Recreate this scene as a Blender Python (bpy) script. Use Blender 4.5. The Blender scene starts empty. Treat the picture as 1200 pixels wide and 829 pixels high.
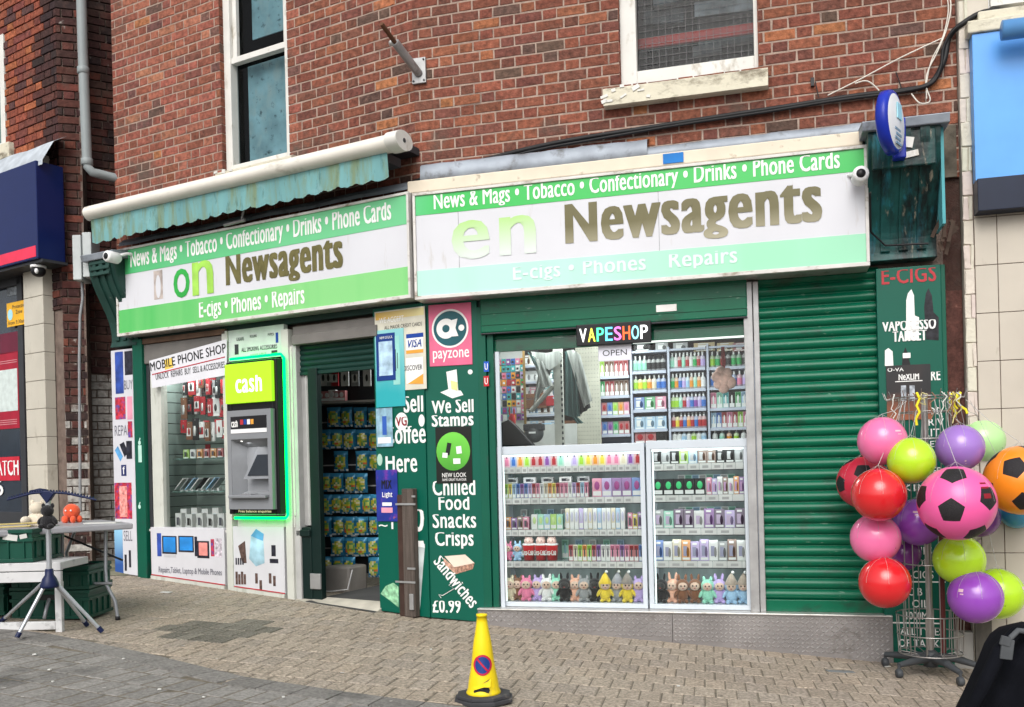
import bpy, bmesh, math, random
from mathutils import Vector, Matrix
random.seed(7)
S = bpy.context.scene; COL = S.collection
# ---------------------------------------------------------------- camera
FP, EYE, RS = 1100.0, 1.29, 0.025            # focal length in photo px, eye height, roll
RC = math.sqrt(1 - RS*RS); B0 = 130.0
cd = bpy.data.cameras.new('camera'); cam = bpy.data.objects.new('camera', cd); COL.objects.link(cam)
cd.sensor_width = 36; cd.lens = 36*FP/1200
cd.shift_x = -3.25/1200; cd.shift_y = 130/1200
cd.clip_start = 0.05; cd.clip_end = 500
cam.matrix_world = Matrix(((RC, RS, 0, 0), (0, 0, -1, 0), (-RS, RC, 0, EYE), (0, 0, 0, 1)))
S.camera = cam
# ---------------------------------------------------------------- sky and sun (overcast)
w = bpy.data.worlds.new('World'); S.world = w; w.use_nodes = True
nt = w.node_tree; nt.nodes.clear()
out = nt.nodes.new('ShaderNodeOutputWorld'); bg = nt.nodes.new('ShaderNodeBackground')
sky = nt.nodes.new('ShaderNodeTexSky'); sky.sky_type = 'NISHITA'; sky.sun_disc = False
SUN_EL, SUN_AZ = math.radians(42), math.radians(195)     # azimuth measured clockwise from +Y
sky.sun_elevation = SUN_EL; sky.sun_rotation = SUN_AZ
sky.air_density = 1.0; sky.dust_density = 4.0; sky.ozone_density = 1.0
hs = nt.nodes.new('ShaderNodeHueSaturation'); hs.inputs['Saturation'].default_value = 0.22
nt.links.new(sky.outputs[0], hs.inputs['Color']); nt.links.new(hs.outputs[0], bg.inputs[0])
nt.links.new(bg.outputs[0], out.inputs[0]); bg.inputs[1].default_value = 0.145
sl = bpy.data.lights.new('sun', 'SUN'); so = bpy.data.objects.new('sun', sl); COL.objects.link(so)
sl.energy = 1.2; sl.angle = math.radians(42); sl.color = (1, .97, .93)
sdir = Vector((math.sin(SUN_AZ)*math.cos(SUN_EL), math.cos(SUN_AZ)*math.cos(SUN_EL), math.sin(SUN_EL)))
so.rotation_euler = sdir.to_track_quat('Z', 'Y').to_euler(); so.location = (0, -6, 12)
S.view_settings.view_transform = 'Standard'; S.view_settings.look = 'None'
S.view_settings.exposure = 0.33; S.view_settings.gamma = 1.0
S.cycles.transparent_max_bounces = 16
# ---------------------------------------------------------------- frames: walls as local axes (x along, y into the wall, z up)
class Frame:
    def __init__(s, ox, oy, deg):
        s.o = Vector((ox, oy, 0)); t = math.radians(deg); s.t = t
        s.d = Vector((math.cos(t), math.sin(t), 0)); s.n = Vector((-math.sin(t), math.cos(t), 0))
        s.m = Matrix.Translation(s.o) @ Matrix.Rotation(t, 4, 'Z')
    def P(s, px, py, y=0.0):                  # point of the photo on the plane y = const of this frame
        u, v = px-600, py-414.5; a = u*RC - v*RS; b = u*RS + v*RC
        k = a/FP; Y = (y + s.o.dot(s.n))/(k*s.n.x + s.n.y)
        p = Vector((k*Y, Y, EYE - Y*(b-B0)/FP)); q = p - s.o
        return (q.dot(s.d), y, p.z)
    def x(s, px, py, y=0.0): return s.P(px, py, y)[0]
    def z(s, px, py, y=0.0): return s.P(px, py, y)[2]
    def rc(s, xl, yt, yb, xr, y=0.0):         # rectangle whose left edge spans yt..yb at xl, right edge at xr
        ym = (yt+yb)/2
        k = s.x(xl, ym, y)
        sl_ = 0.0
        return (k, s.x(xr, ym, y), s.z(xl, yb, y), s.z(xl, yt, y))
W = Frame(0, 0, 0); R = Frame(-.77, 7.7, -15.4); L = Frame(-.77, 7.7, -29.2)
def GZ(X, Y=0): return -.0715*X                # street falls to the right
def wpt(px, py, Y): return W.P(px, py, Y)
# ---------------------------------------------------------------- materials
MC = {}
def M(name, col, rough=.6, metal=0.0, var=.12, scale=6.0, stretch=(1, 1, 1), bump=0.0, bscale=60.0,
      dirt=None, vcol=False, emit=None, estr=1.0, alpha=None, coat=0.0, sheen=0.0, spec=None):
    if name in MC: return MC[name]
    m = bpy.data.materials.new(name); m.use_nodes = True; MC[name] = m
    N = m.node_tree.nodes; K = m.node_tree.links; p = N['Principled BSDF']
    tc = N.new('ShaderNodeTexCoord'); mp = N.new('ShaderNodeMapping'); K.new(tc.outputs['Object'], mp.inputs[0])
    mp.inputs['Scale'].default_value = stretch
    no = N.new('ShaderNodeTexNoise'); no.inputs['Scale'].default_value = scale; no.inputs['Detail'].default_value = 5
    K.new(mp.outputs[0], no.inputs[0])
    mr = N.new('ShaderNodeMapRange'); mr.inputs[1].default_value = .3; mr.inputs[2].default_value = .7
    mr.inputs[3].default_value = 1-var; mr.inputs[4].default_value = 1+var; K.new(no.outputs[0], mr.inputs[0])
    vm = N.new('ShaderNodeVectorMath'); vm.operation = 'SCALE'
    if vcol:
        at = N.new('ShaderNodeAttribute'); at.attribute_name = 'Col'; K.new(at.outputs[0], vm.inputs[0])
    else: vm.inputs[0].default_value = col
    K.new(mr.outputs[0], vm.inputs['Scale']); last = vm.outputs[0]
    if dirt:
        for (dc, amt, dsc, dst) in (dirt if isinstance(dirt, list) else [dirt]):
            m2 = N.new('ShaderNodeMapping'); K.new(tc.outputs['Object'], m2.inputs[0]); m2.inputs['Scale'].default_value = dst
            n2 = N.new('ShaderNodeTexNoise'); n2.inputs['Scale'].default_value = dsc; n2.inputs['Detail'].default_value = 8
            n2.inputs['Roughness'].default_value = .65
            K.new(m2.outputs[0], n2.inputs[0]); r2 = N.new('ShaderNodeMapRange')
            r2.inputs[1].default_value = 1-amt-.06; r2.inputs[2].default_value = 1-amt+.1; K.new(n2.outputs[0], r2.inputs[0])
            mx = N.new('ShaderNodeMix'); mx.data_type = 'RGBA'; K.new(r2.outputs[0], mx.inputs[0])
            K.new(last, mx.inputs[6]); mx.inputs[7].default_value = (*dc, 1); last = mx.outputs[2]
    K.new(last, p.inputs['Base Color'])
    p.inputs['Roughness'].default_value = rough; p.inputs['Metallic'].default_value = metal
    p.inputs['Specular IOR Level'].default_value = spec if spec is not None else (.28 if not coat else .5)
    if coat: p.inputs['Coat Weight'].default_value = coat; p.inputs['Coat Roughness'].default_value = .08
    if sheen: p.inputs['Sheen Weight'].default_value = sheen
    if emit: p.inputs['Emission Color'].default_value = (*emit, 1); p.inputs['Emission Strength'].default_value = estr
    if alpha is not None: p.inputs['Alpha'].default_value = alpha
    if bump:
        n3 = N.new('ShaderNodeTexNoise'); n3.inputs['Scale'].default_value = bscale; n3.inputs['Detail'].default_value = 6
        K.new(tc.outputs['Object'], n3.inputs[0]); b = N.new('ShaderNodeBump'); b.inputs['Strength'].default_value = bump
        b.inputs['Distance'].default_value = .01; K.new(n3.outputs[0], b.inputs['Height']); K.new(b.outputs[0], p.inputs['Normal'])
    return m
def glass(name, tint=(.93, .97, .96), refl=1.0):
    if name in MC: return MC[name]
    m = bpy.data.materials.new(name); m.use_nodes = True; MC[name] = m
    N = m.node_tree.nodes; K = m.node_tree.links; N.clear()
    o = N.new('ShaderNodeOutputMaterial'); t = N.new('ShaderNodeBsdfTransparent'); g = N.new('ShaderNodeBsdfGlossy')
    t.inputs[0].default_value = (*tint, 1); g.inputs['Roughness'].default_value = .015
    f = N.new('ShaderNodeFresnel'); f.inputs[0].default_value = 1.45
    mm = N.new('ShaderNodeMath'); mm.operation = 'MULTIPLY'; mm.inputs[1].default_value = refl; K.new(f.outputs[0], mm.inputs[0])
    x = N.new('ShaderNodeMixShader'); K.new(mm.outputs[0], x.inputs[0]); K.new(t.outputs[0], x.inputs[1]); K.new(g.outputs[0], x.inputs[2])
    K.new(x.outputs[0], o.inputs[0]); return m
def gradmat(name, c0, c1, z0, z1, rough=.3, axis=2, nz=.25, nscale=3.0, stretch=(1, 1, .3), p0=None):
    """printed colour running from c0 at z0 to c1 at z1 (object coordinates), blotched by sun fading"""
    if name in MC: return MC[name]
    m = bpy.data.materials.new(name); m.use_nodes = True; MC[name] = m
    N = m.node_tree.nodes; K = m.node_tree.links; p = N['Principled BSDF']
    tc = N.new('ShaderNodeTexCoord'); sp = N.new('ShaderNodeSeparateXYZ'); K.new(tc.outputs['Object'], sp.inputs[0])
    mp = N.new('ShaderNodeMapping'); mp.inputs['Scale'].default_value = stretch; K.new(tc.outputs['Object'], mp.inputs[0])
    n = N.new('ShaderNodeTexNoise'); n.inputs['Scale'].default_value = nscale; n.inputs['Detail'].default_value = 5; K.new(mp.outputs[0], n.inputs[0])
    mr = N.new('ShaderNodeMapRange'); mr.inputs[1].default_value = z0; mr.inputs[2].default_value = z1; K.new(sp.outputs[axis], mr.inputs[0])
    a = N.new('ShaderNodeMath'); a.operation = 'MULTIPLY_ADD'; a.inputs[1].default_value = nz*2; K.new(n.outputs[0], a.inputs[0])
    s2 = N.new('ShaderNodeMath'); s2.operation = 'SUBTRACT'; s2.inputs[1].default_value = nz; K.new(mr.outputs[0], s2.inputs[0]); K.new(s2.outputs[0], a.inputs[2])
    a.use_clamp = True
    mx = N.new('ShaderNodeMix'); mx.data_type = 'RGBA'; K.new(a.outputs[0], mx.inputs[0])
    mx.inputs[6].default_value = (*c0, 1); mx.inputs[7].default_value = (*c1, 1)
    K.new(mx.outputs[2], p.inputs['Base Color']); p.inputs['Roughness'].default_value = rough
    return m
def emis(name, col, st):
    if name in MC: return MC[name]
    m = bpy.data.materials.new(name); m.use_nodes = True; MC[name] = m
    N = m.node_tree.nodes; K = m.node_tree.links; N.clear()
    o = N.new('ShaderNodeOutputMaterial'); e = N.new('ShaderNodeEmission'); e.inputs[0].default_value = (*col, 1); e.inputs[1].default_value = st
    K.new(e.outputs[0], o.inputs[0]); return m
# ---------------------------------------------------------------- mesh collector
class MB:
    def __init__(s): s.v = []; s.f = []; s.c = []; s.mi = []; s.sm = []; s.col = (1, 1, 1); s.m = 0
    def add(s, vs, fs, smooth=False):
        o = len(s.v); s.v += [tuple(v) for v in vs]
        for f in fs: s.f.append([i+o for i in f]); s.c.append(s.col); s.mi.append(s.m); s.sm.append(smooth)
        return s
    def box(s, x0, x1, y0, y1, z0, z1):
        if x0 > x1: x0, x1 = x1, x0
        if y0 > y1: y0, y1 = y1, y0
        if z0 > z1: z0, z1 = z1, z0
        v = [(x0, y0, z0), (x1, y0, z0), (x1, y1, z0), (x0, y1, z0), (x0, y0, z1), (x1, y0, z1), (x1, y1, z1), (x0, y1, z1)]
        return s.add(v, [(0, 3, 2, 1), (4, 5, 6, 7), (0, 1, 5, 4), (1, 2, 6, 5), (2, 3, 7, 6), (3, 0, 4, 7)])
    def obox(s, c, hx, hy, hz, mat):          # oriented box: centre, half sizes, 3x3
        c = Vector(c); v = []
        for z in (-hz, hz):
            for (x, y) in ((-hx, -hy), (hx, -hy), (hx, hy), (-hx, hy)): v.append(c + mat @ Vector((x, y, z)))
        return s.add(v, [(0, 3, 2, 1), (4, 5, 6, 7), (0, 1, 5, 4), (1, 2, 6, 5), (2, 3, 7, 6), (3, 0, 4, 7)])
    def prism(s, poly, y0, y1):               # poly in xz, counter-clockwise seen from -y
        n = len(poly); a = sum(poly[i][0]*poly[(i+1) % n][1]-poly[(i+1) % n][0]*poly[i][1] for i in range(n))
        if a < 0: poly = poly[::-1]
        v = [(p[0], y0, p[1]) for p in poly] + [(p[0], y1, p[1]) for p in poly]
        f = [tuple(range(n)), tuple(range(2*n-1, n-1, -1))] + [(i, i+n, (i+1) % n+n, (i+1) % n) for i in range(n)]
        return s.add(v, f)
    def extr(s, prof, x0, x1, closed=True, smooth=False):   # profile (y,z) swept along x
        n = len(prof); v = [(x0, p[0], p[1]) for p in prof] + [(x1, p[0], p[1]) for p in prof]
        f = [(i, (i+1) % n, (i+1) % n+n, i+n) for i in range(n if closed else n-1)]
        s.add(v, f, smooth)
        if closed: s.add(v[:n], [tuple(range(n-1, -1, -1))]); s.add(v[n:], [tuple(range(n))])
        return s
    def extz(s, prof, z0, z1):                # profile (x,y) swept along z
        n = len(prof); v = [(p[0], p[1], z0) for p in prof] + [(p[0], p[1], z1) for p in prof]
        return s.add(v, [tuple(range(n-1, -1, -1)), tuple(range(n, 2*n))] + [(i, (i+1) % n, (i+1) % n+n, i+n) for i in range(n)])
    def tube(s, pts, r, n=8, cap=True):
        pts = [Vector(p) for p in pts]; k = len(pts); rr = r if isinstance(r, (list, tuple)) else [r]*k
        v = []; up = None
        for i, p in enumerate(pts):
            t = (pts[min(i+1, k-1)] - pts[max(i-1, 0)]).normalized()
            if up is None: up = Vector((0, 0, 1)) if abs(t.z) < .9 else Vector((1, 0, 0))
            a = t.cross(up).normalized(); b = a.cross(t).normalized(); up = b
            for j in range(n):
                an = 2*math.pi*j/n; v.append(p + rr[i]*(math.cos(an)*a + math.sin(an)*b))
        f = [(i*n+j, i*n+(j+1) % n, (i+1)*n+(j+1) % n, (i+1)*n+j) for i in range(k-1) for j in range(n)]
        s.add(v, f, True)
        if cap: s.add(v[:n], [tuple(range(n-1, -1, -1))]); s.add(v[-n:], [tuple(range(n))])
        return s
    def ell(s, c, r, n=16, m=10, rot=None):
        if not isinstance(r, (list, tuple)): r = (r, r, r)
        c = Vector(c); v = []
        for i in range(m+1):
            th = math.pi*i/m
            for j in range(n):
                a = 2*math.pi*j/n; q = Vector((r[0]*math.sin(th)*math.cos(a), r[1]*math.sin(th)*math.sin(a), r[2]*math.cos(th)))
                if rot: q = rot @ q
                v.append(c+q)
        f = [(i*n+j, (i+1)*n+j, (i+1)*n+(j+1) % n, i*n+(j+1) % n) for i in range(m) for j in range(n)]
        return s.add(v, f, True)
    def lathe(s, prof, c=(0, 0, 0), n=24, axis='z'):   # prof (r, h)
        v = []; c = Vector(c)
        for (r, h) in prof:
            for j in range(n):
                a = 2*math.pi*j/n
                q = (r*math.cos(a), r*math.sin(a), h)
                if axis == 'y': q = (r*math.cos(a), h, r*math.sin(a))
                if axis == 'x': q = (h, r*math.cos(a), r*math.sin(a))
                v.append(c+Vector(q))
        k = len(prof); f = [(i*n+j, i*n+(j+1) % n, (i+1)*n+(j+1) % n, (i+1)*n+j) for i in range(k-1) for j in range(n)]
        return s.add(v, f, True)
    def disc(s, c, r, n=24, rz=None):         # facing -y
        rz = rz or r
        v = [(c[0]+r*math.cos(2*math.pi*j/n), c[1], c[2]+rz*math.sin(2*math.pi*j/n)) for j in range(n)]
        return s.add(v, [tuple(range(n))])
    def mesh(s, name, org):
        me = bpy.data.meshes.new(name); o = Vector(org)
        me.from_pydata([tuple(Vector(v)-o) for v in s.v], [], s.f)
        at = me.color_attributes.new('Col', 'FLOAT_COLOR', 'CORNER')
        buf = []
        for p, c in zip(me.polygons, s.c): buf += [c[0], c[1], c[2], 1.0]*p.loop_total
        at.data.foreach_set('color', buf)
        me.polygons.foreach_set('material_index', s.mi); me.polygons.foreach_set('use_smooth', s.sm)
        me.update(); return me
ORG = {}
def _props(o, label, cat, group, kind):
    if label: o['label'] = label
    if cat: o['category'] = cat
    if group: o['group'] = group
    if kind: o['kind'] = kind
def bev(o, width, seg=2):
    if width:
        b = o.modifiers.new('bevel', 'BEVEL'); b.width = width; b.segments = seg; b.limit_method = 'ANGLE'; b.angle_limit = .6
def mats(me, mat):
    for m in (mat if isinstance(mat, (list, tuple)) else [mat]): me.materials.append(m)
def thing(name, label, cat, fr, org, group=None, kind=None):
    o = bpy.data.objects.new(name, None); o.empty_display_size = .1; COL.objects.link(o)
    o.matrix_world = fr.m @ Matrix.Translation(Vector(org)); ORG[o] = (fr, Vector(org)); _props(o, label, cat, group, kind); return o
def solo(name, mb, mat, label, cat, fr, org, group=None, kind=None, bevel=0):
    me = mb.mesh(name, org); mats(me, mat); o = bpy.data.objects.new(name, me); COL.objects.link(o)
    o.matrix_world = fr.m @ Matrix.Translation(Vector(org)); ORG[o] = (fr, Vector(org)); _props(o, label, cat, group, kind); bev(o, bevel); return o
def part(name, mb, mat, parent, label=None, bevel=0, kind=None):
    fr, org = ORG[parent]; me = mb.mesh(name, org); mats(me, mat); o = bpy.data.objects.new(name, me); COL.objects.link(o)
    o.parent = parent; ORG[o] = (fr, org); _props(o, label, None, None, kind); bev(o, bevel); return o
def dup(root, fr, org, label=None, group=None, rotz=0.0, scale=None):
    r = root.copy(); COL.objects.link(r); r.matrix_world = fr.m @ Matrix.Translation(Vector(org)) @ Matrix.Rotation(rotz, 4, 'Z')
    if scale: r.scale = (scale, scale, scale) if not isinstance(scale, tuple) else scale
    if label: r['label'] = label
    if group: r['group'] = group
    for ch in root.children:
        c = ch.copy(); COL.objects.link(c); c.parent = r
        for g in ch.children:
            d = g.copy(); COL.objects.link(d); d.parent = c
    ORG[r] = (fr, Vector(org)); return r
def text(parent, s, rect, y, mat, name='lettering', bold=0.0, rot=0.0, ext=.0008, shear=0.0, space=None, label=None):
    """one word or line fitted to a rectangle; bold thickens strokes by overlaying shifted copies 0.25 mm apart in depth"""
    cu = bpy.data.curves.new('t', 'FONT'); cu.body = s; cu.resolution_u = 3; cu.shear = shear; cu.offset = 0
    cu.align_x = 'CENTER'; cu.space_character = space if space else 1+bold*2.2
    ob = bpy.data.objects.new('t', cu); COL.objects.link(ob); bpy.context.view_layer.update()
    dg = bpy.context.evaluated_depsgraph_get(); me = bpy.data.meshes.new_from_object(ob.evaluated_get(dg))
    bpy.data.objects.remove(ob); bpy.data.curves.remove(cu)
    co = [v.co.copy() for v in me.vertices]; fs = [tuple(p.vertices) for p in me.polygons]; bpy.data.meshes.remove(me)
    x0, x1, z0, z1 = rect; xs = [v.x for v in co]; ys = [v.y for v in co]
    ax, bx, ay, by = min(xs), max(xs), min(ys), max(ys); fr, org = ORG[parent]
    cx, cz = (x0+x1)/2, (z0+z1)/2; cr, sr = math.cos(rot), math.sin(rot)
    if bold >= .025:                          # heavy poster face: tall lower case, short descenders
        XH = .50; TOP = max(by, .001)
        if TOP > .6:
            for v in co:
                v.y = v.y*.62 if v.y < 0 else v.y*1.25 if v.y < XH else XH*1.25+(v.y-XH)*(TOP-XH*1.25)/(TOP-XH)
        ys = [v.y for v in co]; ay, by = min(ys), max(ys)
    h = z1-z0; k = bold*h*.85; kz = k*.25
    nx = 5 if bold > .045 else 3 if bold > .02 else 2 if bold > .008 else 1
    sh = [(0, 0)] if bold <= .008 else [(dx, dz) for dx in [k*(2*i/(nx-1)-1) for i in range(nx)] for dz in (-kz, kz)]
    w_ = x1-x0-2*(k if len(sh) > 1 else 0); h_ = h-2*(kz if len(sh) > 1 else 0)
    mb = MB()
    for i, (dx, dz) in enumerate(sh):
        V = []
        for v in co:
            px = ((v.x-ax)/(bx-ax)-.5)*w_+dx; pz = ((v.y-ay)/(by-ay)-.5)*h_+dz
            V.append((cx+px*cr-pz*sr, y-ext-.00025*i, cz+px*sr+pz*cr))
        mb.add(V, fs)
    o = part(name, mb, mat, parent, label=label)
    return o
def sheetholes(mb, x0, x1, z0, z1, y, holes, depth=.12):
    xs = sorted({x0, x1, *[min(max(h[i], x0), x1) for h in holes for i in (0, 1)]}); zs = sorted({z0, z1, *[min(max(h[i], z0), z1) for h in holes for i in (2, 3)]})
    for i in range(len(xs)-1):
        for j in range(len(zs)-1):
            cx, cz = (xs[i]+xs[i+1])/2, (zs[j]+zs[j+1])/2
            if any(h[0] < cx < h[1] and h[2] < cz < h[3] for h in holes): continue
            mb.add([(xs[i], y, zs[j]), (xs[i+1], y, zs[j]), (xs[i+1], y, zs[j+1]), (xs[i], y, zs[j+1])], [(0, 1, 2, 3)])
    for (a, b, c, d) in holes:
        mb.add([(a, y, c), (a, y+depth, c), (a, y+depth, d), (a, y, d)], [(0, 1, 2, 3)])
        mb.add([(b, y, c), (b, y+depth, c), (b, y+depth, d), (b, y, d)], [(3, 2, 1, 0)])
        mb.add([(a, y, c), (b, y, c), (b, y+depth, c), (a, y+depth, c)], [(0, 1, 2, 3)])
        mb.add([(a, y, d), (b, y, d), (b, y+depth, d), (a, y+depth, d)], [(3, 2, 1, 0)])
def brickcol(kind):
    r = random.random(); j = random.uniform(.84, 1.16)
    if kind == 'red':
        c = (.188, .064, .041) if r < .5 else (.150, .057, .041) if r < .78 else (.225, .078, .045) if r < .93 else (.32, .12, .055) if r < .955 else (.10, .058, .045)
    elif kind == 'pink':
        c = (.255, .085, .057) if r < .6 else (.215, .075, .053) if r < .85 else (.31, .12, .075) if r < .93 else (.14, .065, .055)
    elif kind == 'orange':
        c = (.22, .062, .035) if r < .5 else (.29, .09, .04) if r < .7 else (.15, .045, .035) if r < .9 else (.08, .035, .035)
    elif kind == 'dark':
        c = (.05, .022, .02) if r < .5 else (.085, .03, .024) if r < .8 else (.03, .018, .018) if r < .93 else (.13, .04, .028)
    else: c = (.60, .55, .47); j = random.uniform(.97, 1.03)
    return (c[0]*j, c[1]*j*random.uniform(.93, 1.08), c[2]*j)
def bricks(mb, x0, x1, z0, z1, holes, kind='red', y=0.0, course=.0845, wl=.232, wh=.118, mor=.011, jit=.0028):
    """Flemish bond laid brick by brick, faces proud of the mortar"""
    k0 = int(math.floor(z0/course)); k1 = int(math.ceil(z1/course))
    for k in range(k0, k1):
        a, b = max(k*course, z0), min((k+1)*course-mor, z1)
        if b-a < .01: continue
        per = wl+wh; x = x0 - (per*.5+wh*.5*0 if k % 2 else 0) - per; hd = False
        while x < x1:
            l = wh if hd else wl; hd = not hd
            p, q = max(x, x0), min(x+l-mor, x1); x += l
            segs = [(p, q)]
            for h in holes:
                if h[2] < (a+b)/2 < h[3]:
                    ns = []
                    for (p, q) in segs:
                        if q <= h[0] or p >= h[1]: ns.append((p, q)); continue
                        if p < h[0]: ns.append((p, h[0]))
                        if q > h[1]: ns.append((h[1], q))
                    segs = ns
            kk = kind(x, (a+b)/2) if callable(kind) else kind
            for (p, q) in segs:
                if q-p < .02: continue
                if kk is None: continue
                mb.col = brickcol(kk); J = lambda: random.uniform(-jit, jit)
                f = y + random.uniform(-.001, .001); ch = .003
                v = [(p+J(), y+.02, a+J()), (q+J(), y+.02, a+J()), (q+J(), y+.02, b+J()), (p+J(), y+.02, b+J())]
                g = [(v[0][0]+ch*.3, f+ch, v[0][2]+ch*.3), (v[1][0]-ch*.3, f+ch, v[1][2]+ch*.3), (v[2][0]-ch*.3, f+ch, v[2][2]-ch*.3), (v[3][0]+ch*.3, f+ch, v[3][2]-ch*.3)]
                e = [(g[0][0]+ch, f, g[0][2]+ch), (g[1][0]-ch, f, g[1][2]+ch), (g[2][0]-ch, f, g[2][2]-ch), (g[3][0]+ch, f, g[3][2]-ch)]
                mb.add(v+g+e, [(i, (i+1) % 4, (i+1) % 4+4, i+4) for i in range(4)] + [(i+4, (i+1) % 4+4, (i+1) % 4+8, i+8) for i in range(4)] + [(8, 9, 10, 11)])
m_brick = M('brick', (1, 1, 1), .9, vcol=True, var=.42, scale=26, bump=.8, bscale=60, dirt=[((.10, .07, .055), .37, 2.2, (1, 1, 1)), ((.30, .18, .13), .30, 13, (1, 1, 1))])
m_mortar = M('mortar', (.36, .27, .22), .95, var=.2, scale=15, bump=.6, bscale=90, dirt=((.16, .12, .1), .4, 3.0, (1, 1, 1)))
m_mortd = M('dark mortar', (.16, .12, .10), .95, var=.3, scale=12, bump=.6, bscale=90)
m_white = M('white painted timber', (.66, .65, .61), .45, var=.06, dirt=((.38, .34, .27), .36, 9, (1, 1, .5)))
m_creamsill = M('peeling cream sill paint', (.62, .58, .46), .7, var=.08, bump=.4, bscale=40, dirt=((.2, .17, .12), .42, 5, (1, 1, 2)))
m_green = M('green shopfront paint', (.0, .085, .05), .45, var=.1, scale=3, dirt=((.02, .06, .045), .36, 12, (1, 1, .4)))
m_dgreen = M('dark green paint', (.005, .030, .023), .4, var=.15, scale=4, dirt=((.12, .16, .14), .27, 25, (1, 1, .6)))
m_panel = M('green vinyl panel', (.0, .09, .058), .4, var=.06, scale=2)
m_alu = M('aluminium', (.55, .54, .52), .35, metal=.6, var=.1, dirt=((.22, .19, .15), .38, 7, (1, 1, .3)))
m_galv = M('galvanised steel', (.36, .36, .36), .45, metal=.5, var=.15, scale=10, dirt=((.1, .075, .055), .36, 6, (1, 1, .3)))
m_lead = M('lead flashing', (.27, .30, .34), .5, metal=.2, var=.2, scale=5, bump=.3, bscale=18, dirt=((.12, .12, .12), .4, 6, (1, 1, 1)))
m_wt = M('plain white', (.78, .78, .78), .5, var=.03)
m_wlet = M('white vinyl letters', (.80, .80, .78), .4, var=.03)
m_blk = M('black', (.012, .012, .014), .4, var=.1)
m_dark = M('dark grey plastic', (.035, .037, .042), .5, var=.1)
m_grey = M('grey', (.25, .26, .27), .5, var=.08)
m_glass = glass('window glass')
# ================================================================ GROUND
def gp(px, py, dz=0.0):                       # photo point on the sloping street
    u, v = px-600, py-414.5; a = (u*RC - v*RS)/FP; b = (u*RS + v*RC-B0)/FP
    Y = (EYE-dz)/(b - .0715*a); return Vector((a*Y, Y, EYE-b*Y))
def sheet(name, pts, mat, dz, kind='structure'):
    mb = MB(); mb.add([(p[0], p[1], GZ(p[0])+dz) for p in pts], [tuple(range(len(pts)))])
    return solo(name, mb, mat, None, None, W, (0, 0, 0), kind=kind)
m_ground = M('ground', (.16, .15, .14), .95, var=.2, scale=1.5)
big = MB(); 
big.add([(-90, -60, 1.0), (12, -60, -.9), (12, 90, -.9), (-90, 90, 1.0)], [(0, 1, 2, 3)])
gb = MB(); gx = [-60, -16, 9, 60]
gzs = [GZ(-16)-.03, GZ(-16)-.03, GZ(9)-.03, GZ(9)-.03]
for i in range(3): gb.add([(gx[i], -50, gzs[i]), (gx[i+1], -50, gzs[i+1]), (gx[i+1], 110, gzs[i+1]), (gx[i], 110, gzs[i])], [(0, 1, 2, 3)])
solo('ground', gb, m_ground, None, None, W, (0, 0, 0), kind='structure')
# edge between tan paving and the grey road blocks
ed = [gp(x, y) for x, y in ((-140, 722), (50, 744), (165, 767), (280, 795), (400, 813), (545, 832), (700, 852))]
ed = [Vector((-7.5, ed[0].y+.35, 0))] + ed + [Vector((3.2, ed[-1].y-.35, 0)), Vector((6, ed[-1].y-.6, 0))]
def edgeY(X):
    for a, b in zip(ed, ed[1:]):
        if a.x <= X <= b.x: return a.y + (b.y-a.y)*(X-a.x)/(b.x-a.x)
    return ed[0].y if X < ed[0].x else ed[-1].y
def inpoly(x, y, P):
    c = False; n = len(P)
    for i in range(n):
        a, b = P[i], P[(i+1) % n]
        if (a[1] > y) != (b[1] > y) and x < (b[0]-a[0])*(y-a[1])/(b[1]-a[1])+a[0]: c = not c
    return c
PATCH = [gp(x, y) for x, y in ((190, 733), (232, 728), (300, 727), (336, 738), (300, 747), (225, 753), (196, 745))]
PATCH = [(p.x, p.y) for p in PATCH]
def pave(name, inside, colf, mat, ang, bw, bl, dz, xr, yr, gap=.008, stagger=.5, solid=False):
    mb = MB(); ca, sa = math.cos(ang), math.sin(ang)
    nu = int((xr[1]-xr[0]+6)/bw); nv = int((yr[1]-yr[0]+8)/bl)
    for i in range(-nu//2, nu//2+1):
        for j in range(-nv//2, nv//2+1):
            row = j; u = (i+(stagger if j % 2 else 0))*bw; v = j*bl
            cx = 0 + u*ca - v*sa; cy = 6 + u*sa + v*ca
            if not (xr[0] < cx < xr[1] and yr[0] < cy < yr[1]) or not inside(cx, cy): continue
            mb.col = colf(cx, cy); h = random.uniform(-.0015, .0015); tx = random.uniform(-.008, .008); ty = random.uniform(-.006, .006)
            hu, hv = bw/2-gap/2, bl/2-gap/2; c = .006; jr = random.uniform(-.002, .002)
            vs = []
            for (k, zz) in ((0, -.03), (0, -.004), (c, 0)):
                for (a, b) in ((-hu+k, -hv+k), (hu-k, -hv+k), (hu-k, hv-k), (-hu+k, hv-k)):
                    a += jr; x = cx + a*ca - b*sa; y = cy + a*sa + b*ca
                    vs.append((x, y, GZ(x)+dz+zz+h+tx*a+ty*b))
            mb.add(vs, [(8, 9, 10, 11)] + [(q+i0, (q+1) % 4+i0, (q+1) % 4+4+i0, q+4+i0) for q in range(4) for i0 in (0, 4)])
    return solo(name, mb, mat, None, None, W, (0, 0, 0), kind='structure')
def tan(x, y):
    if inpoly(x, y, PATCH): j = random.uniform(.8, 1.15); return (.155*j, .145*j, .12*j)
    j = random.uniform(.86, 1.14); r = random.random()
    b = (.318, .27, .215) if r < .6 else (.305, .262, .215) if r < .85 else (.33, .275, .215)
    j = .6*j+.4
    return (b[0]*j, b[1]*j, b[2]*j)
def gry(x, y):
    j = random.uniform(.85, 1.15); return (.225*j, .215*j, .20*j)
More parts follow.
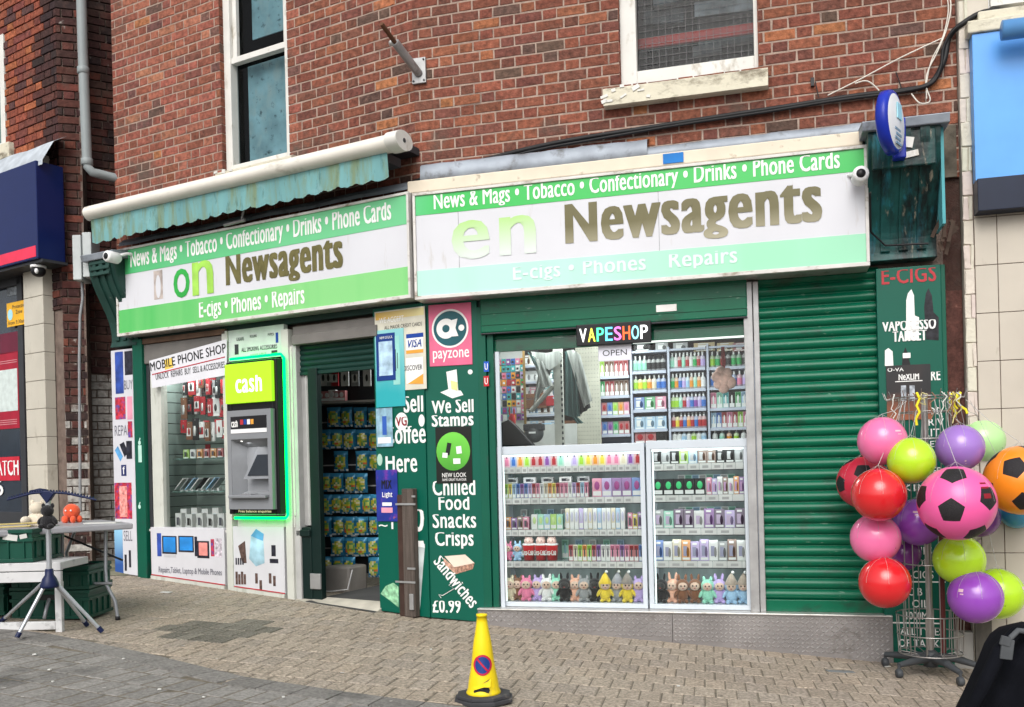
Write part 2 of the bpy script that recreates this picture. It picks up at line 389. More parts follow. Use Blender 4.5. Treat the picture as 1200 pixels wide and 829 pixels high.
m_tan = M('tan block paving', (1, 1, 1), .92, vcol=True, var=.45, scale=55, bump=.5, bscale=120, dirt=[((.17, .15, .11), .33, 1.1, (1, 1, 1)), ((.50, .44, .34), .36, 60, (1, 1, 1)), ((.12, .10, .07), .38, 45, (1, 1, 1))])
m_gblk = M('grey block paving', (1, 1, 1), .9, vcol=True, var=.3, scale=50, bump=.4, bscale=120, dirt=[((.07, .068, .065), .4, 1.6, (1, 1, 1)), ((.3, .29, .28), .28, 34, (1, 1, 1))])
PA = math.radians(-11.5)
pave('pavement', lambda x, y: y > edgeY(x)+.0, tan, m_tan, PA, .122, .235, 0, (-6.5, 4.6), (3.4, 12.5))
pave('road', lambda x, y: y < edgeY(x)-.10, gry, m_gblk, math.radians(-20), .13, .24, -.003, (-6.5, 4.0), (2.8, 7.8))
# soldier course along the edge
kb = MB()
for a, b in zip(ed, ed[1:]):
    d = Vector((b.x-a.x, b.y-a.y, 0)); n = max(1, round(d.length/.22)); dn = d.normalized(); q = Vector((-dn.y, dn.x, 0))
    for k in range(n):
        kb.col = gry(0, 0); kb.col = tuple(c*.85 for c in kb.col)
        for o_ in (0, 1):
            p0 = Vector((a.x, a.y, 0))+d*(k/n)+dn*.004; p1 = Vector((a.x, a.y, 0))+d*((k+1)/n)-dn*.004
            s0 = .04-.1*o_; s1 = s0-.094
            c4 = [p0+q*s1, p1+q*s1, p1+q*s0, p0+q*s0]
            vv = [(c.x, c.y, GZ(c.x)-.03) for c in c4] + [(c.x, c.y, GZ(c.x)+.003) for c in c4]
            kb.add(vv, [(4, 5, 6, 7)] + [(i, (i+1) % 4, (i+1) % 4+4, i+4) for i in range(4)])
solo('kerb', kb, m_gblk, None, None, W, (0, 0, 0), kind='structure')
# sand and dirt between the blocks
sheet('pavement_bed', [(-9, 1.0), (7, 1.0), (7, 13.5), (-9, 13.5)], M('jointing sand', (.15, .13, .10), .95, var=.3, scale=20), -.005)
# ================================================================ SHOP BUILDING
BZ0, BZ1 = 3.25, 6.6
xL = L.x(133, 150, .05); xR = R.x(1121, 60, .05)
bld = thing('brick_building', 'red brick building with two sash windows above the green and white shopfront', 'building', R, (0, .05, 0))
# window openings
wr = (R.x(725, 50, .05), R.x(889, 50, .05), R.z(725, 103, .05), 6.1)
wlx0 = L.x(258, 100, .05); wlx1 = L.x(338, 100, .05); wlz = L.z(262, 205, .05)
wl_ = (wlx0, wlx1, wlz, 6.1)
up = thing('x', None, None, R, (0, 0, 0)); bpy.data.objects.remove(up)
def wallpart(fr, x0, x1, holes, kind):
    mb = MB(); sheetholes(mb, x0, x1, BZ0, BZ1, .0545, holes, .17)
    o = frame_part('wall_mortar', mb, m_mortar, fr)
    mb = MB(); bricks(mb, x0, x1, BZ0, BZ1, holes, kind, y=.05)
    for h in holes:                           # brick reveals
        z = math.floor(h[2]/.0845)*.0845; k = 0
        while z < h[3]:
            for xx, sgn in ((h[0], 1), (h[1], -1)):
                mb.col = brickcol('red'); x_ = xx+.002*sgn
                q = [(xx-.001*sgn, .052, z), (xx-.001*sgn, .165, z), (xx-.001*sgn, .165, z+.074), (xx-.001*sgn, .052, z+.074)]
                q2 = [(x_+.004*sgn, p[1], p[2]) for p in q]
                mb.add(q+q2, [(0, 1, 2, 3), (4, 5, 6, 7), (0, 1, 5, 4), (1, 2, 6, 5), (2, 3, 7, 6), (3, 0, 4, 7)])
            z += .0845; k += 1
    frame_part('wall', mb, m_brick, fr)
def frame_part(name, mb, mat, fr, parent=None, label=None, bevel=0):
    """part of the building whose vertices are given in another wall's axes"""
    parent = parent or bld; pf, org = ORG[parent]
    T = pf.m.inverted() @ fr.m
    if fr is not pf: mb.v = [tuple(T @ Vector(v)) for v in mb.v]
    return part(name, mb, mat, parent, label=label, bevel=bevel)
wallpart(R, 0, xR, [wr], 'red')
wallpart(L, xL, 0, [wl_], lambda x, z: 'pink' if x < -1.2 and random.random() < .8 else 'red')
# building mass: side walls, back, floor slabs and ceiling so that the shop is a closed room
m_int = M('shop interior paint', (.62, .62, .60), .7, var=.05)
mb = MB(); mb.col = (.085, .035, .028)
mb.box(xR-.12, xR, .07, 5, -.6, BZ1); mb.box(.1, xR, 4.9, 5, -.6, BZ1); mb.box(-.4, xR, .2, 5, 2.72, 2.84); mb.box(-.3, xR, .2, 5, BZ1-.1, BZ1)
part('side_wall', mb, m_brick, bld)
mb = MB(); mb.box(xL, xL+.1, .07, 4.6, -.3, BZ1); mb.box(xL, .2, 4.5, 4.6, -.3, BZ1); mb.box(xL, .1, .2, 4.6, 2.72, 2.84); mb.box(xL, .2, .2, 4.6, BZ1-.1, BZ1)
frame_part('side_wall', mb, m_mortd, L)
mb = MB(); mb.box(.05, xR, -.02, 4.9, -.5, .03); part('floor_slab', mb, M('shop floor', (.3, .29, .27), .5), bld)
mb = MB(); mb.box(xL+.1, -.0, .05, 4.5, -.3, .075); frame_part('floor_slab', mb, M('dark door mat', (.06, .06, .06), .85), L)
# lintel walls behind the signs
mb = MB(); mb.box(0, xR, .07, .2, 2.45, BZ0); part('lintel', mb, m_mortd, bld)
mb = MB(); mb.box(xL, 0, .07, .2, 2.45, BZ0); frame_part('lintel', mb, m_mortd, L)
def sash(fr, h, lab, y, stile, bottom, rail=None, tilt=0, rstile=None, skin=None):
    rstile = rstile or stile
    wn = MB(); a, b, c, d = h
    wn.box(a, a+stile, y-.05, y+.05, c, d); wn.box(b-rstile, b, y-.05, y+.05, c, d); wn.box(a+stile, b-rstile, y-.05, y+.05, c, c+bottom); wn.box(a+stile, b-rstile, y-.05, y+.05, d-.08, d)
    w_ = frame_part('window', wn, m_white, fr, label=lab, bevel=.006)
    if rail:
        r = MB(); r.box(a+stile, b-rstile, y-.035, y+.03, rail, rail+.055)
        r.box(a+stile, a+stile+.05, y-.012, y+.03, rail+.055, d-.08); r.box(b-rstile-.04, b-rstile, y-.012, y+.03, rail+.055, d-.08)
        frame_part('sash_rail', r, m_white, fr, parent=w_, bevel=.004)
    g = MB(); g.add([(a+stile, y+.035, c+bottom), (b-rstile, y+.035, c+bottom), (b-rstile, y+.035, d-.08), (a+stile, y+.035, d-.08)], [(0, 1, 2, 3)])
    frame_part('glass', g, glass('upstairs glass', (.6, .65, .66), .45), fr, parent=w_)
    # room behind
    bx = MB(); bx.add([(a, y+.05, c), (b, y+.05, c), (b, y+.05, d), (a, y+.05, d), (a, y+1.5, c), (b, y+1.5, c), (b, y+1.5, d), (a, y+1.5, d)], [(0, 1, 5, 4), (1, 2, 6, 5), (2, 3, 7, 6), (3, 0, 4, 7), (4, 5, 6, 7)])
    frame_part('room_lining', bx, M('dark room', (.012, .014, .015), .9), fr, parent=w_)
    return w_
rz0 = R.z(740, 78, .16)
wR = sash(R, wr, 'window with wire mesh glass behind peeling white frame', .15, .13, .13, rstile=.035)
# wire mesh cast in the glass and the red rail seen through it
mesh_ = MB(); a, b, c, d = wr
x = a+.14
while x < b-.04: mesh_.box(x, x+.003, .176, .179, c+.13, d-.08); x += .052
z = c+.15
while z < d-.1: mesh_.box(a+.13, b-.035, .1725, .1755, z, z+.0015); z += .052
frame_part('wire_mesh', mesh_, M('wire', (.16, .16, .165), .5), R, parent=wR)
rr = MB(); z0_ = R.z(745, 60, .5)-.04; rr.box(a+.05, b, .42, .45, z0_+.02, z0_+.10)
frame_part('inner_rail', rr, M('red rail', (.55, .05, .04), .5), R, parent=wR)
rt = R.z(745, 60, .4)
# curtains of clutter behind the mesh glass
cl = MB(); random.seed(3)
for k in range(16):
    x = random.uniform(a+.1, b-.2); z = random.uniform(c+.15, d-.5); cl.col = random.choice([(.12, .14, .16), (.2, .22, .24), (.08, .09, .1), (.03, .03, .03)])
    cl.obox((x, random.uniform(.5, .8), z), random.uniform(.05, .3), .02, random.uniform(.02, .09), Matrix.Rotation(random.uniform(-.3, .3), 3, 'Y'))
frame_part('stored_goods', cl, M('stored goods', (1, 1, 1), .8, vcol=True, var=.5, scale=9), R, parent=wR)
lrz = L.z(290, 72, .2)
wLo = sash(L, wl_, 'sash window with teal posters behind its glass', .15, .085, .09, rail=lrz-.03)
pb = MB(); a, b, c, d = wl_
pb.box(a+.15, b, .26, .27, c+.1, lrz-.02)
m_teal = M('faded teal poster', (.34, .56, .63), .6, var=.25, scale=5, dirt=[((.45, .6, .62), .45, 7, (1, 1, .5)), ((.02, .05, .06), .36, 16, (1, 1, 1))])
tp = frame_part('window_poster', pb, m_teal, L, parent=wLo)
pb = MB(); pb.box(a+.22, b, .26, .27, lrz+.22, d-.1); frame_part('window_poster', pb, m_teal, L, parent=wLo)
# sills
def sill(fr, x0, x1, zt, h, y0, label, seed):
    random.seed(seed); mb = MB(); n = 26
    pr = [(y0, zt-.012), (y0+.02, zt), (.2, zt+.02), (.2, zt-h), (y0, zt-h)]
    mb.extr(pr, x0, x1); fl = mb; fl.m = 1
    for k in range(9):                         # flaking paint at the left end
        x = x0+random.uniform(0, .35); z = zt-random.uniform(.0, h*.9); fl.obox((x, y0-.004, z), random.uniform(.012, .03), .003, random.uniform(.006, .018), Matrix.Rotation(random.uniform(-.5, .5), 3, 'Y'))
    frame_part('sill', mb, [m_creamsill, m_white], fr, label=label)
sill(R, R.x(707, 113, -.03), R.x(900, 88, -.03), R.z(707, 104, -.03), R.z(707, 104, -.03)-R.z(707, 125, -.03), -.04, 'cream sill flaking at its left end', 1)
sill(L, L.x(254, 205, -.03), L.x(343, 185, -.03), L.z(254, 203, -.03), .085, -.05, 'cream sill above the awning', 2)
# bottom course render strip above the signs
mb = MB(); zf = R.z(900, 170, .03)
mb.box(.35, xR-.02, .03, .06, BZ0, zf); frame_part('render_band', mb, M('dirty old render', (.10, .085, .065), .9, var=.5, scale=9, bump=.8, bscale=30), R)
# lead flashing over the right sign: two lapped sheets from wall to sign top
def flash(fr, pxl, pyl, pyb, pxr, name='lead_flashing', y0=-.16, y1=.05):
    x0, x1 = fr.x(pxl, pyl, y0), fr.x(pxr, pyl, y0); zt = fr.z(pxl, pyl, y1-.02); zb = fr.z(pxl, pyb, y0)
    mb = MB(); n = 14; v = []
    for i in range(n+1):
        x = x0+(x1-x0)*i/n; j = random.uniform(-.006, .006)
        v += [(x, y1, zt+j), (x, y0+.04, zb+.07+j), (x, y0-.005, zb+.03+j*1.5), (x, y0-.012, zb+j)]
    f = [(i*4+k, (i+1)*4+k, (i+1)*4+k+1, i*4+k+1) for i in range(n) for k in range(3)]
    mb.add(v, f, False)
    return frame_part(name, mb, m_lead, fr)
random.seed(11)
def flat_flash(fr, a, yt, yb, b, y, y1=.05):
    x0, x1, z0, z1 = fr.rc(a, yt, yb, b, y); n = 22; v = []
    for i in range(n+1):
        x = x0+(x1-x0)*i/n; j = random.uniform(-.004, .004); k = .006*math.sin(i*1.3)
        v += [(x, y1, z1+.05+j), (x, y+.05, z1+.01+j), (x, y+.012+k, z1-.012+j), (x, y+.004-k, (z0+z1)/2), (x, y+k*.6, z0+j*1.6), (x, y+.03, z0+j*1.6)]
    mb = MB(); mb.add(v, [(i*6+k, (i+1)*6+k, (i+1)*6+k+1, i*6+k+1) for i in range(n) for k in range(5)], True)
    return frame_part('lead_flashing', mb, m_lead, fr)
flat_flash(R, 492, 193, 216, 759, -.13); flat_flash(R, 757, 172, 186, 1016, -.115)
flash(L, 140, 282, 290, 480, y0=-.1)
mb = MB(); mb.box(.0, R.x(1012, 200, -.15), -.15, .03, R.z(600, 214, -.15), R.z(600, 199, -.15))
frame_part('cornice_board', mb, M('cream cornice paint', (.68, .60, .48), .6, var=.06, dirt=((.2, .16, .1), .34, 12, (1, 1, 1))), R, bevel=.01)
mb = MB(); bx = rc0 = R.rc(777, 181, 191, 801, -.153); mb.box(bx[0], bx[1], -.158, -.151, bx[2]-.01, bx[3]); frame_part('blue_paint_patch', mb, M('blue paint', (.0, .16, .5), .5), R)
# fascia boards under the signs
fb = R.z(600, 352, 0)
mb = MB(); mb.box(.0, R.x(872, 345, 0), .0, .1, R.z(570, 398, 0)+.12, fb+.2); frame_part('fascia_board', mb, m_dgreen, R)
mb = MB(); zb = L.z(440, 372, 0); mb.box(L.x(157, 395, 0), 0, -.02, .1, zb+.03, zb+.5); frame_part('fascia_board', mb, m_dgreen, L, bevel=.006)
# ================================================================ SIGN BOARDS
random.seed(21)
m_sgn = M('sign face white', (.61, .615, .65), .28, var=.04, scale=2, dirt=((.45, .42, .38), .33, 4, (2.5, 1, .35)))
g_rt = gradmat('right top band green', (.10, .50, .22), (.02, .45, .07), -.1, .3, axis=0, nz=.5, nscale=1.2)
g_rb = gradmat('right bottom band mint', (.42, .70, .61), (.28, .64, .42), 1.2, 2.6, axis=0, nz=.35, nscale=1.6, stretch=(2, 1, .15))
g_lt = gradmat('left top band green', (.07, .45, .16), (.14, .52, .24), 0, 2.6, axis=0, nz=.35, nscale=1.6, stretch=(2.5, 1, .2))
g_lb = gradmat('left bottom band green', (.07, .45, .10), (.22, .58, .20), 0, 2.6, axis=0, nz=.45, nscale=1.6, stretch=(3, 1, .2))
def signboard(fr, yf, yb, corner, bands, label):
    # corner: px TL x, TL y, BL y, right px at mid height
    x0, x1, z0, z1 = fr.rc(*corner, y=yf)
    t = thing('shop_sign', label, 'sign', fr, (x0, 0, z0))
    mb = MB(); e = .022
    mb.box(x0, x1, yf+.02, yb, z0, z1); part('case', mb, m_alu, t, bevel=.004)
    mb = MB(); mb.box(x0, x1, yf-.012, yf+.018, z1-e, z1); mb.box(x0, x1, yf-.012, yf+.018, z0, z0+e*1.3)
    mb.box(x0, x0+e, yf-.012, yf+.018, z0+e*1.3, z1-e); mb.box(x1-e, x1, yf-.012, yf+.018, z0+e*1.3, z1-e)
    part('frame', mb, M('worn white aluminium trim', (.62, .60, .57), .4, var=.1, dirt=((.25, .2, .14), .4, 14, (.5, 1, 1))), t, bevel=.003)
    mb = MB(); mb.box(x0+e, x1-e, yf+.004, yf+.018, z0+e*1.3, z1-e); part('face_panel', mb, m_sgn, t)
    for (a, b, m) in bands:
        mb = MB(); H = z1-z0; mb.box(x0+e, x1-e, yf+.001, yf+.004, z0+max(a*H, e*1.3), z0+min(b*H, H-e)); part('colour_band', mb, m, t)
    return t, x0, x1, z0, z1
YS = -.22
tR, ax, bx_, az, bz = signboard(R, YS, .06, (485, 227, 352, 1019), [(.79, 1, g_rt), (0, .27, g_rb)],
    'wider sign board over the vape shop window with faded mint bottom band')
H = bz-az
def tb(fr, px, w_px, fr0, fr1, y, A, Hh, ymid):  # text box: px left, px right, fractions of the board height
    return (fr.x(px, ymid, y), fr.x(w_px, ymid, y), A+fr0*Hh, A+fr1*Hh)
g_let = gradmat('olive letters fading down', (.36, .33, .22), (.105, .09, .018), .27, .47, nz=.12, nscale=4)
g_e = gradmat('pale green letters fading down', (.62, .68, .64), (.36, .62, .16), .32, .62, nz=.15, nscale=4)
m_pale = M('sun bleached letters', (.66, .80, .77), .4, var=.06)
text(tR, 'News & Mags \u2022 Tobacco \u2022 Confectionary \u2022 Drinks \u2022 Phone Cards', tb(R, 508, 985, .805, .965, YS, az, H, 225), YS+.0, m_wlet, 'lettering', bold=.027)
text(tR, 'Newsagents', tb(R, 662, 964, .335, .755, YS, az, H, 265), YS+.002, g_let, bold=.055)
text(tR, 'en', tb(R, 529, 628, .34, .70, YS, az, H, 275), YS+.002, g_e, bold=.06)
text(tR, 'E-cigs \u2022 Phones', tb(R, 601, 757, .09, .23, YS, az, H, 315), YS+.0, m_pale, bold=.03)
text(tR, 'Repairs', tb(R, 784, 864, .09, .23, YS, az, H, 305), YS+.0, m_pale, bold=.03)
mb = MB()
for px in (537, 772): x = R.x(px, 270, YS); mb.box(x, x+.003, YS+.0015, YS+.004, az+.03, bz-.03)
part('panel_joint', mb, m_grey, tR)
# left sign
YL = -.18
tL, ax, bxl, azl, bzl = signboard(L, YL, .05, (137, 293, 395, 482), [(.70, 1, g_lt), (0, .30, g_lb)],
    'narrower sign board under the awning with dark Newsagents letters and green o and n')
Hl = bzl-azl
text(tL, 'News & Mags \u2022 Tobacco \u2022 Confectionary \u2022 Drinks \u2022 Phone Cards', tb(L, 152, 459, .735, .94, YL, azl, Hl, 270), YL, m_wlet, bold=.027)
m_ol = M('dark olive letters', (.13, .115, .04), .4, var=.2, scale=14)
text(tL, 'Newsagents', tb(L, 264, 402, .33, .70, YL, azl, Hl, 308), YL+.002, m_ol, bold=.055)
text(tL, 'o', tb(L, 203, 222, .335, .655, YL, azl, Hl, 328), YL+.002, M('mid green letter', (.03, .36, .06), .4), bold=.02)
text(tL, 'n', tb(L, 225, 250, .335, .70, YL, azl, Hl, 325), YL+.002, M('lime letter', (.33, .62, .09), .4, var=.2), bold=.05)
text(tL, 'E-cigs \u2022 Phones \u2022 Repairs', tb(L, 233, 357, .055, .25, YL, azl, Hl, 350), YL, m_wlet, bold=.03)
mb = MB(); x0 = L.x(180, 330, YL); mb.box(x0, x0+.12, YL+.002, YL+.004, azl+.36*Hl, azl+.68*Hl); part('worn_patch', mb, M('worn brown patch', (.42, .36, .33), .6, var=.4, scale=10), tL)
mb = MB(); mb.disc((x0+.06, YL+.0015, azl+.5*Hl), .035, rz=.11); part('worn_patch', mb, m_sgn, tL)
# ================================================================ AWNING
YA = -.34
x0, x1 = L.x(106, 262, YA), L.x(470, 165, YA); zc = L.z(288, 208, YA)
aw = thing('awning', 'rolled up awning with faded teal scalloped valance and cream cassette above the left sign', 'awning', L, (x0, .0, zc-.3))
mb = MB(); prof = [(YA+.068*math.cos(a)*1.3, zc+.068*math.sin(a)) for a in [i*math.pi/8 for i in range(16)]]
mb.extr(prof, x0, x1-.1, smooth=True); part('cassette', mb, M('cream enamelled metal', (.74, .71, .64), .35, var=.05, dirt=((.4, .36, .3), .36, 5, (.5, 1, 1))), aw)
mb = MB(); mb.extr([(YA+.10*math.cos(a)*1.15, zc+.078*math.sin(a)) for a in [i*math.pi/10 for i in range(20)]], x1-.085, x1+.03, smooth=True)
part('end_cap', mb, m_white, aw, bevel=.02)
mb = MB(); mb.extr([(YA+.06*math.cos(a), zc-.01+.06*math.sin(a)) for a in [i*math.pi/8 for i in range(16)]], x0-.02, x0+.03, smooth=True); part('end_cap', mb, m_white, aw, bevel=.01)
mb = MB(); mb.lathe([(0, x1+.034), (.018, x1+.034), (.018, x1+.02)], (0, YA, zc), 10, axis='x')
part('pivot_bolt', mb, m_dark, aw)
# valance: a rippled cloth with scallops
n = 220; xa, xb = x0+.02, L.x(455, 200, YA); v = []
for i in range(n+1):
    t = i/n; x = xa+(xb-xa)*t; top = zc-.05; sc = .024*abs(math.sin(math.pi*t*22)); hgt = .235-.03*t
    bot = top-hgt-sc*.9+random.uniform(-.004, .004)
    for k in range(9):
        s_ = k/8; z = top+(bot-top)*s_; y = YA-.01+.004*math.sin(t*70+s_*1.2)*s_+.012*math.sin(t*19+1)*s_
        v.append((x, y, z))
mb = MB(); mb.add(v, [(i*9+k, i*9+k+1, (i+1)*9+k+1, (i+1)*9+k) for i in range(n) for k in range(8)], True)
m_val = M('faded teal awning cloth', (.15, .33, .34), .9, var=.12, scale=3, stretch=(2, 1, .4), bump=.2, bscale=200, dirt=[((.17, .24, .15), .48, 4, (2.2, 1, .3)), ((.05, .11, .10), .38, 9, (2, 1, .5)), ((.25, .42, .45), .36, 3, (1, 1, 1))])
part('valance', mb, m_val, aw)
mb = MB()
mb.box(x0+.05, x1-.1, YA+.06, .05, zc+.01, zc+.07); mb.box(x0+.1, x1-.15, YA+.02, YA+.2, zc-.13, zc-.06)
part('back_rail', mb, m_dark, aw)
mb = MB()
for k in (.1, .35, .62, .9):
    x = x0+(x1-x0)*k; mb.box(x, x+.05, YA+.05, .05, zc-.05, zc+.05)
part('wall_bracket', mb, m_galv, aw)
mb = MB(); pa = L.P(275, 282, YL-.02); pb_ = L.P(302, 266, YL-.03)
mb.tube([(pa[0]-.1, YL-.04, bzl+.015), (pa[0]+.16, YL-.05, bzl+.02)], .016, 8); mb.tube([(pa[0]+.12, YL-.05, bzl+.02), (pa[0]+.2, YA+.1, zc-.1)], .012, 8)
part('folding_arm', mb, m_galv, aw)
# ================================================================ CONSOLES (corbel brackets at both ends of the shopfront)
def console(fr, x0, x1, zt, zb, yo, yi, mat, matcap, label, peel=False):
    t = thing('console_bracket', label, 'bracket', fr, ((x0+x1)/2, 0, zb))
    H = zt-zb; n = 18; prof = []
    for i in range(n+1):
        s_ = i/n; y = yo+(yi-yo)*(1-(math.cos(math.pi*min(1, s_*1.05))*.5+.5))**1.15; prof.append((y, zt-.06-(H-.12)*s_))
    prof += [(yi-.02, zb), (.06, zb), (.06, zt-.06)]
    mb = MB(); mb.extr(prof, x0, x1, smooth=False); part('body', mb, mat, t, bevel=.006)
    for k in range(3):                        # flutes
        xx = x0+(x1-x0)*(.2+.26*k); mb = MB(); rp = [(p[0]-.018, p[1]) for p in prof[:n+1]]; rq = [(p[0]+.02, p[1]) for p in prof[:n+1]]
        mb.extr(rp+rq[::-1], xx, xx+(x1-x0)*.13, smooth=False); part('fluted_rib', mb, mat, t, bevel=.008)
    mb = MB(); mb.extr([(yo-.05, zt-.05), (yo-.06, zt-.02), (.06, zt+.05), (.06, zt-.06), (yo-.04, zt-.08)], x0-.04, x1+.05); part('cap', mb, matcap, t, bevel=.006)
    return t, prof
m_cteal = M('weathered teal console paint', (.01, .075, .07), .35, var=.3, scale=5, dirt=[((.02, .22, .30), .37, 6, (2, 1, .3)), ((.006, .012, .012), .47, 3.5, (1.6, 1, .35)), ((.42, .36, .27), .33, 11, (1.8, 1, .45)), ((.12, .05, .03), .30, 8, (1.5, 1, .6))], bump=.3, bscale=30)
m_cgreen = M('dark grey green console paint', (.018, .055, .045), .4, var=.2, dirt=((.25, .28, .25), .29, 18, (1, 1, 1)))
yC = -.35
x0, x1 = R.x(1017, 150, yC), R.x(1078, 150, yC); zt, zb = R.z(1060, 140, -.3), R.z(1060, 306, -.02)
tC, pr = console(R, x0, x1+.13, zt, zb, yC, -.07, m_cteal, m_lead, 'large weathered teal console bracket with peeling paint at the right end of the signs')
mb = MB(); xs = x1+.135
for k in range(6):
    y0_ = -.30+.055*k; mb.box(xs, xs+.02, y0_, y0_+.04, zb+.18+.0*k, zt-.08)
part('split_side_board', mb, M('blue green weathered board', (.06, .27, .30), .5, var=.4, scale=5, stretch=(1, 1, .3), dirt=((.5, .52, .45), .34, 6, (2, 2, .3))), tC)
mb = MB()
for k in range(9):
    xx = x1+.08+random.uniform(0, .16); zz = zb+random.uniform(.03, .2); mb.obox((xx, -.1-random.uniform(0, .12), zz), .012, .006, random.uniform(.03, .09), Matrix.Rotation(random.uniform(-.7, .7), 3, 'Y'))
part('broken_splinters', mb, M('rotten wood', (.06, .04, .03), .9, var=.4), tC)
mb = MB(); mb.box(x0+.02, x1+.1, yC-.005, yC+.02, zt-.34, zt-.09); part('tablet', mb, m_cteal, tC, bevel=.01)
mb = MB(); xq = R.x(1048, 152, yC-.02); mb.obox((xq+.05, yC-.012, zt-.17), .07, .006, .035, Matrix.Rotation(.2, 3, 'Y')); mb.obox((xq+.1, yC-.012, zt-.26), .05, .006, .02, Matrix.Rotation(-.15, 3, 'Y'))
part('peeling_paint', mb, m_white, tC)
mb = MB(); mb.tube([(x0+.0, -.05+yC*.9, zt-.5), (x0+.02, -.15, zb+.2), (x0+.12, -.12, zb+.1), (x0+.4, -.12, zb+.09)], .008, 6); part('cable', mb, m_blk, tC)
# left console
yC2 = -.30; x0, x1 = L.x(103, 300, yC2), L.x(124, 300, yC2)
zt, zb = L.z(115, 296, yC2), L.z(140, 407, -.05)
tC2, pr = console(L, x0, x1+.12, zt, zb, yC2, -.05, m_cgreen, m_lead, 'dark green fluted console bracket at the left end of the signs')
mb = MB()
for k in range(3): mb.box(x0+.04, x1+.06, yC2-.02, yC2+.01, zt-.12-.055*k, zt-.085-.055*k)
part('moulded_bars', mb, m_cgreen, tC2, bevel=.006)
# ================================================================ ROUND PROJECTING SIGN
c = R.P(1031, 147, -.62)
FS = Frame(0, 0, 0); ctr = R.m @ Vector(c)
rs = thing('projecting_sign', 'round blue rimmed sign with a white face sticking out above the e-cig panel', 'sign', R, (c[0], c[1], c[2]))
# its disc faces sideways along the street, turned so that the photo sees it edge-on
rotm = Matrix.Rotation(math.radians(67), 3, 'Z')
def rotmb(mb, rot, ctr):
    cc = Vector(ctr); mb.v = [tuple(cc + rot @ (Vector(v)-cc)) for v in mb.v]; return mb
rad = .205
mb = MB(); mb.lathe([(0, -.02), (rad*.8, -.02), (rad, -.04), (rad, -.08), (rad*.96, -.10), (rad*.86, -.105)], c, 48, axis='y'); part('rim', rotmb(mb, rotm, c), M('royal blue plastic', (.012, .03, .36), .3), rs)
mb = MB(); mb.lathe([(rad*.87, -.104), (rad*.7, -.115), (0, -.122)], c, 48, axis='y'); part('face', rotmb(mb, rotm, c), m_wt, rs)
mb = MB(); cc = Vector(c) + rotm @ Vector((-.0, -.125, .06)); mb.obox(cc, .045, .003, .05, rotm); part('emblem', mb, M('pale cyan print', (.35, .65, .75), .5), rs)
mb = MB()
for k in range(4):
    cc = Vector(c) + rotm @ Vector((-.02+.02*(k % 2), -.118, -.06-.03*k)); mb.obox(cc, .055, .003, .007, rotm)
part('print', mb, M('blue grey print', (.2, .3, .4), .5), rs)
mb = MB(); pw = R.P(1054, 152, -.35); mb.tube([(c[0]+.03, c[1]+.02, c[2]-.02), (pw[0], -.36, c[2]-.04)], .028, 10); mb.box(pw[0]-.05, pw[0]+.03, -.43, -.35, c[2]-.17, c[2]+.10)
part('bracket', mb, M('royal blue plastic', (.012, .03, .36), .3), rs, bevel=.01)
# ================================================================ FLAGPOLE BRACKET on the brickwork
p0 = R.P(490, 83, .04); fp = thing('flagpole_bracket', 'galvanised flagpole bracket with rusty stub on the bare brickwork', 'bracket', R, (p0[0], .05, p0[2]-.1))
mb = MB(); mb.box(p0[0]-.05, p0[0]+.07, .025, .05, p0[2]-.11, p0[2]+.1); part('wall_plate', mb, m_galv, fp, bevel=.003)
q = R.P(463, 50, -.25); q2 = R.P(447, 28, -.42)
mb = MB(); mb.tube([(p0[0]+.01, .03, p0[2]-.03), q], .035, 12); part('socket', mb, m_galv, fp)
mb = MB(); mb.tube([q, q2], .018, 8); part('rusty_stub', mb, M('rust', (.12, .055, .03), .9, var=.3), fp)
mb = MB(); mb.ell((q[0]-.03, q[1], q[2]+.0), .025, 10, 8); part('clamp_bolt', mb, m_alu, fp)
mb = MB()
for sx in (-.035, .055):
    for sz in (-.09, .08): mb.lathe([(0, .018), (.008, .018), (.008, .026)], (p0[0]+sx, 0, p0[2]+sz), 8, axis='y')
part('bolts', mb, m_dark, fp)
# ================================================================ SECURITY CAMERAS
def cctv(fr, px, py, y, s_, label, dirx=-1):
    c = fr.P(px, py, y); t = thing('security_camera', label, 'camera', fr, (c[0]-dirx*.12, y+.15, c[2]))
    mb = MB(); mb.lathe([(0, 0), (.045, .0), (.055, .015), (.055, .13), (.03, .16), (0, .165)], c, 18, axis='y'); part('housing', mb, m_wt, t)
    mb = MB(); mb.lathe([(0, -.004), (.03, -.004), (.032, .004)], c, 16, axis='y'); part('lens', mb, m_blk, t)
    mb = MB(); mb.tube([(c[0], y+.12, c[2]+.02), (c[0]-dirx*.06, y+.2, c[2]+.05), (c[0]-dirx*.1, .05, c[2]+.04)], .015, 8); part('arm', mb, m_wt, t)
cctv(L, 124, 300, -.42, 1, 'white bullet camera on the left console bracket')
cctv(R, 1009, 203, -.42, 1, 'white bullet camera at the right end of the right sign', 1)
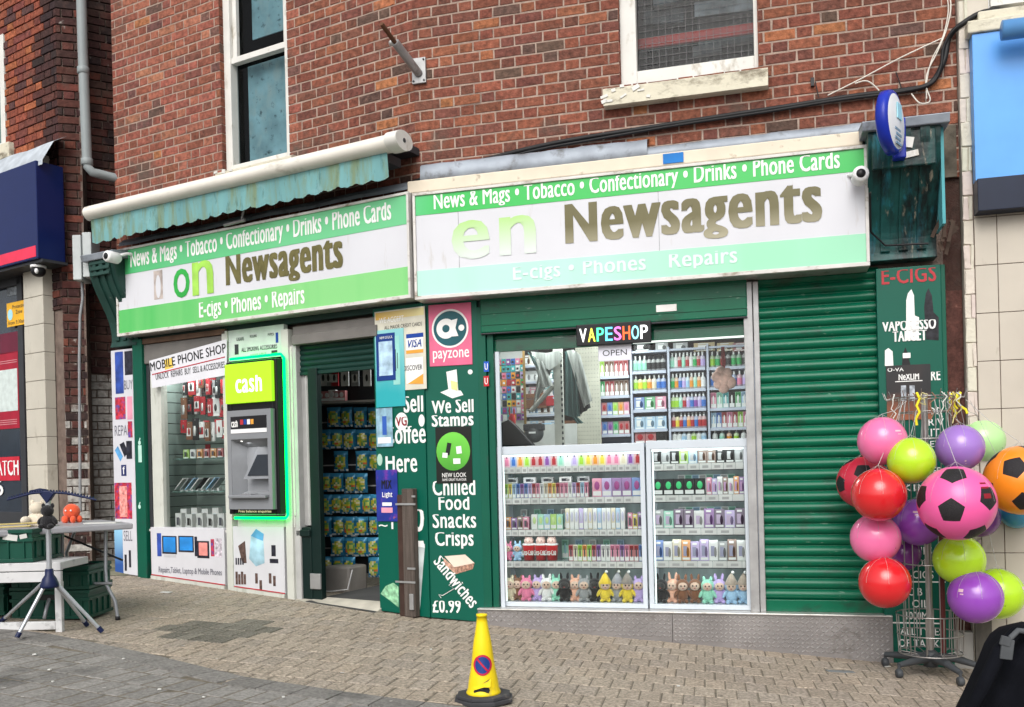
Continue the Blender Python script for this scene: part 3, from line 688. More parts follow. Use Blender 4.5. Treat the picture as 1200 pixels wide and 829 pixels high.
# ================================================================ CABLES on the wall
def cable(fr, pts, y, r, mat, label, wob=0):
    P_ = [fr.P(px, py, yy if yy is not None else y) for (px, py, yy) in [(p[0], p[1], p[2] if len(p) > 2 else None) for p in pts]]
    mb = MB(); V = [Vector(p) for p in P_]; sm = []
    for i in range(len(V)-1):
        p0, p1, p2, p3 = V[max(i-1, 0)], V[i], V[i+1], V[min(i+2, len(V)-1)]
        for k in range(6):
            t = k/6; sm.append(.5*((2*p1)+(-p0+p2)*t+(2*p0-5*p1+4*p2-p3)*t*t+(-p0+3*p1-3*p2+p3)*t**3))
    sm.append(V[-1]); mb.tube(sm, r, 7)
    return solo('cable', mb, mat, label, 'cable', fr, P_[0])
m_cab = M('black cable', (.012, .012, .013), .5, var=.3, dirt=((.3, .3, .3), .3, 8, (1, 1, 1)))
m_wcab = M('white cable', (.66, .62, .55), .5)
cable(R, [(478, 216), (560, 190), (650, 168), (760, 150), (850, 136), (910, 127), (1000, 113), (1060, 106), (1090, 98), (1106, 72), (1112, 45), (1128, 28, -.02), (1160, 13, -.02), (1215, 17, -.02)], .02, .02, m_cab, 'thick black cable bundle running over both signs to the blue shop')
cable(R, [(520, 206), (620, 178), (700, 163), (800, 146), (900, 131), (980, 118), (1040, 110), (1088, 100), (1102, 80), (1106, 55), (1120, 33, -.02), (1150, 18, -.02), (1215, 13, -.02)], .005, .011, m_cab, 'thinner black cable tied along the thick bundle')
cable(R, [(970, 112), (1010, 92), (1055, 68), (1106, 44)], .02, .005, m_wcab, 'straight white cable rising diagonally over the bricks to the right')
cable(R, [(1113, -5), (1114, 12), (1108, 38), (1098, 62), (1088, 82), (1085, 100), (1090, 118), (1078, 121), (1068, 110)], .015, .005, m_wcab, 'white cable hanging down the right brick edge in a loop')
cable(R, [(1110, -5), (1111, 16), (1104, 46), (1092, 70), (1086, 96), (1086, 116)], .018, .004, m_wcab, 'second white cable next to the looping one')
cable(R, [(1002, 98), (1015, 95), (1025, 101), (1033, 110)], .02, .005, m_wcab, 'short curved white cable above the round sign')
cable(R, [(1050, 85), (1054, 96), (1057, 106)], .03, .004, m_cab, 'tiny black cable end poking up from the bundle')
p = R.P(952, 97, .04); mb = MB(); mb.box(p[0]-.012, p[0]+.012, .02, .05, p[2]-.03, p[2]+.03); mb.tube([(p[0]+.02, .03, p[2]), (p[0]+.04, .02, p[2]-.12)], .004, 6)
solo('cable_clip', mb, m_blk, 'small black clip on the bricks right of the mesh window', 'clip', R, p)
# ================================================================ RIGHT SHUTTER, POSTS, PLINTH
PLT = R.z(900, 720, -.05)                     # plinth top
xA, xB = R.x(563, 700, 0), R.x(1045, 748, 0)
pl = thing('stall_riser', 'silver checker plate stall riser below the vape cabinets and green shutter', 'riser', R, (xA, 0, PLT-.4))
xj = R.x(788, 735, -.08)
def gzR(x): p = R.m @ Vector((x, 0, 0)); return GZ(p.x)
for (a, b) in ((xA, xj-.002), (xj+.002, xB)):
    mb = MB(); mb.prism([(a, gzR(a)-.02), (b, gzR(b)-.02), (b, PLT), (a, PLT)], -.08, .06)
    x = a+.02; k = 0
    while x < b-.02:
        z = PLT-.022; j = 0
        while z > gzR(x)+.02:
            an = .6 if (j+k) % 2 else -.6; l, w_ = .019, .0065
            ca, sa = math.cos(an), math.sin(an)
            pts = [(-l, 0), (0, -w_), (l, 0), (0, w_)]
            mb.m = 1; mb.add([(x+u*ca-v*sa, -.0805, z+u*sa+v*ca) for u, v in pts]+[(x+u*ca*.4, -.087, z+u*sa*.4) for u in (-l, l)], [(0, 1, 5, 4), (1, 2, 5), (4, 5, 3), (5, 2, 3), (0, 4, 3)]); mb.m = 0
            z -= .03; j += 1
        x += .034; k += 1
    part('checker_plate', mb, [M('checker plate steel', (.27, .255, .25), .45, metal=.5, var=.15, scale=3, dirt=[((.13, .115, .1), .34, 3, (1, 1, 2))]), M('pale tread studs', (.46, .44, .43), .35, metal=.6, var=.2, scale=4)], pl)  # studs coloured paler than the plate so the pattern stands out
mb = MB(); mb.box(xA, xB, -.095, .35, PLT, PLT+.012); part('sill_sheet', mb, m_alu, pl, bevel=.003)
ZT = PLT+.012
# posts
def post(px0, px1, pyt, pyb, y0, y1, fr, mat, name, label, cat='post', zb=None):
    x0, x1 = fr.x(px0, (pyt+pyb)/2, y0), fr.x(px1, (pyt+pyb)/2, y0); zt = fr.z(px0, pyt, y0); z0 = fr.z(px0, pyb, y0) if zb is None else zb
    mb = MB(); mb.box(x0, x1, y0, y1, z0, zt); return solo(name, mb, mat, label, cat, fr, ((x0+x1)/2, y0, z0), bevel=.004)
x0, x1 = R.x(875, 520, -.03), R.x(893, 520, -.03); zt = R.z(880, 330, -.03)
t = thing('guide_and_gap_strip', 'galvanised shutter guide post between the display window and closed green shutter', 'post', R, (x0, 0, ZT))
mb = MB(); mb.box(x0, x0+.065, -.03, .06, ZT, zt); part('channel', mb, m_galv, t, bevel=.004)
mb = MB(); mb.box(x0+.07, x1, -.02, .05, ZT, zt); part('channel', mb, m_galv, t, bevel=.004)
SLP = .0805
def shutter(fr, x0, x1, z0, z1, y, mat, label, pitch=SLP, depth=.02, parentname='roller_shutter', lock=None):
    t = thing(parentname, label, 'shutter', fr, (x0, y, z0)); prof = []
    n = int(math.ceil((z1-z0-.09)/pitch)); z = z0+.09; seg = 7
    for k in range(n):
        for i in range(seg+1):
            s_ = i/seg; zz = z+pitch*(k+s_*.86); prof.append((y-depth*math.sin(math.pi*s_)**.8, zz))
        prof.append((y+.006, z+pitch*(k+.89))); prof.append((y+.006, z+pitch*(k+.97)))
    mb = MB(); mb.extr(prof, x0, x1, closed=False, smooth=True)
    sl_ = part('slats', mb, mat, t)
    mb = MB(); mb.box(x0, x1, y-depth, y+.02, z0, z0+.088); part('bottom_rail', mb, mat, t, bevel=.004)
    return t
m_shut = M('green shutter enamel', (.0, .11, .055), .33, var=.12, scale=2, dirt=[((.01, .06, .035), .38, 9, (.6, 1, 1)), ((.30, .40, .33), .30, 26, (.4, 1, 1.5)), ((.02, .05, .03), .38, 2.2, (1, 1, 1.6))])
shutter(R, R.x(893, 520, .0), R.x(1031, 520, 0)+.02, ZT, R.z(960, 328, 0)+.05, .03, m_shut, 'fully closed green roller shutter left of the e-cig panel')
x0, x1 = R.x(566, 385, .02), R.x(876, 370, .02)
t = shutter(R, x0, x1, R.z(575, 413, .03), R.z(575, 413, .03)+.62, .05, m_shut, 'half raised green roller shutter above the vape shop window', pitch=.062, depth=.012)
zz = R.z(700, 383, -.0); mb = MB(); mb.box(x0, x1, -.045, -.02, zz+.0, zz+.35); part('hood', mb, m_shut, t, bevel=.01)
mb = MB(); mb.box(x0, x1, -.05, -.018, zz-.012, zz+.0); part('hood_lip', mb, m_dark, t, bevel=.004)
for k in range(3): mb = MB(); mb.box(x0, x1, -.052, -.045, zz+.06+.09*k, zz+.068+.09*k); part('hood_rib', mb, m_shut, t)
lp = R.rc(769, 358, 366, 793, -.05); mb = MB(); mb.box(lp[0], lp[1], -.052, -.045, lp[2], lp[3]); part('maker_plate', mb, m_alu, t)
# green frame left of window
zt = R.z(565, 360, -.02)
x0, x1 = R.x(563, 540, -.02), R.x(583, 540, 0)
t = thing('door_frame', 'green painted upright left of the vape shop window', 'frame', R, (x0, 0, ZT))
mb = MB(); mb.box(x0, x0+.07, -.03, .1, ZT, zt); part('upright', mb, m_green, t, bevel=.004)
mb = MB(); mb.box(x0+.074, x1-.01, -.01, .1, ZT, zt); part('guide', mb, m_green, t, bevel=.004)
for k, (py, mm, tx) in enumerate(((430, M('blue sticker', (.02, .1, .5)), 'U'), (447, M('red sticker', (.5, .02, .03)), 'U'))):
    q = R.rc(567, py-6, py+6, 573, -.03); mb = MB(); mb.box(q[0], q[1], -.033, -.031, q[2], q[3]); part('sticker', mb, mm, t)
    text(t, tx, (q[0]+.008, q[1]-.008, q[2]+.015, q[3]-.015), -.034, m_wlet, bold=.02)
# ================================================================ GREEN PANEL with payzone, stamps, sandwiches
def vinyl(fr, xl, yt, yb, xr, y, label, name='lettered_board', slope_bottom=True):
    x0, x1, z0, z1 = fr.rc(xl, yt, yb, xr, y)
    t = thing(name, label, 'panel', fr, (x0, 0, z0)); g = lambda x: GZ((fr.m @ Vector((x, 0, 0))).x)
    mb = MB(); mb.prism([(x0, g(x0)+.01), (x1, g(x1)+.01), (x1, z1), (x0, z1)], y, .06); part('board', mb, m_panel, t, bevel=.003)
    return t, x0, x1, z0, z1
tP, px0, px1, pz0, pz1 = vinyl(R, 500.5, 356, 721, 563, -.03, 'green vinyl panel listing stamps, chilled food, snacks, crisps and sandwiches')
def tx(par, fr, s, xl, yt, yb, xr, y, mat=m_wlet, bold=.03, rot=0, **k):
    text(par, s, fr.rc(xl, yt, yb, xr, y), y, mat, bold=bold, rot=rot, **k)
yP = -.0312
tx(tP, R, 'We Sell', 506, 470, 485, 555, yP, bold=.04); tx(tP, R, 'Stamps', 506, 487, 503, 555, yP, bold=.045)
tx(tP, R, 'Chilled', 507, 564, 581, 557, yP); tx(tP, R, 'Food', 514, 583, 598, 550, yP)
tx(tP, R, 'Snacks', 507, 603, 619, 558, yP); tx(tP, R, 'Crisps', 510, 624, 643, 555, yP)
tx(tP, R, '\u00a30.99', 507, 704, 718, 540, yP, bold=.035)
# Sandwiches, set diagonally
q = R.P(534, 682, yP); text(tP, 'Sandwiches', (q[0]-.245, q[0]+.245, q[2]-.045, q[2]+.045), yP, m_wlet, bold=.03, rot=math.radians(-50))
# printed stamp and sandwich pictures
def flat(par, fr, poly, y, mat, name='print', rel=None, bevel=0):
    mb = MB(); mb.prism([(fr.x(a, b, y), fr.z(a, b, y)) for a, b in poly], y, y+.0012); return part(name, mb, mat, par)
flat(tP, R, [(523, 436), (535, 433), (537, 458), (526, 461)], yP-.0005, m_wlet, 'stamp_picture'); flat(tP, R, [(528, 446), (536, 448), (536, 458), (529, 456)], yP-.003, M('pale yellow print', (.7, .68, .3)), 'stamp_picture')
flat(tP, R, [(516, 460), (526, 456), (540, 458), (543, 463), (530, 467)], yP+.0006, m_wlet, 'stamp_picture')
flat(tP, R, [(521, 652), (545, 650), (556, 660), (532, 665)], yP-.003, M('bread', (.72, .60, .50)), 'sandwich_picture')
flat(tP, R, [(520, 654), (532, 665), (534, 673), (520, 661)], yP-.002, M('bread crust', (.55, .33, .24), var=.5, scale=40), 'sandwich_picture')
flat(tP, R, [(532, 665), (556, 660), (554, 667), (534, 673)], yP-.002, M('sandwich filling', (.35, .2, .14), var=.7, scale=60), 'sandwich_picture')
mb = MB(); pz = [R.P(a, b, yP-.003) for a, b in ((531, 672), (534, 680), (526, 686), (532, 690), (519, 698), (514, 697), (517, 701))]; mb.tube(pz, .003, 5); part('scratched_graffiti', mb, m_wlet, tP)
mb = MB(); c_ = R.P(551, 436, yP); mb.disc(c_, .02); part('round_seal', mb, m_wlet, tP)
# payzone sign
q = R.rc(503, 358, 430, 553, -.033)
t = thing('poster', 'pink payment sign with a dark round emblem above the stamps lettering', 'sign', R, (q[0], -.033, q[2]))
mb = MB(); mb.box(q[0], q[1], -.037, -.033, q[2], q[3]); part('sheet', mb, M('pink vinyl', (.66, .13, .24), .35, var=.1), t, bevel=.004)
cx, cz = (q[0]+q[1])/2, q[3]-(q[3]-q[2])*.40; r_ = (q[1]-q[0])*.43
mb = MB(); mb.disc((cx, -.0385, cz), r_, 40); part('emblem', mb, m_wlet, t)
mb = MB(); mb.disc((cx, -.0395, cz), r_*.90, 40); part('emblem', mb, M('dark teal print', (.01, .09, .11), .35), t)
mb = MB(); mb.lathe([(r_*.20, 0), (r_*.52, 0)], (cx-r_*.22, -.0405, cz), 32, axis='y'); part('emblem', mb, m_wlet, t)
mb = MB(); mb.prism([(cx+r_*.1, cz+r_*.42), (cx+r_*.42, cz+r_*.48), (cx+r_*.3, cz), (cx+r_*.45, cz-r_*.42), (cx+r_*.1, cz-r_*.42)], -.0425, -.0408); part('emblem', mb, m_wlet, t)
mb = MB(); mb.disc((cx+r_*.62, -.0405, cz), r_*.16, 20); part('emblem', mb, m_wlet, t)
text(t, 'payzone', (q[0]+.03, q[1]-.025, q[2]+.03, q[2]+.125), -.038, m_wlet, bold=.015)
# small green poster NEW LOOK
q = R.rc(511, 501, 567, 553, -.034)
t = thing('poster', 'bright green and black poster with two small gadgets below the stamps lettering', 'poster', R, (q[0], -.034, q[2]))
mb = MB(); mb.box(q[0], q[1], -.036, -.034, q[2], q[3]); part('sheet', mb, M('black print', (.01, .012, .01), .3), t)
mb = MB(); mb.disc((cx, -.0368, (q[2]+q[3])/2+.03), (q[1]-q[0])*.47, 28, rz=(q[3]-q[2])*.34); part('glow_print', mb, gradmat('green glow print', (.02, .2, .01), (.16, .6, .06), 0, .4, nz=.3), t)
mb = MB(); mb.obox((cx-.03, -.039, cz-.66+.0), .016, .001, .045, Matrix.Rotation(.2, 3, 'Y')); 
zc_ = (q[2]+q[3])/2
mb = MB(); mb.obox((cx-.04, -.0385, zc_+.05), .018, .001, .05, Matrix.Rotation(.2, 3, 'Y')); part('gadget_print', mb, m_blk, t)
mb = MB(); mb.obox((cx+.05, -.0385, zc_+.04), .022, .001, .03, Matrix.Rotation(-.1, 3, 'Y')); part('gadget_print', mb, m_wt, t)
mb = MB(); mb.obox((cx-.07, -.039, zc_+.0), .022, .001, .02, Matrix.Rotation(.1, 3, 'Y')); part('gadget_print', mb, m_wt, t)
mb = MB(); mb.obox((cx+.03, -.039, zc_-.05), .03, .001, .022, Matrix.Rotation(0, 3, 'Y')); part('gadget_print', mb, m_wt, t)
text(t, 'NEW LOOK', (q[0]+.05, q[1]-.05, q[2]+.05, q[2]+.085), -.038, m_wlet, bold=.01); text(t, 'SAME GREAT FLAVOUR', (q[0]+.05, q[1]-.05, q[2]+.02, q[2]+.04), -.038, m_wlet, bold=.01)
# ---------------- panel on the left plane
tQ, qx0, qx1, qz0, qz1 = vinyl(L, 441, 362, 716, 499, -.03, 'green vinyl panel with coffee lettering between the doorway and weathered timber post')
mb = MB(); mb.extz([(0, 0), (.0, -.03), (.05, -.0)], .0, 1); 
tx(tQ, L, 'Sell', 473, 465, 484, 496, yP, bold=.04); tx(tQ, L, 'Coffee', 451, 501, 521, 499, yP, bold=.035); tx(tQ, L, 'Here', 452, 535, 554, 489, yP, bold=.035)
tx(tQ, L, '0', 484, 597, 623, 497, yP, bold=.04)
tx(tQ, L, '~1', 444, 612, 620, 461, yP, bold=.04)
mb = MB(); c_ = L.P(494, 493, yP); mb.disc(c_, .03, rz=.05); part('bean_print', mb, m_wlet, tQ)
mb = MB(); c_ = L.P(445, 539, yP); mb.disc(c_, .028, rz=.05); part('bean_print', mb, M('pale mint print', (.4, .6, .5)), tQ)
flat(tQ, L, [(485, 640), (491, 634), (498, 638), (492, 715), (488, 715)], yP, M('paper cup print', (.45, .5, .5), var=.3), 'cup_print')
flat(tQ, L, [(483, 640), (486, 634), (496, 634), (498, 642)], yP-.001, m_wlet, 'cup_lid_print')
flat(tQ, L, [(446, 696), (452, 687), (461, 683), (467, 688), (467, 712), (457, 704)], yP, M('mint leaf print', (.25, .5, .3), var=.5, scale=30), 'leaf_print')
# timber post
zg = GZ(-1.0)
t = thing('timber_post', 'weathered grey timber post strapped in front of the green coffee panel', 'post', L, (L.x(475, 722, -.15), -.15, GZ(-.9)))
x0, x1 = L.x(465, 640, -.10), L.x(485, 640, -.10); zt = L.z(475, 573, -.10)
m_tim = M('weathered timber', (.085, .068, .058), .9, var=.35, scale=6, stretch=(8, 8, .5), bump=.5, bscale=60)
mb = MB(); mb.box(x0, x0+.055, -.085, -.035, GZ(-.95), zt-.05); part('plank', mb, M('reddish dark timber', (.05, .028, .022), .9, var=.3), t, bevel=.006)
mb = MB(); mb.box(x0+.06, x1, -.10, -.035, GZ(-.95), zt); part('plank', mb, m_tim, t, bevel=.006)
for py, xa_, xb_ in ((591, 465, 489), (582, 484, 493), (666, 479, 493), (682, 465, 489)):
    z = L.z(470, py, -.10); mb = MB(); a_, b_ = L.x(xa_, py, -.10), L.x(min(xb_, 487), py, -.10); mb.box(a_-.01, b_, -.107, -.101, z-.008, z+.008); part('metal_strap', mb, m_galv, t)
mb = MB(); z = L.z(487, 705, -.10); mb.box(x1-.05, x1-.01, -.115, -.1005, z-.07, z+.06); part('padlock_hasp', mb, m_galv, t, bevel=.004)
# posters on it
def poster(fr, xl, yt, yb, xr, y, mat, label, cat='poster', name='poster', th=.003):
    q = fr.rc(xl, yt, yb, xr, y); t = thing(name, label, cat, fr, (q[0], y, q[2])); mb = MB(); mb.box(q[0], q[1], y, y+th, q[2], q[3]); part('sheet', mb, mat, t); return t, q
t, q = poster(L, 440, 366, 460, 499, -.036, M('amber to white print', (.62, .60, .50), .4, dirt=((.5, .45, .3), .35, 6, (1, 1, 1))), 'yellow topped card payment poster high on the green coffee panel')
mb = MB(); mb.box(q[0]+.01, q[1]-.01, -.0375, -.036, q[2]+.6, q[3]-.01); part('header_print', mb, gradmat('amber print', (.62, .36, .05), (.70, .62, .30), 0, .45, axis=0, nz=.2), t)
text(t, 'WE ACCEPT', (q[0]+.05, q[0]+.30, q[3]-.10, q[3]-.055), -.0378, m_wlet, bold=.01); text(t, 'ALL MAJOR CREDIT CARDS', (q[0]+.1, q[1]-.03, q[3]-.165, q[3]-.125), -.0378, m_blk, bold=.0)
def blk(par, fr, xl, yt, yb, xr, y, mat, name='print'):
    g = fr.rc(xl, yt, yb, xr, y); mb = MB(); mb.box(g[0], g[1], y, y+.0012, g[2], g[3]); return part(name, mb, mat, par), g
yk = -.0378
blk(t, L, 476, 392, 397, 496, yk, M('navy print', (.01, .05, .28))); blk(t, L, 476, 397, 411, 496, yk, m_wlet); blk(t, L, 476, 411, 415, 496, yk, M('orange print', (.72, .33, .05)))
tx(t, L, 'VISA', 478, 399, 408, 494, yk-.0005, M('navy print', (.01, .05, .28)), bold=.03, shear=.3)
blk(t, L, 476, 420, 450, 496, yk, m_wlet); tx(t, L, 'DISCOVER', 473, 429, 435, 495, yk-.0005, m_dark, bold=.02)
flat(t, L, [(478, 450), (496, 438), (496, 450)], yk-.0008, M('orange print', (.72, .33, .05)), 'print')
m_tealp = gradmat('teal vape poster', (.02, .36, .40), (.30, .62, .62), .1, .75, nz=.3)
t, q = poster(L, 440, 388, 478, 474, -.042, m_tealp, 'teal poster of a vape pen overlapping the yellow topped poster')
mb = MB(); xx = (q[0]+q[1])/2+.07; mb.extz([(xx-.035, -.0435), (xx+.035, -.0435), (xx+.035, -.042), (xx-.035, -.042)], q[2]+.18, q[3]-.06); part('pen_print', mb, M('pale teal print', (.28, .6, .55)), t)
mb = MB(); mb.box(xx-.012, xx-.004, -.0445, -.0437, q[3]-.35, q[3]-.17); mb.box(xx+.008, xx+.014, -.0445, -.0437, q[3]-.33, q[3]-.2); part('pen_print', mb, m_dark, t)
t, q = poster(L, 441, 392, 447, 463, -.046, M('navy poster', (.01, .04, .2), .4), 'navy edged poster with a pale blue picture high on the coffee panel')
blk(t, L, 444, 401, 441, 460, -.048, M('pale icy print', (.40, .56, .70), var=.4, scale=12), 'picture'); tx(t, L, 'NEW STOCK', 445, 395, 398, 460, -.0478, m_wlet)
t, q = poster(L, 441, 479, 524, 460, -.044, M('blue grey poster', (.24, .40, .50), var=.4, scale=14), 'torn blue grey poster below the teal vape poster')
blk(t, L, 448, 488, 510, 453, -.0455, M('blue print', (.03, .1, .4)), 'picture'); blk(t, L, 443, 513, 520, 458, -.0455, m_wt, 'picture')
q = L.rc(463, 485, 504, 478, -.0345); t = thing('sticker', 'white sticker with dark red VG letters beside the Coffee lettering', 'sticker', L, (q[0], -.0345, q[2]))
mb = MB(); mb.disc(((q[0]+q[1])/2, -.0345, (q[2]+q[3])/2), (q[1]-q[0])/2, 24, rz=(q[3]-q[2])*.55); part('disc', mb, m_wlet, t); text(t, 'VG', (q[0]+.01, q[1]-.01, q[2]+.03, q[3]-.03), -.0355, M('dark red print', (.25, .01, .02)), bold=.04)
t, q = poster(L, 441, 551, 611, 466, -.04, M('deep blue poster', (.02, .035, .26), .35, var=.4, scale=5, dirt=[((.25, .03, .3), .4, 6, (1, 1, 1)), ((.5, .15, .05), .3, 9, (1, 1, 1))]), 'deep blue poster with bright paint splashes low on the coffee panel')
tx(t, L, 'Light', 448, 577, 584, 460, -.0425, m_wlet, bold=.03); blk(t, L, 448, 589, 593, 459, -.0425, m_wlet); blk(t, L, 447, 595, 601, 460, -.0425, M('pink print', (.7, .3, .4)))
tx(t, L, 'MIX', 447, 563, 573, 459, -.0425, m_blk, bold=.04)
# ================================================================ E-CIGS PANEL on the right
x0, x1, z0, z1 = R.rc(1032, 315, 769, 1108, -.06)
tE = thing('lettered_board', 'green e-cigs panel with white lettering behind the ball rack', 'panel', R, (x0, 0, gzR(x0)))
mb = MB(); mb.prism([(x0, gzR(x0)), (x1, gzR(x1)), (x1, z1), (x0, z1)], -.06, .07); part('board', mb, m_panel, tE, bevel=.004)
mb = MB(); mb.box(x1, x1+.03, -.05, .07, gzR(x1), z1); part('edge_trim', mb, m_green, tE, bevel=.004)
ye = -.0615
tx(tE, R, 'E-CIGS', 1033, 318, 334, 1097, ye, M('red print', (.42, .03, .04), .4), bold=.03)
tx(tE, R, 'VAPORESSO', 1034, 378, 389, 1097, ye-.003, bold=.05); tx(tE, R, 'TARGET', 1046, 389, 401, 1086, ye-.003, bold=.05)
flat(tE, R, [(1064, 344), (1068, 339), (1071, 346), (1072, 370), (1077, 372), (1077, 399), (1062, 399), (1062, 352)], ye, m_wlet, 'vape_print')
flat(tE, R, [(1085, 344), (1088, 338), (1092, 346), (1094, 366), (1100, 372), (1100, 399), (1085, 398), (1083, 360)], ye, M('near black print', (.02, .02, .025), var=.6, scale=30), 'vape_print')
flat(tE, R, [(1037, 411), (1041, 408), (1046, 412), (1047, 429), (1037, 429)], ye, m_wlet, 'bottle_print')
flat(tE, R, [(1058, 415), (1061, 407), (1064, 415), (1067, 428), (1057, 428)], ye, m_blk, 'bottle_print'); blk(tE, R, 1058, 414, 420, 1067, ye-.002, m_wlet, 'label_print')
tx(tE, R, 'RE', 1091, 436, 446, 1102, ye); 
for s_, a, b, c, d in (('OR', 1087, 478, 486, 1104), ('RIV', 1088, 491, 499, 1106), ('KIT', 1082, 503, 512, 1101), ('ET', 1090, 517, 524, 1102), ('KED', 1088, 548, 556, 1104), ('KING', 1058, 568, 576, 1102),
     ('E-OILS', 1060, 641, 650, 1092), ('FOR', 1067, 655, 664, 1090), ('E-CIGS', 1060, 669, 678, 1094), ('C B D', 1064, 689, 698, 1092), ('OIL', 1069, 703, 712, 1088), ('1000MG', 1062, 717, 726, 1094),
     ('ALL TYPES', 1055, 735, 744, 1105), ('OF TANKS', 1053, 749, 758, 1106), ('AVAILABLE', 1051, 763, 770, 1107)):
    tx(tE, R, s_, a, b, c, d-.0, ye, bold=.015)
for py in (681, 729): blk(tE, R, 1045, py, py+1.6, 1108, ye, m_wlet, 'rule')
t, q = poster(R, 1039, 429, 493, 1091, -.068, gradmat('black poster with orange glow', (.30, .10, .05), (.006, .006, .008), .02, .2, nz=.15), 'black poster with two metallic pods on the e-cigs panel')
tx(t, R, 'NeXLIM', 1053, 439, 446, 1077, -.0695, bold=.04); blk(t, R, 1049, 447, 448, 1081, -.0695, m_wlet, 'rule'); tx(t, R, 'O-VA', 1040, 432, 436, 1059, -.0695)
for a in (1056, 1066): blk(t, R, a, 452, 470, a+6, -.0695, M('metal print', (.35, .38, .42), .3, var=.6, scale=30), 'pod_print')
# ================================================================ LEFT SHOPFRONT: phone window, cash machine, doorway
random.seed(31)
def gzL(x): p = L.m @ Vector((x, 0, 0)); return GZ(p.x)
# tall picture banner at the far left
x0, x1, z0, z1 = L.rc(133, 411, 675, 158, -.05)
t = thing('picture_banner', 'tall white phone repair picture banner at the left end of the shopfront', 'banner', L, (x0, -.05, z0))
mb = MB(); mb.prism([(x0, gzL(x0)+.01), (x1, gzL(x1)+.01), (x1, z1), (x0, z1)], -.05, .05); part('board', mb, M('white banner vinyl', (.58, .58, .62), .35, var=.04), t, bevel=.003)
yb_ = -.0515
m_nb = M('night blue print', (.03, .07, .32), .4, var=.5, scale=8); m_db = M('black phone print', (.02, .02, .03), .3, var=.8, scale=20)
m_rd = M('red flag print', (.45, .03, .05), .4, var=.7, scale=22, dirt=((.05, .08, .35), .45, 18, (1, 1, 1))); m_cy = M('blue phone print', (.10, .32, .60), .4, var=.4, scale=9)
blk(t, L, 135, 413, 462, 144.5, yb_, m_nb, 'phone_print'); blk(t, L, 146, 412, 440, 155, yb_, m_db, 'phone_print')
blk(t, L, 135, 466, 492, 147, yb_, m_rd, 'phone_print'); blk(t, L, 149, 465, 492, 155, yb_, M('pink print', (.7, .3, .4), var=.4), 'phone_print')
tx(t, L, 'BUY', 145.5, 446, 457, 155.5, yb_, M('grey ink', (.14, .14, .17)), bold=.0); tx(t, L, 'REPAIR', 134.5, 499, 511, 155, yb_, M('grey ink', (.14, .14, .17)), bold=.0)
blk(t, L, 150, 494, 513, 155, yb_-.001, m_rd, 'phone_print')
flat(t, L, [(134.5, 528), (138, 523), (144, 535), (141, 541)], yb_, m_cy, 'phone_print'); flat(t, L, [(140, 521), (145, 518), (150, 530), (146, 536)], yb_, m_db, 'phone_print'); blk(t, L, 148, 517, 538, 154.5, yb_-.001, m_db, 'phone_print')
blk(t, L, 142, 545, 558, 148, yb_, M('navy badge', (.02, .03, .12)), 'badge_print'); tx(t, L, 'f', 143.8, 547, 556, 146.8, yb_-.0015, m_wlet, bold=.03)
blk(t, L, 134.5, 566, 608, 154.5, yb_, m_rd, 'phone_wall_print'); blk(t, L, 140, 570, 606, 149, yb_-.001, M('orange pink print', (.75, .28, .25), var=.6, scale=25), 'phone_print')
blk(t, L, 134.5, 620, 672, 144, yb_, gradmat('sky blue print', (.02, .08, .3), (.3, .6, .8), .1, .5, nz=.3), 'phone_print'); tx(t, L, 'SELL', 145, 622, 634, 155, yb_, M('grey ink', (.14, .14, .17)), bold=.0)
blk(t, L, 146, 650, 669, 148.5, yb_, m_db, 'phone_print'); blk(t, L, 151, 645, 665, 153.5, yb_, m_db, 'phone_print')
# green pilaster
x0, x1 = L.x(158, 540, -.06), L.x(169, 540, -.06); zt = L.z(160, 398, -.06)
t = thing('pilaster', 'narrow green pilaster between picture banner and phone shop window', 'pilaster', L, (x0, -.06, gzL(x0)))
mb = MB(); mb.box(x0, x1, -.06, .08, gzL(x0)-.02, zt); part('post', mb, m_green, t, bevel=.006)
for py in (519, 594):                          # small apple shaped stickers
    c_ = L.P(163.5, py, -.062); mb = MB(); mb.disc((c_[0], -.0625, c_[2]), .02, 14, rz=.022); mb.obox((c_[0]+.006, -.063, c_[2]+.034), .006, .0006, .012, Matrix.Rotation(.5, 3, 'Y')); part('fruit_sticker', mb, M('mint sticker', (.45, .7, .6)), t)
blk(t, L, 162, 522, 542, 166, -.0625, M('mint sticker', (.45, .7, .6)), 'sticker')
# dark strips standing for the shade in gaps, phone window frame
def upright(px0, px1, pyt, pyb, y0, y1, mat, name, label, cat, bevel=.004, fr=L, ground=True):
    ym = (pyt+pyb)/2; x0, x1 = fr.x(px0, ym, y0), fr.x(px1, ym, y0); zt = fr.z(px0, pyt, y0); zb = (gzL(x0) if fr is L else gzR(x0))-.02 if ground else fr.z(px0, pyb, y0)
    mb = MB(); mb.box(x0, x1, y0, y1, zb, zt); return solo(name, mb, mat, label, cat, fr, ((x0+x1)/2, y0, zb), bevel=bevel)
upright(169, 177, 402, 677, -.01, .12, m_dark, 'guide_and_gap_strip', 'dark strip for the shaded gap beside the narrow green pilaster', 'post')  # solid dark strip where there is only a shaded gap
fz = L.z(178, 620, .0)
m_cw = M('grubby white frame paint', (.54, .55, .50), .5, var=.06, dirt=((.35, .36, .30), .4, 9, (1, 1, .3)))
upright(178, 190, 440, 620, .0, .08, m_cw, 'window_frame_post', 'white window post left of the phone display', 'post', ground=False)
upright(263, 270, 388, 692, -.05, .06, m_cw, 'window_frame_post', 'white post between the phone display and the cash machine', 'post')
upright(333, 341, 386, 702, -.06, .08, m_cw, 'window_frame_post', 'white post right of the cash machine glow', 'post')
upright(343, 350, 405, 702, -.03, .08, M('light grey paint', (.42, .42, .41), .5), 'door_frame', 'light grey door frame post left of the shop doorway', 'frame')
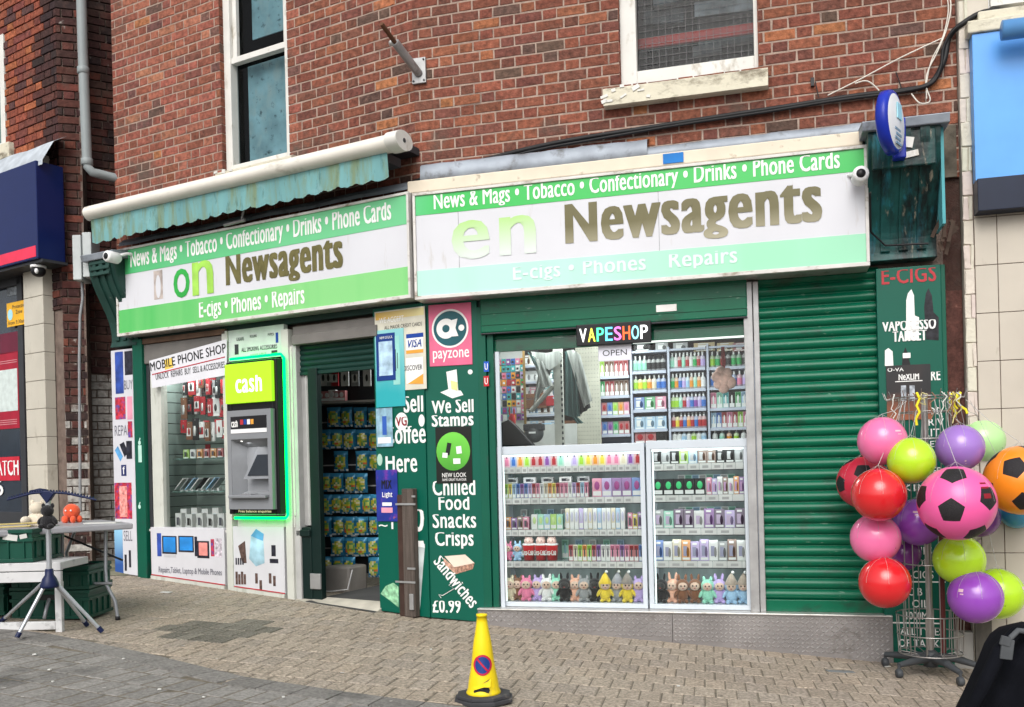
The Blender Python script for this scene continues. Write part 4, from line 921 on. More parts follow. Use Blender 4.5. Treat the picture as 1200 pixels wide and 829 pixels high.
upright(341.3, 343, 405, 702, .0, .08, m_blk, 'door_gap_shade', 'black strip for the shaded gap between the two pale posts by the doorway', 'strip')  # black fill painted in for the shade of the gap
# roller housing over the phone window and over the door
q = L.rc(168, 404, 420, 266, -.03); t = thing('shutter_housing', 'brown and grey roller shutter housing above the mobile phone banner', 'shutter', L, (q[0], -.03, q[2]))
mb = MB(); mb.box(q[0], q[1], -.05, .05, q[3], q[3]+.05); part('timber_strip', mb, M('brown timber', (.12, .07, .045), .6, var=.3), t, bevel=.004)
mb = MB(); mb.box(q[0], q[1], -.03, .1, q[2]-.06, q[3]-.002); part('casing', mb, M('grey brown casing', (.16, .15, .14), .5, var=.1), t, bevel=.01)
q = L.rc(344, 386, 405, 441, -.03); t = thing('roller_shutter', 'rolled up dark green shutter over the open shop doorway', 'shutter', L, (q[0], -.03, q[2]))
mb = MB(); mb.extr([(-.035, q[3]+.02), (-.035, q[3]-.05), (-.055, q[3]-.06), (-.055, q[2]), (.1, q[2]), (.1, q[3]+.02)], q[0], q[1]+.02); part('casing', mb, M('grey brown casing', (.16, .15, .14), .5, var=.1), t, bevel=.006)
zb = L.z(346, 437, .03); pr = []; z = zb
while z < q[2]-.01: pr += [(.03-.01*math.sin(math.pi*i/5), z+.045*i/5) for i in range(6)] + [(.035, z+.047)]; z += .05
mb = MB(); mb.extr(pr, q[0]+.01, q[1]+.02, closed=False, smooth=True); part('slats', mb, m_dgreen, t)
mb = MB(); mb.box(q[0]+.01, q[1]+.02, .015, .05, zb-.03, zb); part('bottom_rail', mb, m_dgreen, t, bevel=.003)
# mobile phone shop banner, hung with a sag
t = thing('shop_banner', 'white hanging banner with black mobile phone shop lettering', 'banner', L, L.P(175, 440, -.07))
c4 = [L.P(175, 423, -.07), L.P(263, 398, -.07), L.P(263, 440, -.07), L.P(178, 455, -.07)]
c4[1] = (c4[1][0]+.03, c4[1][1], c4[1][2]); c4[2] = (c4[2][0]+.03, c4[2][1], c4[2][2])
def skew(mb_poly, y, mat, name, par):          # bilinear patch inside the banner quad
    mb = MB(); V = []
    for (s_, t_) in mb_poly:
        a = Vector(c4[0]).lerp(Vector(c4[1]), s_); b = Vector(c4[3]).lerp(Vector(c4[2]), s_); p = a.lerp(b, t_); V.append((p.x, y, p.z))
    mb.prism([(v[0], v[2]) for v in V], y, y+.002); return part(name, mb, mat, par)
skew([(0, 0), (1, 0), (1, 1), (0, 1)], -.07, M('white banner cloth', (.66, .66, .70), .6, var=.05), 'cloth', t)
ang = math.atan2(c4[1][2]-c4[0][2], c4[1][0]-c4[0][0]); ang2 = math.atan2(c4[2][2]-c4[3][2], c4[2][0]-c4[3][0])
skew([(.02, .5), (.98, .47), (.98, .50), (.02, .54)], -.0715, M('red print', (.42, .03, .04)), 'stripe', t)
wd = c4[1][0]-c4[0][0]; mx = (c4[0][0]+c4[1][0])/2; zc_ = (c4[0][2]+c4[1][2])/2; hh = c4[0][2]-c4[3][2]
text(t, 'MOBILE PHONE SHOP', (mx-wd*.49, mx+wd*.49, zc_-hh*.42, zc_-hh*.10), -.0712, m_blk, bold=.02, rot=ang*.9)
text(t, 'UNLOCK  REPAIRS  BUY  SELL & ACCESSORIES', (mx-wd*.42, mx+wd*.47, zc_-hh*.84, zc_-hh*.62), -.0712, m_dark, bold=.01, rot=ang2)
skew([(.2, .12), (.31, .10), (.31, .44), (.2, .46)], -.0708, M('yellow patch', (.7, .5, .1)), 'worn_patch', t)
# board below the phone window and below the cash machine
def lboard(a, yt, b, y, label, par=None):
    x0, x1, z0, z1 = L.rc(a, yt, yt+60, b, y); t = thing('picture_board', label, 'board', L, (x0, y, gzL(x0)))
    mb = MB(); mb.prism([(x0, gzL(x0)+.035), (x1, gzL(x1)+.035), (x1, z1), (x0, z1)], y, y+.08); part('board', mb, M('white board vinyl', (.58, .58, .61), .35, var=.04), t, bevel=.003)
    mb = MB(); mb.prism([(x0, gzL(x0)-.02), (x1, gzL(x1)-.02), (x1, gzL(x1)+.033), (x0, gzL(x0)+.033)], y-.012, y+.08); part('kickboard', mb, m_cw, t)
    mb = MB(); mb.prism([(x0, gzL(x0)+.036), (x1, gzL(x1)+.036), (x1, gzL(x1)+.046), (x0, gzL(x0)+.046)], y-.002, y-.0005); part('red_edge', mb, M('red print', (.42, .03, .04)), t)
    return t
t = lboard(177, 618, 263, -.04, 'white tablet and laptop repair board under the phone display'); yv = -.0415
tx(t, L, 'Repairs,Tablet, Laptop & Mobile Phones', 186, 664, 673, 260, yv, M('grey ink', (.14, .14, .17)), bold=.012)
blk(t, L, 184, 625, 652, 189, yv, m_nb, 'screen_print')
for a, yt, yb, b in ((190, 628, 649, 207), (209, 628, 647, 227), (228, 629, 652, 231)):
    blk(t, L, a, yt, yb, b, yv, m_db, 'laptop_print'); blk(t, L, a+1.5, yt+1.5, yb-2, b-1.5, yv-.001, M('bright blue screen print', (.02, .22, .60), var=.3), 'screen_print')
blk(t, L, 192, 650, 653, 206, yv, M('pale grey print', (.5, .5, .52)), 'keyboard_print')
blk(t, L, 231, 634, 654, 245, yv-.001, m_db, 'tablet_print'); blk(t, L, 233, 636, 651, 243, yv-.0025, M('coral screen print', (.7, .25, .22), var=.4), 'screen_print')
blk(t, L, 247, 632, 652, 251, yv, m_rd, 'phone_print'); blk(t, L, 252, 631, 653, 260, yv, M('pale phone print', (.5, .45, .5), var=.7, scale=30), 'phone_print')
t = lboard(270, 617, 333, -.04, 'white smoking accessories board under the cash machine'); m_bp = M('brown print', (.10, .06, .05), var=.6, scale=25)
flat(t, L, [(279, 640), (287, 634), (289, 660), (284, 660)], yv, m_bp, 'fan_print')
for k in range(4): blk(t, L, 276+2.6*k, 654, 662, 277.6+2.6*k, yv, m_db, 'bottle_print')
for k in range(4): blk(t, L, 276+3.2*k, 670+k % 2*3, 685, 278.6+3.2*k, yv, m_bp, 'bottle_print')
blk(t, L, 318, 639, 652, 323, yv, m_db, 'shelf_print'); blk(t, L, 316, 655, 660, 326, yv, m_db, 'shelf_print')
for a, yt in ((299, 672), (304, 680), (315, 672), (320, 675)): blk(t, L, a, yt, yt+12, a+3, yv, m_bp, 'pipe_print')
flat(t, L, [(294, 628), (300, 620), (308, 625), (310, 660), (300, 664), (292, 655)], yv, M('pale blue smear', (.35, .55, .65), var=.4), 'smear')
flat(t, L, [(294, 628), (300, 620), (309, 626), (308, 634), (298, 630)], yv-.002, M('blue smear', (.10, .35, .6), var=.3), 'smear')
# smoking accessories sheet above the cash machine
t, q = poster(L, 268, 388, 424, 333, -.045, M('pale green white board', (.52, .60, .55), .5), 'pale sheet listing smoking accessories above the cash machine', th=.05)
tx(t, L, 'ALL SMOKING ACCESSORIES', 283, 408, 413, 325, -.0465, m_dark); tx(t, L, 'AVAILABLE', 293, 415, 419, 312, -.0465, m_grey)
tx(t, L, 'CIGARS', 277, 396, 400, 286, -.0465, m_dark); tx(t, L, 'ROLLING', 293, 393, 396, 301, -.0465, m_dark); tx(t, L, 'PIPES', 314, 391, 394, 321, -.0465, m_dark)
blk(t, L, 275, 404, 416, 279.5, -.0465, m_dark, 'print'); blk(t, L, 323, 390, 402, 326, -.0465, M('navy print', (.01, .05, .28)), 'print'); blk(t, L, 318, 411, 416, 325, -.0465, m_dark, 'print')
# ---------------- cash machine
y1 = -.16
q = L.rc(264.5, 425, 603, 324, y1); x0, x1, z0, z1 = q
at = thing('cash_machine', 'grey cash machine in a black surround with lime cash sign and green neon edge', 'cash machine', L, (x0, -.1, z0-.1))
_f = L.rc(267, 482, 597, 318.5, y1-.03)
mb = MB(); mb.box(x0, _f[0]+.01, y1+.02, .1, z0, z1); mb.box(_f[1]-.01, x1, y1+.02, .1, z0, z1); mb.box(_f[0]+.012, _f[1]-.012, y1+.02, .1, _f[3]-.01, z1); mb.box(_f[0]+.012, _f[1]-.012, y1+.02, .1, z0, _f[2]+.01); part('surround', mb, M('gloss black surround', (.008, .008, .01), .2), at, bevel=.01)
c_ = L.rc(265.5, 428, 474, 320, y1); ym = y1-.02
mb = MB(); mb.box(c_[0], c_[1], ym, y1+.02, c_[2], c_[3]); lb = part('cash_sign', mb, M('lime lit sign', (.30, .58, .02), .3, var=.05, emit=(.36, .72, .01), estr=.55), at, bevel=.004)
tx(at, L, 'cash', 276, 442, 461, 307, ym-.001, M('white lit letters', (.8, .85, .8), .3, emit=(.9, 1, .9), estr=.5), bold=.04)
f = L.rc(267, 482, 597, 318.5, y1-.03); m_atm = M('atm grey', (.21, .22, .235), .4, var=.04)
a, b, c, d = f; yf = y1-.03; zr0 = c+.10; zr1 = d-.26   # recess
mb = MB(); mb.box(a, b, yf, y1+.02, zr1, d); mb.box(a, b, yf, y1+.02, c, zr0); mb.box(a, a+.045, yf, y1+.02, zr0, zr1); mb.box(b-.045, b, yf, y1+.02, zr0, zr1); part('fascia', mb, m_atm, at)
mb = MB(); mb.add([(a+.045, yf+.004, zr0), (b-.045, yf+.004, zr0), (b-.045, yf+.004, zr1), (a+.045, yf+.004, zr1), (a+.10, -.05, zr0+.06), (b-.05, -.05, zr0+.06), (b-.05, -.05, zr1-.07), (a+.10, -.05, zr1-.07)],
       [(0, 1, 5, 4), (1, 2, 6, 5), (2, 3, 7, 6), (3, 0, 4, 7), (4, 5, 6, 7)]); part('recess', mb, M('atm recess grey', (.26, .27, .285), .4), at)
sm = (b-a-.09)
mb = MB(); mb.add([(a+.14, yf+.045, zr0+.17), (b-.05, yf+.045, zr0+.17), (b-.05, -.055, zr0+.46), (a+.24, -.055, zr0+.46)], [(0, 1, 2, 3)]); part('screen_bezel', mb, m_atm, at)
mb = MB(); mb.add([(a+.19, yf+.046, zr0+.20), (b-.08, yf+.046, zr0+.20), (b-.08, -.066, zr0+.42), (a+.26, -.066, zr0+.42)], [(0, 1, 2, 3)]); part('screen', mb, M('dark screen', (.02, .024, .03), .12), at)
mb = MB(); mb.box(a+.04, b-.04, yf-.05, -.06, zr0+.0, zr0+.03); part('keypad_shelf', mb, m_atm, at, bevel=.008)
mb = MB()
for i in range(4):
    for j in range(3): mb.box(a+.17+i*.035, a+.197+i*.035, yf-.03+j*.035, yf-.004+j*.035, zr0+.03, zr0+.038)
part('keypad', mb, M('steel keys', (.4, .4, .42), .3, metal=.6), at)
mb = MB(); mb.box(b-.12, b-.05, -.08, -.05, zr0+.09, zr0+.13); part('card_slot', mb, m_blk, at, bevel=.004)
mb = MB(); mb.box(a+.05, b-.05, yf-.004, yf, d-.165, d-.055); part('header_panel', mb, m_blk, at)
mb = MB(); mb.box(a+.05, b-.05, yf-.004, yf, d-.205, d-.17); part('header_strip', mb, m_wt, at)
text(at, 'cash', (a+.06, a+.14, d-.15, d-.09), yf-.005, m_wlet, bold=.04)
for k, mm in enumerate((M('red print', (.42, .03, .04)), M('navy print', (.01, .05, .28)), m_wt, M('orange print', (.72, .33, .05)))):
    mb = MB(); mb.box(a+.17+k*.042, a+.205+k*.042, yf-.0055, yf-.004, d-.13, d-.085); part('card_logo', mb, mm, at)
mb = MB(); mb.ell((a+.14, yf+.05, zr1-.012), (.03, .02, .008), 12, 8); part('downlight', mb, emis('atm downlight', (1, .98, .9), 4), at)
ld = bpy.data.lights.new('lamp', 'AREA'); ld.size = .06; ld.energy = .5; lo = bpy.data.objects.new('lamp', ld); COL.objects.link(lo); lo.parent = at; lo.location = Vector((a+.2, yf+.07, zr1-.03))-ORG[at][1]
tx(at, L, 'Free balance enquiries', 278, 600-1, 603-.6, 308, y1+.018, M('pale lit print', (.7, .7, .3), emit=(.9, .9, .3), estr=1), bold=.02) if False else None
text(at, 'Free balance enquiries', (x0+.12, x1-.1, z0+.012, z0+.04), y1+.019, M('pale lit print', (.8, .8, .5), emit=(.8, .8, .4), estr=.6), bold=.015)
# neon tube round the surround
ng = emis('green neon', (.0, 1.0, .09), 4.5)
mb = MB(); zx = .022; yb = y1+.06
mb.tube([(x0+.02, yb, z1+.035), (x1+.02, yb, z1+.035), (x1+.055, yb, z1), (x1+.055, yb, z0-.01), (x1+.03, yb, z0-.035), (x0+.03, yb, z0-.035)], .013, 8); part('neon_tube', mb, ng, at)
mb = MB(); mb.box(x0, x1+.08, -.04, .1, z0-.12, z0-.02); mb.box(x1+.0, x1+.09, -.04, .1, z0-.02, z1+.1); part('surround_frame', mb, m_cw, at, bevel=.005)
# ---------------- phone display behind glass
yd = .55
t = thing('slatwall', 'grey green slatted display wall inside the phone shop window', 'panel', L, L.P(190, 618, .12))
xs0, xs1 = L.x(190, 540, .12)-.02, L.x(266, 540, .12)+.15; zs0, zs1 = fz, L.z(190, 430, .12)
m_slat = M('grey green slat board', (.33, .40, .37), .45, var=.06)
mb = MB(); z = zs0
while z < zs1:
    mb.box(xs0+.0, xs0+.02, .14, yd, z, z+.098); mb.box(xs0, xs1+.3, yd, yd+.02, z, z+.098); z += .105
part('slats', mb, m_slat, t, bevel=.003)
mb = MB(); mb.box(xs0-.02, xs0-.001, .14, yd, zs0, zs1); mb.box(xs0, xs1+.3, yd+.021, yd+.04, zs0, zs1); part('backing', mb, m_dark, t)
mb = MB(); mb.box(xs0-.05, xs1+.3, -.02, yd+.05, fz-.02, fz+.0); part('window_bottom', mb, M('white painted timber', (.74, .73, .69)), t)
mb = MB(); mb.box(xs0-.05, xs1+.3, .0, yd+.05, zs1, zs1+.05); part('ceiling_board', mb, m_dark, t)
g = MB(); g.add([(L.x(190, 540, .04), .04, fz), (L.x(263, 540, .04), .04, fz), (L.x(263, 540, .04), .04, zs1), (L.x(190, 540, .04), .04, zs1)], [(0, 1, 2, 3)])
solo('window_pane', g, m_glass, 'glass pane in front of the phone display', 'window', L, (L.x(190, 540, .04), .04, fz))
# light strip above the phones
def striplight(fr, x0, x1, y, z, e, label, pw):
    t = thing('strip_light', label, 'light', fr, ((x0+x1)/2, y, z)); mb = MB(); mb.box(x0, x1, y-.03, y+.03, z+.02, z+.045); part('fitting', mb, m_wt, t)
    mb = MB(); mb.box(x0+.02, x1-.02, y-.018, y+.018, z, z+.0195); part('tube', mb, emis('cool lamp tube %g' % e, (.93, 1, .98), e), t)
    ld = bpy.data.lights.new('lamp', 'AREA'); ld.shape = 'RECTANGLE'; ld.size = x1-x0; ld.size_y = .06; ld.energy = pw; ld.color = (.93, 1, .98)
    lo = bpy.data.objects.new('lamp', ld); COL.objects.link(lo); lo.parent = t; lo.location = (0, 0, -.012)
    return t
striplight(L, xs0+.05, xs1-.02, .22, zs1-.05, 4, 'cool strip light at the top of the phone display', 3.5)
# small goods: prototypes with shared meshes
m_vc = M('printed card and plastic', (1, 1, 1), .4, vcol=True, var=.08)
PROTO = {}
def good(name, key, builder, mat, label, cat, fr, org, group, rotz=0.0, scale=1.0):
    """one mesh data per kind and colour, every item an object of its own"""
    if key not in PROTO:
        mb = MB(); builder(mb); me = mb.mesh(name, (0, 0, 0)); mats(me, mat); PROTO[key] = me
    o = bpy.data.objects.new(name, PROTO[key]); COL.objects.link(o)
    o.matrix_world = fr.m @ Matrix.Translation(Vector(org)) @ Matrix.Rotation(rotz, 4, 'Z') @ Matrix.Diagonal((scale, scale, scale, 1))
    o['label'] = label; o['category'] = cat; o['group'] = group; return o
CN = {'red': (.42, .03, .04), 'pink': (.75, .22, .36), 'white': (.75, .75, .74), 'black': (.02, .02, .022), 'blue': (.05, .16, .5), 'pale blue': (.35, .55, .75), 'green': (.03, .38, .1), 'lime': (.35, .62, .05),
      'yellow': (.75, .58, .06), 'orange': (.75, .28, .03), 'purple': (.24, .07, .34), 'grey': (.3, .31, .32), 'teal': (.05, .4, .42), 'brown': (.2, .09, .05), 'cream': (.7, .62, .45), 'lilac': (.5, .38, .7), 'mint': (.3, .66, .5), 'dark purple': (.08, .02, .10), 'gold': (.5, .33, .08)}
PLACE = ['left end', 'left half', 'middle', 'right half', 'right end']
def where(i, n): return PLACE[min(4, int(5*i/max(n, 1)))]
def b_pack(c, v=0):                           # hanging accessory pack
    def f(mb):
        w_ = (.038, .03, .042, .034)[v]; h_ = (.17, .2, .15, .18)[v]
        mb.col = CN[c]; mb.box(-w_, w_, -.008, .008, -h_, 0); mb.col = (CN['white'], (.3, .3, .3), CN['red'], CN['white'])[v]; mb.box(-w_*.8, w_*.8*(1, .2, 1, .6)[v], -.0095, -.008, -h_*.8, -h_*.35)
        mb.col = ((.05, .05, .05), CN['white'], (.1, .1, .1), (.35, .05, .05))[v]; mb.ell((0, -.012, -h_*.55), (w_*.35, .01, h_*.2), 8, 6)
        mb.col = (.5, .5, .5); mb.box(-.003, .003, -.01, .06, -.02, -.014)
    return f
k = 0
for row, (py, n_, cols) in enumerate(((455, 9, ['white', 'orange', 'brown', 'red', 'grey', 'red', 'red', 'brown', 'red']), (476, 10, ['brown', 'black', 'white', 'red', 'red', 'black', 'red', 'white', 'red', 'red']), (502, 11, ['red', 'brown', 'red', 'black', 'white', 'red', 'brown', 'white', 'red', 'white', 'red']), (452, 8, ['black', 'red', 'white', 'brown', 'red', 'grey', 'black', 'red']))):
    yy = (.40, .30, .26, .30)[row]
    for i in range(n_):
        px = 213+(264-213)*(i+.5)/n_; p = L.P(px, py-10, yy); c = cols[i]
        good('accessory_pack', ('pack', c, (i+row) % 4), b_pack(c, (i+row) % 4), m_vc, '%s accessory pack at the %s of the %s row in the phone window' % (c, where(i, n_), ('top', 'second', 'third', 'foremost top')[row]), 'pack', L, (p[0], yy-.0+.02*(i % 3), p[2]+random.uniform(-.03, .02)), 'hanging accessory packs in the phone window', rotz=random.uniform(-.35, .35), scale=random.uniform(.85, 1.1))
# glass shelves with phones and boxes
def gshelf(fr, x0, x1, y0, y1, z, label):
    mb = MB(); mb.box(x0, x1, y0, y1, z-.008, z); return solo('glass_shelf', mb, M('green edged glass', (.18, .36, .32), .1, alpha=.55, var=0), label, 'shelf', fr, ((x0+x1)/2, (y0+y1)/2, z))
za, zb_, zc_ = L.z(205, 538, .2), L.z(205, 576, .15), L.z(205, 613, .15)
xg0, xg1 = L.x(203, 560, .15), L.x(266, 560, .15)+.1
gshelf(L, xg0, xg1, .15, .5, za, 'upper glass shelf of the phone display'); gshelf(L, xg0, xg1, .12, .5, zb_, 'lower glass shelf of the phone display under the leaning phones'); 
def b_phone(c):
    def f(mb):
        m_ = Matrix.Rotation(.9, 3, 'Y') @ Matrix.Rotation(0, 3, 'X')
        mb.col = CN[c]; mb.obox((0, 0, .07), .005, .035, .085, Matrix.Rotation(.85, 3, 'Y')); mb.col = (.03, .035, .05); mb.obox((-.004, 0, .074), .003, .031, .078, Matrix.Rotation(.85, 3, 'Y'))
        mb.col = (.7, .7, .7); mb.box(.0, .03, -.02, .02, 0, .03)
    return f
n_ = 8
for i in range(n_):
    p = L.P(213+(262-213)*i/n_, 574, .2); c = ('white', 'grey', 'pale blue', 'white', 'black', 'white', 'pale blue', 'grey')[i]
    good('phone', ('phone', c), b_phone(c), m_vc, '%s phone leaning on its stand at the %s of the lower glass shelf' % (c, where(i, n_)), 'phone', L, (p[0], .2, zb_), 'phones leaning on the glass shelf')
def b_box(c, w_, h_, d_, acc=None, art='bar'):
    def f(mb):
        mb.col = tuple(x*.72+.16 for x in CN[c]) if c != 'black' else CN[c]; mb.box(-w_/2, w_/2, 0, d_, 0, h_)
        a = acc or (.1, .1, .12)
        if art == 'bar':
            mb.col = tuple(x*.45 for x in CN[c]); mb.box(-w_*.4, w_*.4, -.0008, 0, h_*.70, h_*.96)
            mb.col = CN['white']; mb.box(-w_*.42, w_*.42, -.0009, 0, h_*.03, h_*.28); mb.col = a; mb.ell((0, -.001, h_*.52), (w_*.17, .002, h_*.30), 8, 6)
        if art == 'pod': mb.col = CN['white']; mb.box(-w_*.42, w_*.42, -.0010, 0, h_*.06, h_*.30); mb.col = a; mb.ell((0, -.001, h_*.6), (w_*.28, .002, h_*.24), 10, 6)
        if art == 'window': mb.col = a; mb.box(-w_*.30, w_*.12, -.0012, 0, h_*.22, h_*.72); mb.col = tuple(x*.3 for x in CN[c]); mb.ell((w_*.2, -.001, h_*.42), (w_*.16, .002, h_*.26), 8, 6); mb.col = CN['white']; mb.box(-w_*.3, w_*.2, -.0012, 0, h_*.82, h_*.93); mb.box(-w_*.4, w_*.4, -.0012, 0, h_*.04, h_*.15)
    return f
for i in range(9):
    p = L.P(206+(262-206)*(i+.5)/9, 611, .12+.05*(i % 2)); h_ = (.15, .19, .14, .2, .17, .2, .19, .15, .2)[i]; y_ = .12+.05*(i % 2)
    good('phone_box', ('pbox', i % 4), b_box('white', .085, h_, .05, acc=((.1, .1, .12), (.35, .5, .55), (.03, .03, .03), (.5, .6, .65))[i % 4], art='window'), m_vc, 'white boxed phone at the %s of the window bottom, number %s' % (where(i, 9), ('one', 'two', 'three', 'four', 'five', 'six', 'seven', 'eight', 'nine')[i]), 'box', L, (p[0], y_, fz), 'white phone boxes at the window bottom')
for i in range(6):
    p = L.P(214+(262-214)*(i+.5)/6, 536, .25); c = ('lime', 'white', 'orange', 'red', 'orange', 'red')[i]
    good('phone_case', ('case', c), b_box(c, .075, .09, .03, art='window'), m_vc, '%s small pack at the %s of the upper glass shelf' % (c, where(i, 6)), 'pack', L, (p[0], .25, za), 'small packs on the upper glass shelf')
q = L.rc(204, 521, 529, 210, .14); mb = MB(); mb.box(q[0], q[1], yd-.012, yd-.008, q[2], q[3]); solo('price_ticket', mb, M('red print', (.42, .03, .04)), 'small red and white ticket on the slatted wall', 'ticket', L, (q[0], yd-.01, q[2]))
# partition between phone display and doorway, and doorway surround
xd0, xd1 = L.x(350, 560, .0), L.x(442, 560, 0)
def raywall(px, y0, y1, zt, mat):
    a = L.P(px, 560, y0); b = L.P(px, 560, y1); mb = MB(); mb.add([(a[0], y0, -.2), (b[0], y1, -.2), (b[0], y1, zt), (a[0], y0, zt), (a[0]-.03, y0, -.2), (b[0]-.03, y1, -.2), (b[0]-.03, y1, zt), (a[0]-.03, y0, zt)], [(0, 1, 2, 3), (7, 6, 5, 4), (0, 3, 7, 4), (1, 5, 6, 2)]); frame_part('partition', mb, mat, L)
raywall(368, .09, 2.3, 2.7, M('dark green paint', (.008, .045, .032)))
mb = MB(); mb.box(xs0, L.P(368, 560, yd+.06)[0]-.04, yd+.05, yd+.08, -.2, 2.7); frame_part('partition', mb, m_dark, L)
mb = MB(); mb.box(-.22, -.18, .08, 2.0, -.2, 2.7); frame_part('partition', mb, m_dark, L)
mb = MB(); mb.box(xd0-2.2, -.1, 2.3, 2.33, -.2, 2.72); frame_part('partition', mb, M('dark grey shop wall', (.06, .065, .07), .8), L)  # plain dark grey rear wall
# white curtain like door leaf and dark door edge
x0, x1 = L.x(350, 520, .02), L.x(363, 520, .02); zt, zb = L.z(355, 432, .02), L.z(355, 616, .02)
pr = [(x0+(x1-x0)*i/18, .04+.012*math.sin(i*1.9)) for i in range(19)]; mb = MB(); mb.extz(pr+[(x1, .07), (x0, .07)], zb, zt)
solo('panelled_door_edge', mb, M('light grey paint', (.42, .42, .41)), 'pale ribbed shutter cover left of the open doorway', 'cover', L, (x0, .04, zb))
x0, x1 = L.x(349, 620, 0), L.x(365, 620, 0); z = L.z(350, 618, 0); mb = MB(); mb.box(x0, x1, -.01, .08, gzL(x0)-.02, z); mb.box(x0-.0, x1+.0, -.03, -.01, z-.08, z-.02)
solo('meter_box', mb, M('near black green paint', (.003, .014, .012), .45), 'dark green box low beside the doorway with a metal latch', 'box', L, (x0, 0, gzL(x0)), bevel=.008)
x0, x1 = L.x(363, 560, .0), L.x(374, 560, 0); t = thing('shop_door', 'dark green door standing open at the left of the doorway', 'door', L, (x0, .0, .08))
mb = MB(); mb.box(x0, x1, .0, .06, GZ(-2.2)-.1, L.z(365, 432, 0)); part('leaf_edge', mb, M('near black green paint', (.003, .014, .012), .45), t, bevel=.006)
mb = MB(); mb.box(x0-.01, x1, -.02, .0, L.z(365, 690, 0), L.z(365, 672, 0)); part('scuffed_hinge', mb, m_galv, t, bevel=.004)
mb = MB(); xq = L.x(375, 560, .12); mb.box(xq-.01, xq+.012, .11, .13, -.0, 2.05); part('wooden_edge', mb, M('pine edge', (.35, .2, .1), .6), t)
# threshold and ramp
mb = MB(); a_, b_ = L.x(345, 700, -.1), L.x(441, 715, -.1)
mb.add([(a_-.1, -.16, gzL(a_)-.01), (b_, -.16, gzL(b_)-.01), (b_, .08, gzL(a_)+.012), (a_-.1, .08, gzL(a_)+.025), (a_-.1, -.16, gzL(a_)-.1), (b_, -.16, gzL(b_)-.1), (b_, .08, -.2), (a_-.1, .08, -.2)], [(0, 1, 2, 3), (4, 5, 1, 0), (5, 6, 2, 1), (7, 4, 0, 3)])
frame_part('threshold', mb, M('pale concrete threshold', (.42, .39, .33), .9, var=.2), L)
mb = MB(); mb.add([(a_+.12, -.10, gzL(a_)+.004), (b_, -.13, gzL(b_)+.012), (b_, 1.6, .16), (a_+.12, 1.6, .16)], [(0, 1, 2, 3)]); frame_part('entrance_mat', mb, M('dark door mat', (.06, .06, .06)), L)
# ---------------- crisp and sweet bags on hooks inside the doorway
D = Frame(-1.4, 9.0, -12)
yB = .1
m_bag = M('foil bag print', (1, 1, 1), .25, vcol=True, var=.15, scale=20, metal=.1)
def b_bag(seed):
    def f(mb):
        random.seed(seed); nx, nz = 8, 11; w_, h_ = .075, .20; V = []
        for side in (-1, 1):
            for j in range(nz):
                for i in range(nx):
                    u = i/(nx-1)*2-1; v = j/(nz-1)*2-1; puff = .032*max(0, 1-u*u)**.5*max(0, 1-abs(v)**3)**.6
                    V.append((u*w_*(1-.06*(1-v*v))+random.uniform(-.002, .002), side*puff+random.uniform(-.003, .003), -h_/2+v*h_/2))
        for side in (0, 1):
            for j in range(nz-1):
                for i in range(nx-1):
                    u = (i+.5)/(nx-1)*2-1; v = (j+.5)/(nz-1)*2-1; o = side*nx*nz
                    d = (u*.95)**2+((v+.12)*1.1)**2+random.uniform(-.08, .08)
                    c = (.02, .15, .27) if d > .62 else [(.42, .42, .03), (.22, .34, .04), (.5, .42, .06), (.10, .28, .10), (.6, .58, .35), (.45, .5, .1)][int((math.sin(u*5+seed)+math.sin(v*7+seed*2)+2)*1.49)]
                    if v < -.72: c = (.55, .6, .62) if random.random() < .5 else (.03, .15, .27)
                    if v > .55: c = (.04, .22, .38)
                    if v < -.2 and d < .62 and random.random() < .2: c = (.55, .12, .04)
                    mb.col = c; q = (o+j*nx+i, o+j*nx+i+1, o+(j+1)*nx+i+1, o+(j+1)*nx+i)
                    mb.f.append([k+0 for k in (q if side == 0 else q[::-1])]); mb.c.append(c); mb.mi.append(0); mb.sm.append(True)
        mb.v += V
    return f
rows = [(486, 375), (512, 375), (537, 390), (562, 375), (586, 375), (609, 375), (632, 375), (656, 375)]
rowspec = [(480, 4, 385), (506, 5, 375), (531, 4, 392), (557, 5, 375), (582, 6, 375), (608, 5, 375), (632, 5, 375), (655, 5, 375)]
ordn = ('top', 'second', 'third', 'fourth', 'fifth', 'sixth', 'seventh', 'bottom')
k = 0
for r_, (py, n_, pxs) in enumerate(rowspec):
    for i in range(n_):
        if (i*7+r_*5) % 13 == 4: continue
        px = pxs+7+(446-pxs)*i/n_; p = D.P(px, py, yB); k += 1
        good('sweet_bag', ('bag', k % 4), b_bag(k % 4+50), m_bag, 'blue and yellow sweet bag at the %s of the %s row inside the doorway' % (where(i, n_), ordn[r_]), 'sweet bag', D, (p[0], yB+random.uniform(-.03, .02), p[2]+.02), 'blue sweet bags hanging in the doorway', rotz=random.uniform(-.35, .35), scale=random.uniform(.86, 1.0))
random.seed(77)
t = thing('hook_rack', 'dark rack with hooks holding the sweet bags inside the doorway', 'rack', D, (D.x(410, 690, yB), yB+.3, .1))
ra, rb_ = D.x(376, 560, yB+.12), D.x(452, 560, yB+.12)
mb = MB(); mb.box(ra, rb_, yB+.16, yB+.18, .25, 1.95); part('back_panel', mb, M('near black board', (.015, .017, .02), .7), t)
for r_, (py, n_, pxs) in enumerate(rowspec):
    z = D.z(400, py-11, yB); mb = MB(); mb.box(ra, rb_, yB+.06, yB+.08, z-.0, z+.012); part('hook_bar', mb, m_galv, t)
zs = D.z(400, 470, yB-.1); mb = MB(); mb.box(ra, rb_, yB-.12, yB+.2, zs-.02, zs); part('top_shelf', mb, M('shelf grey', (.3, .28, .26), .6), t)
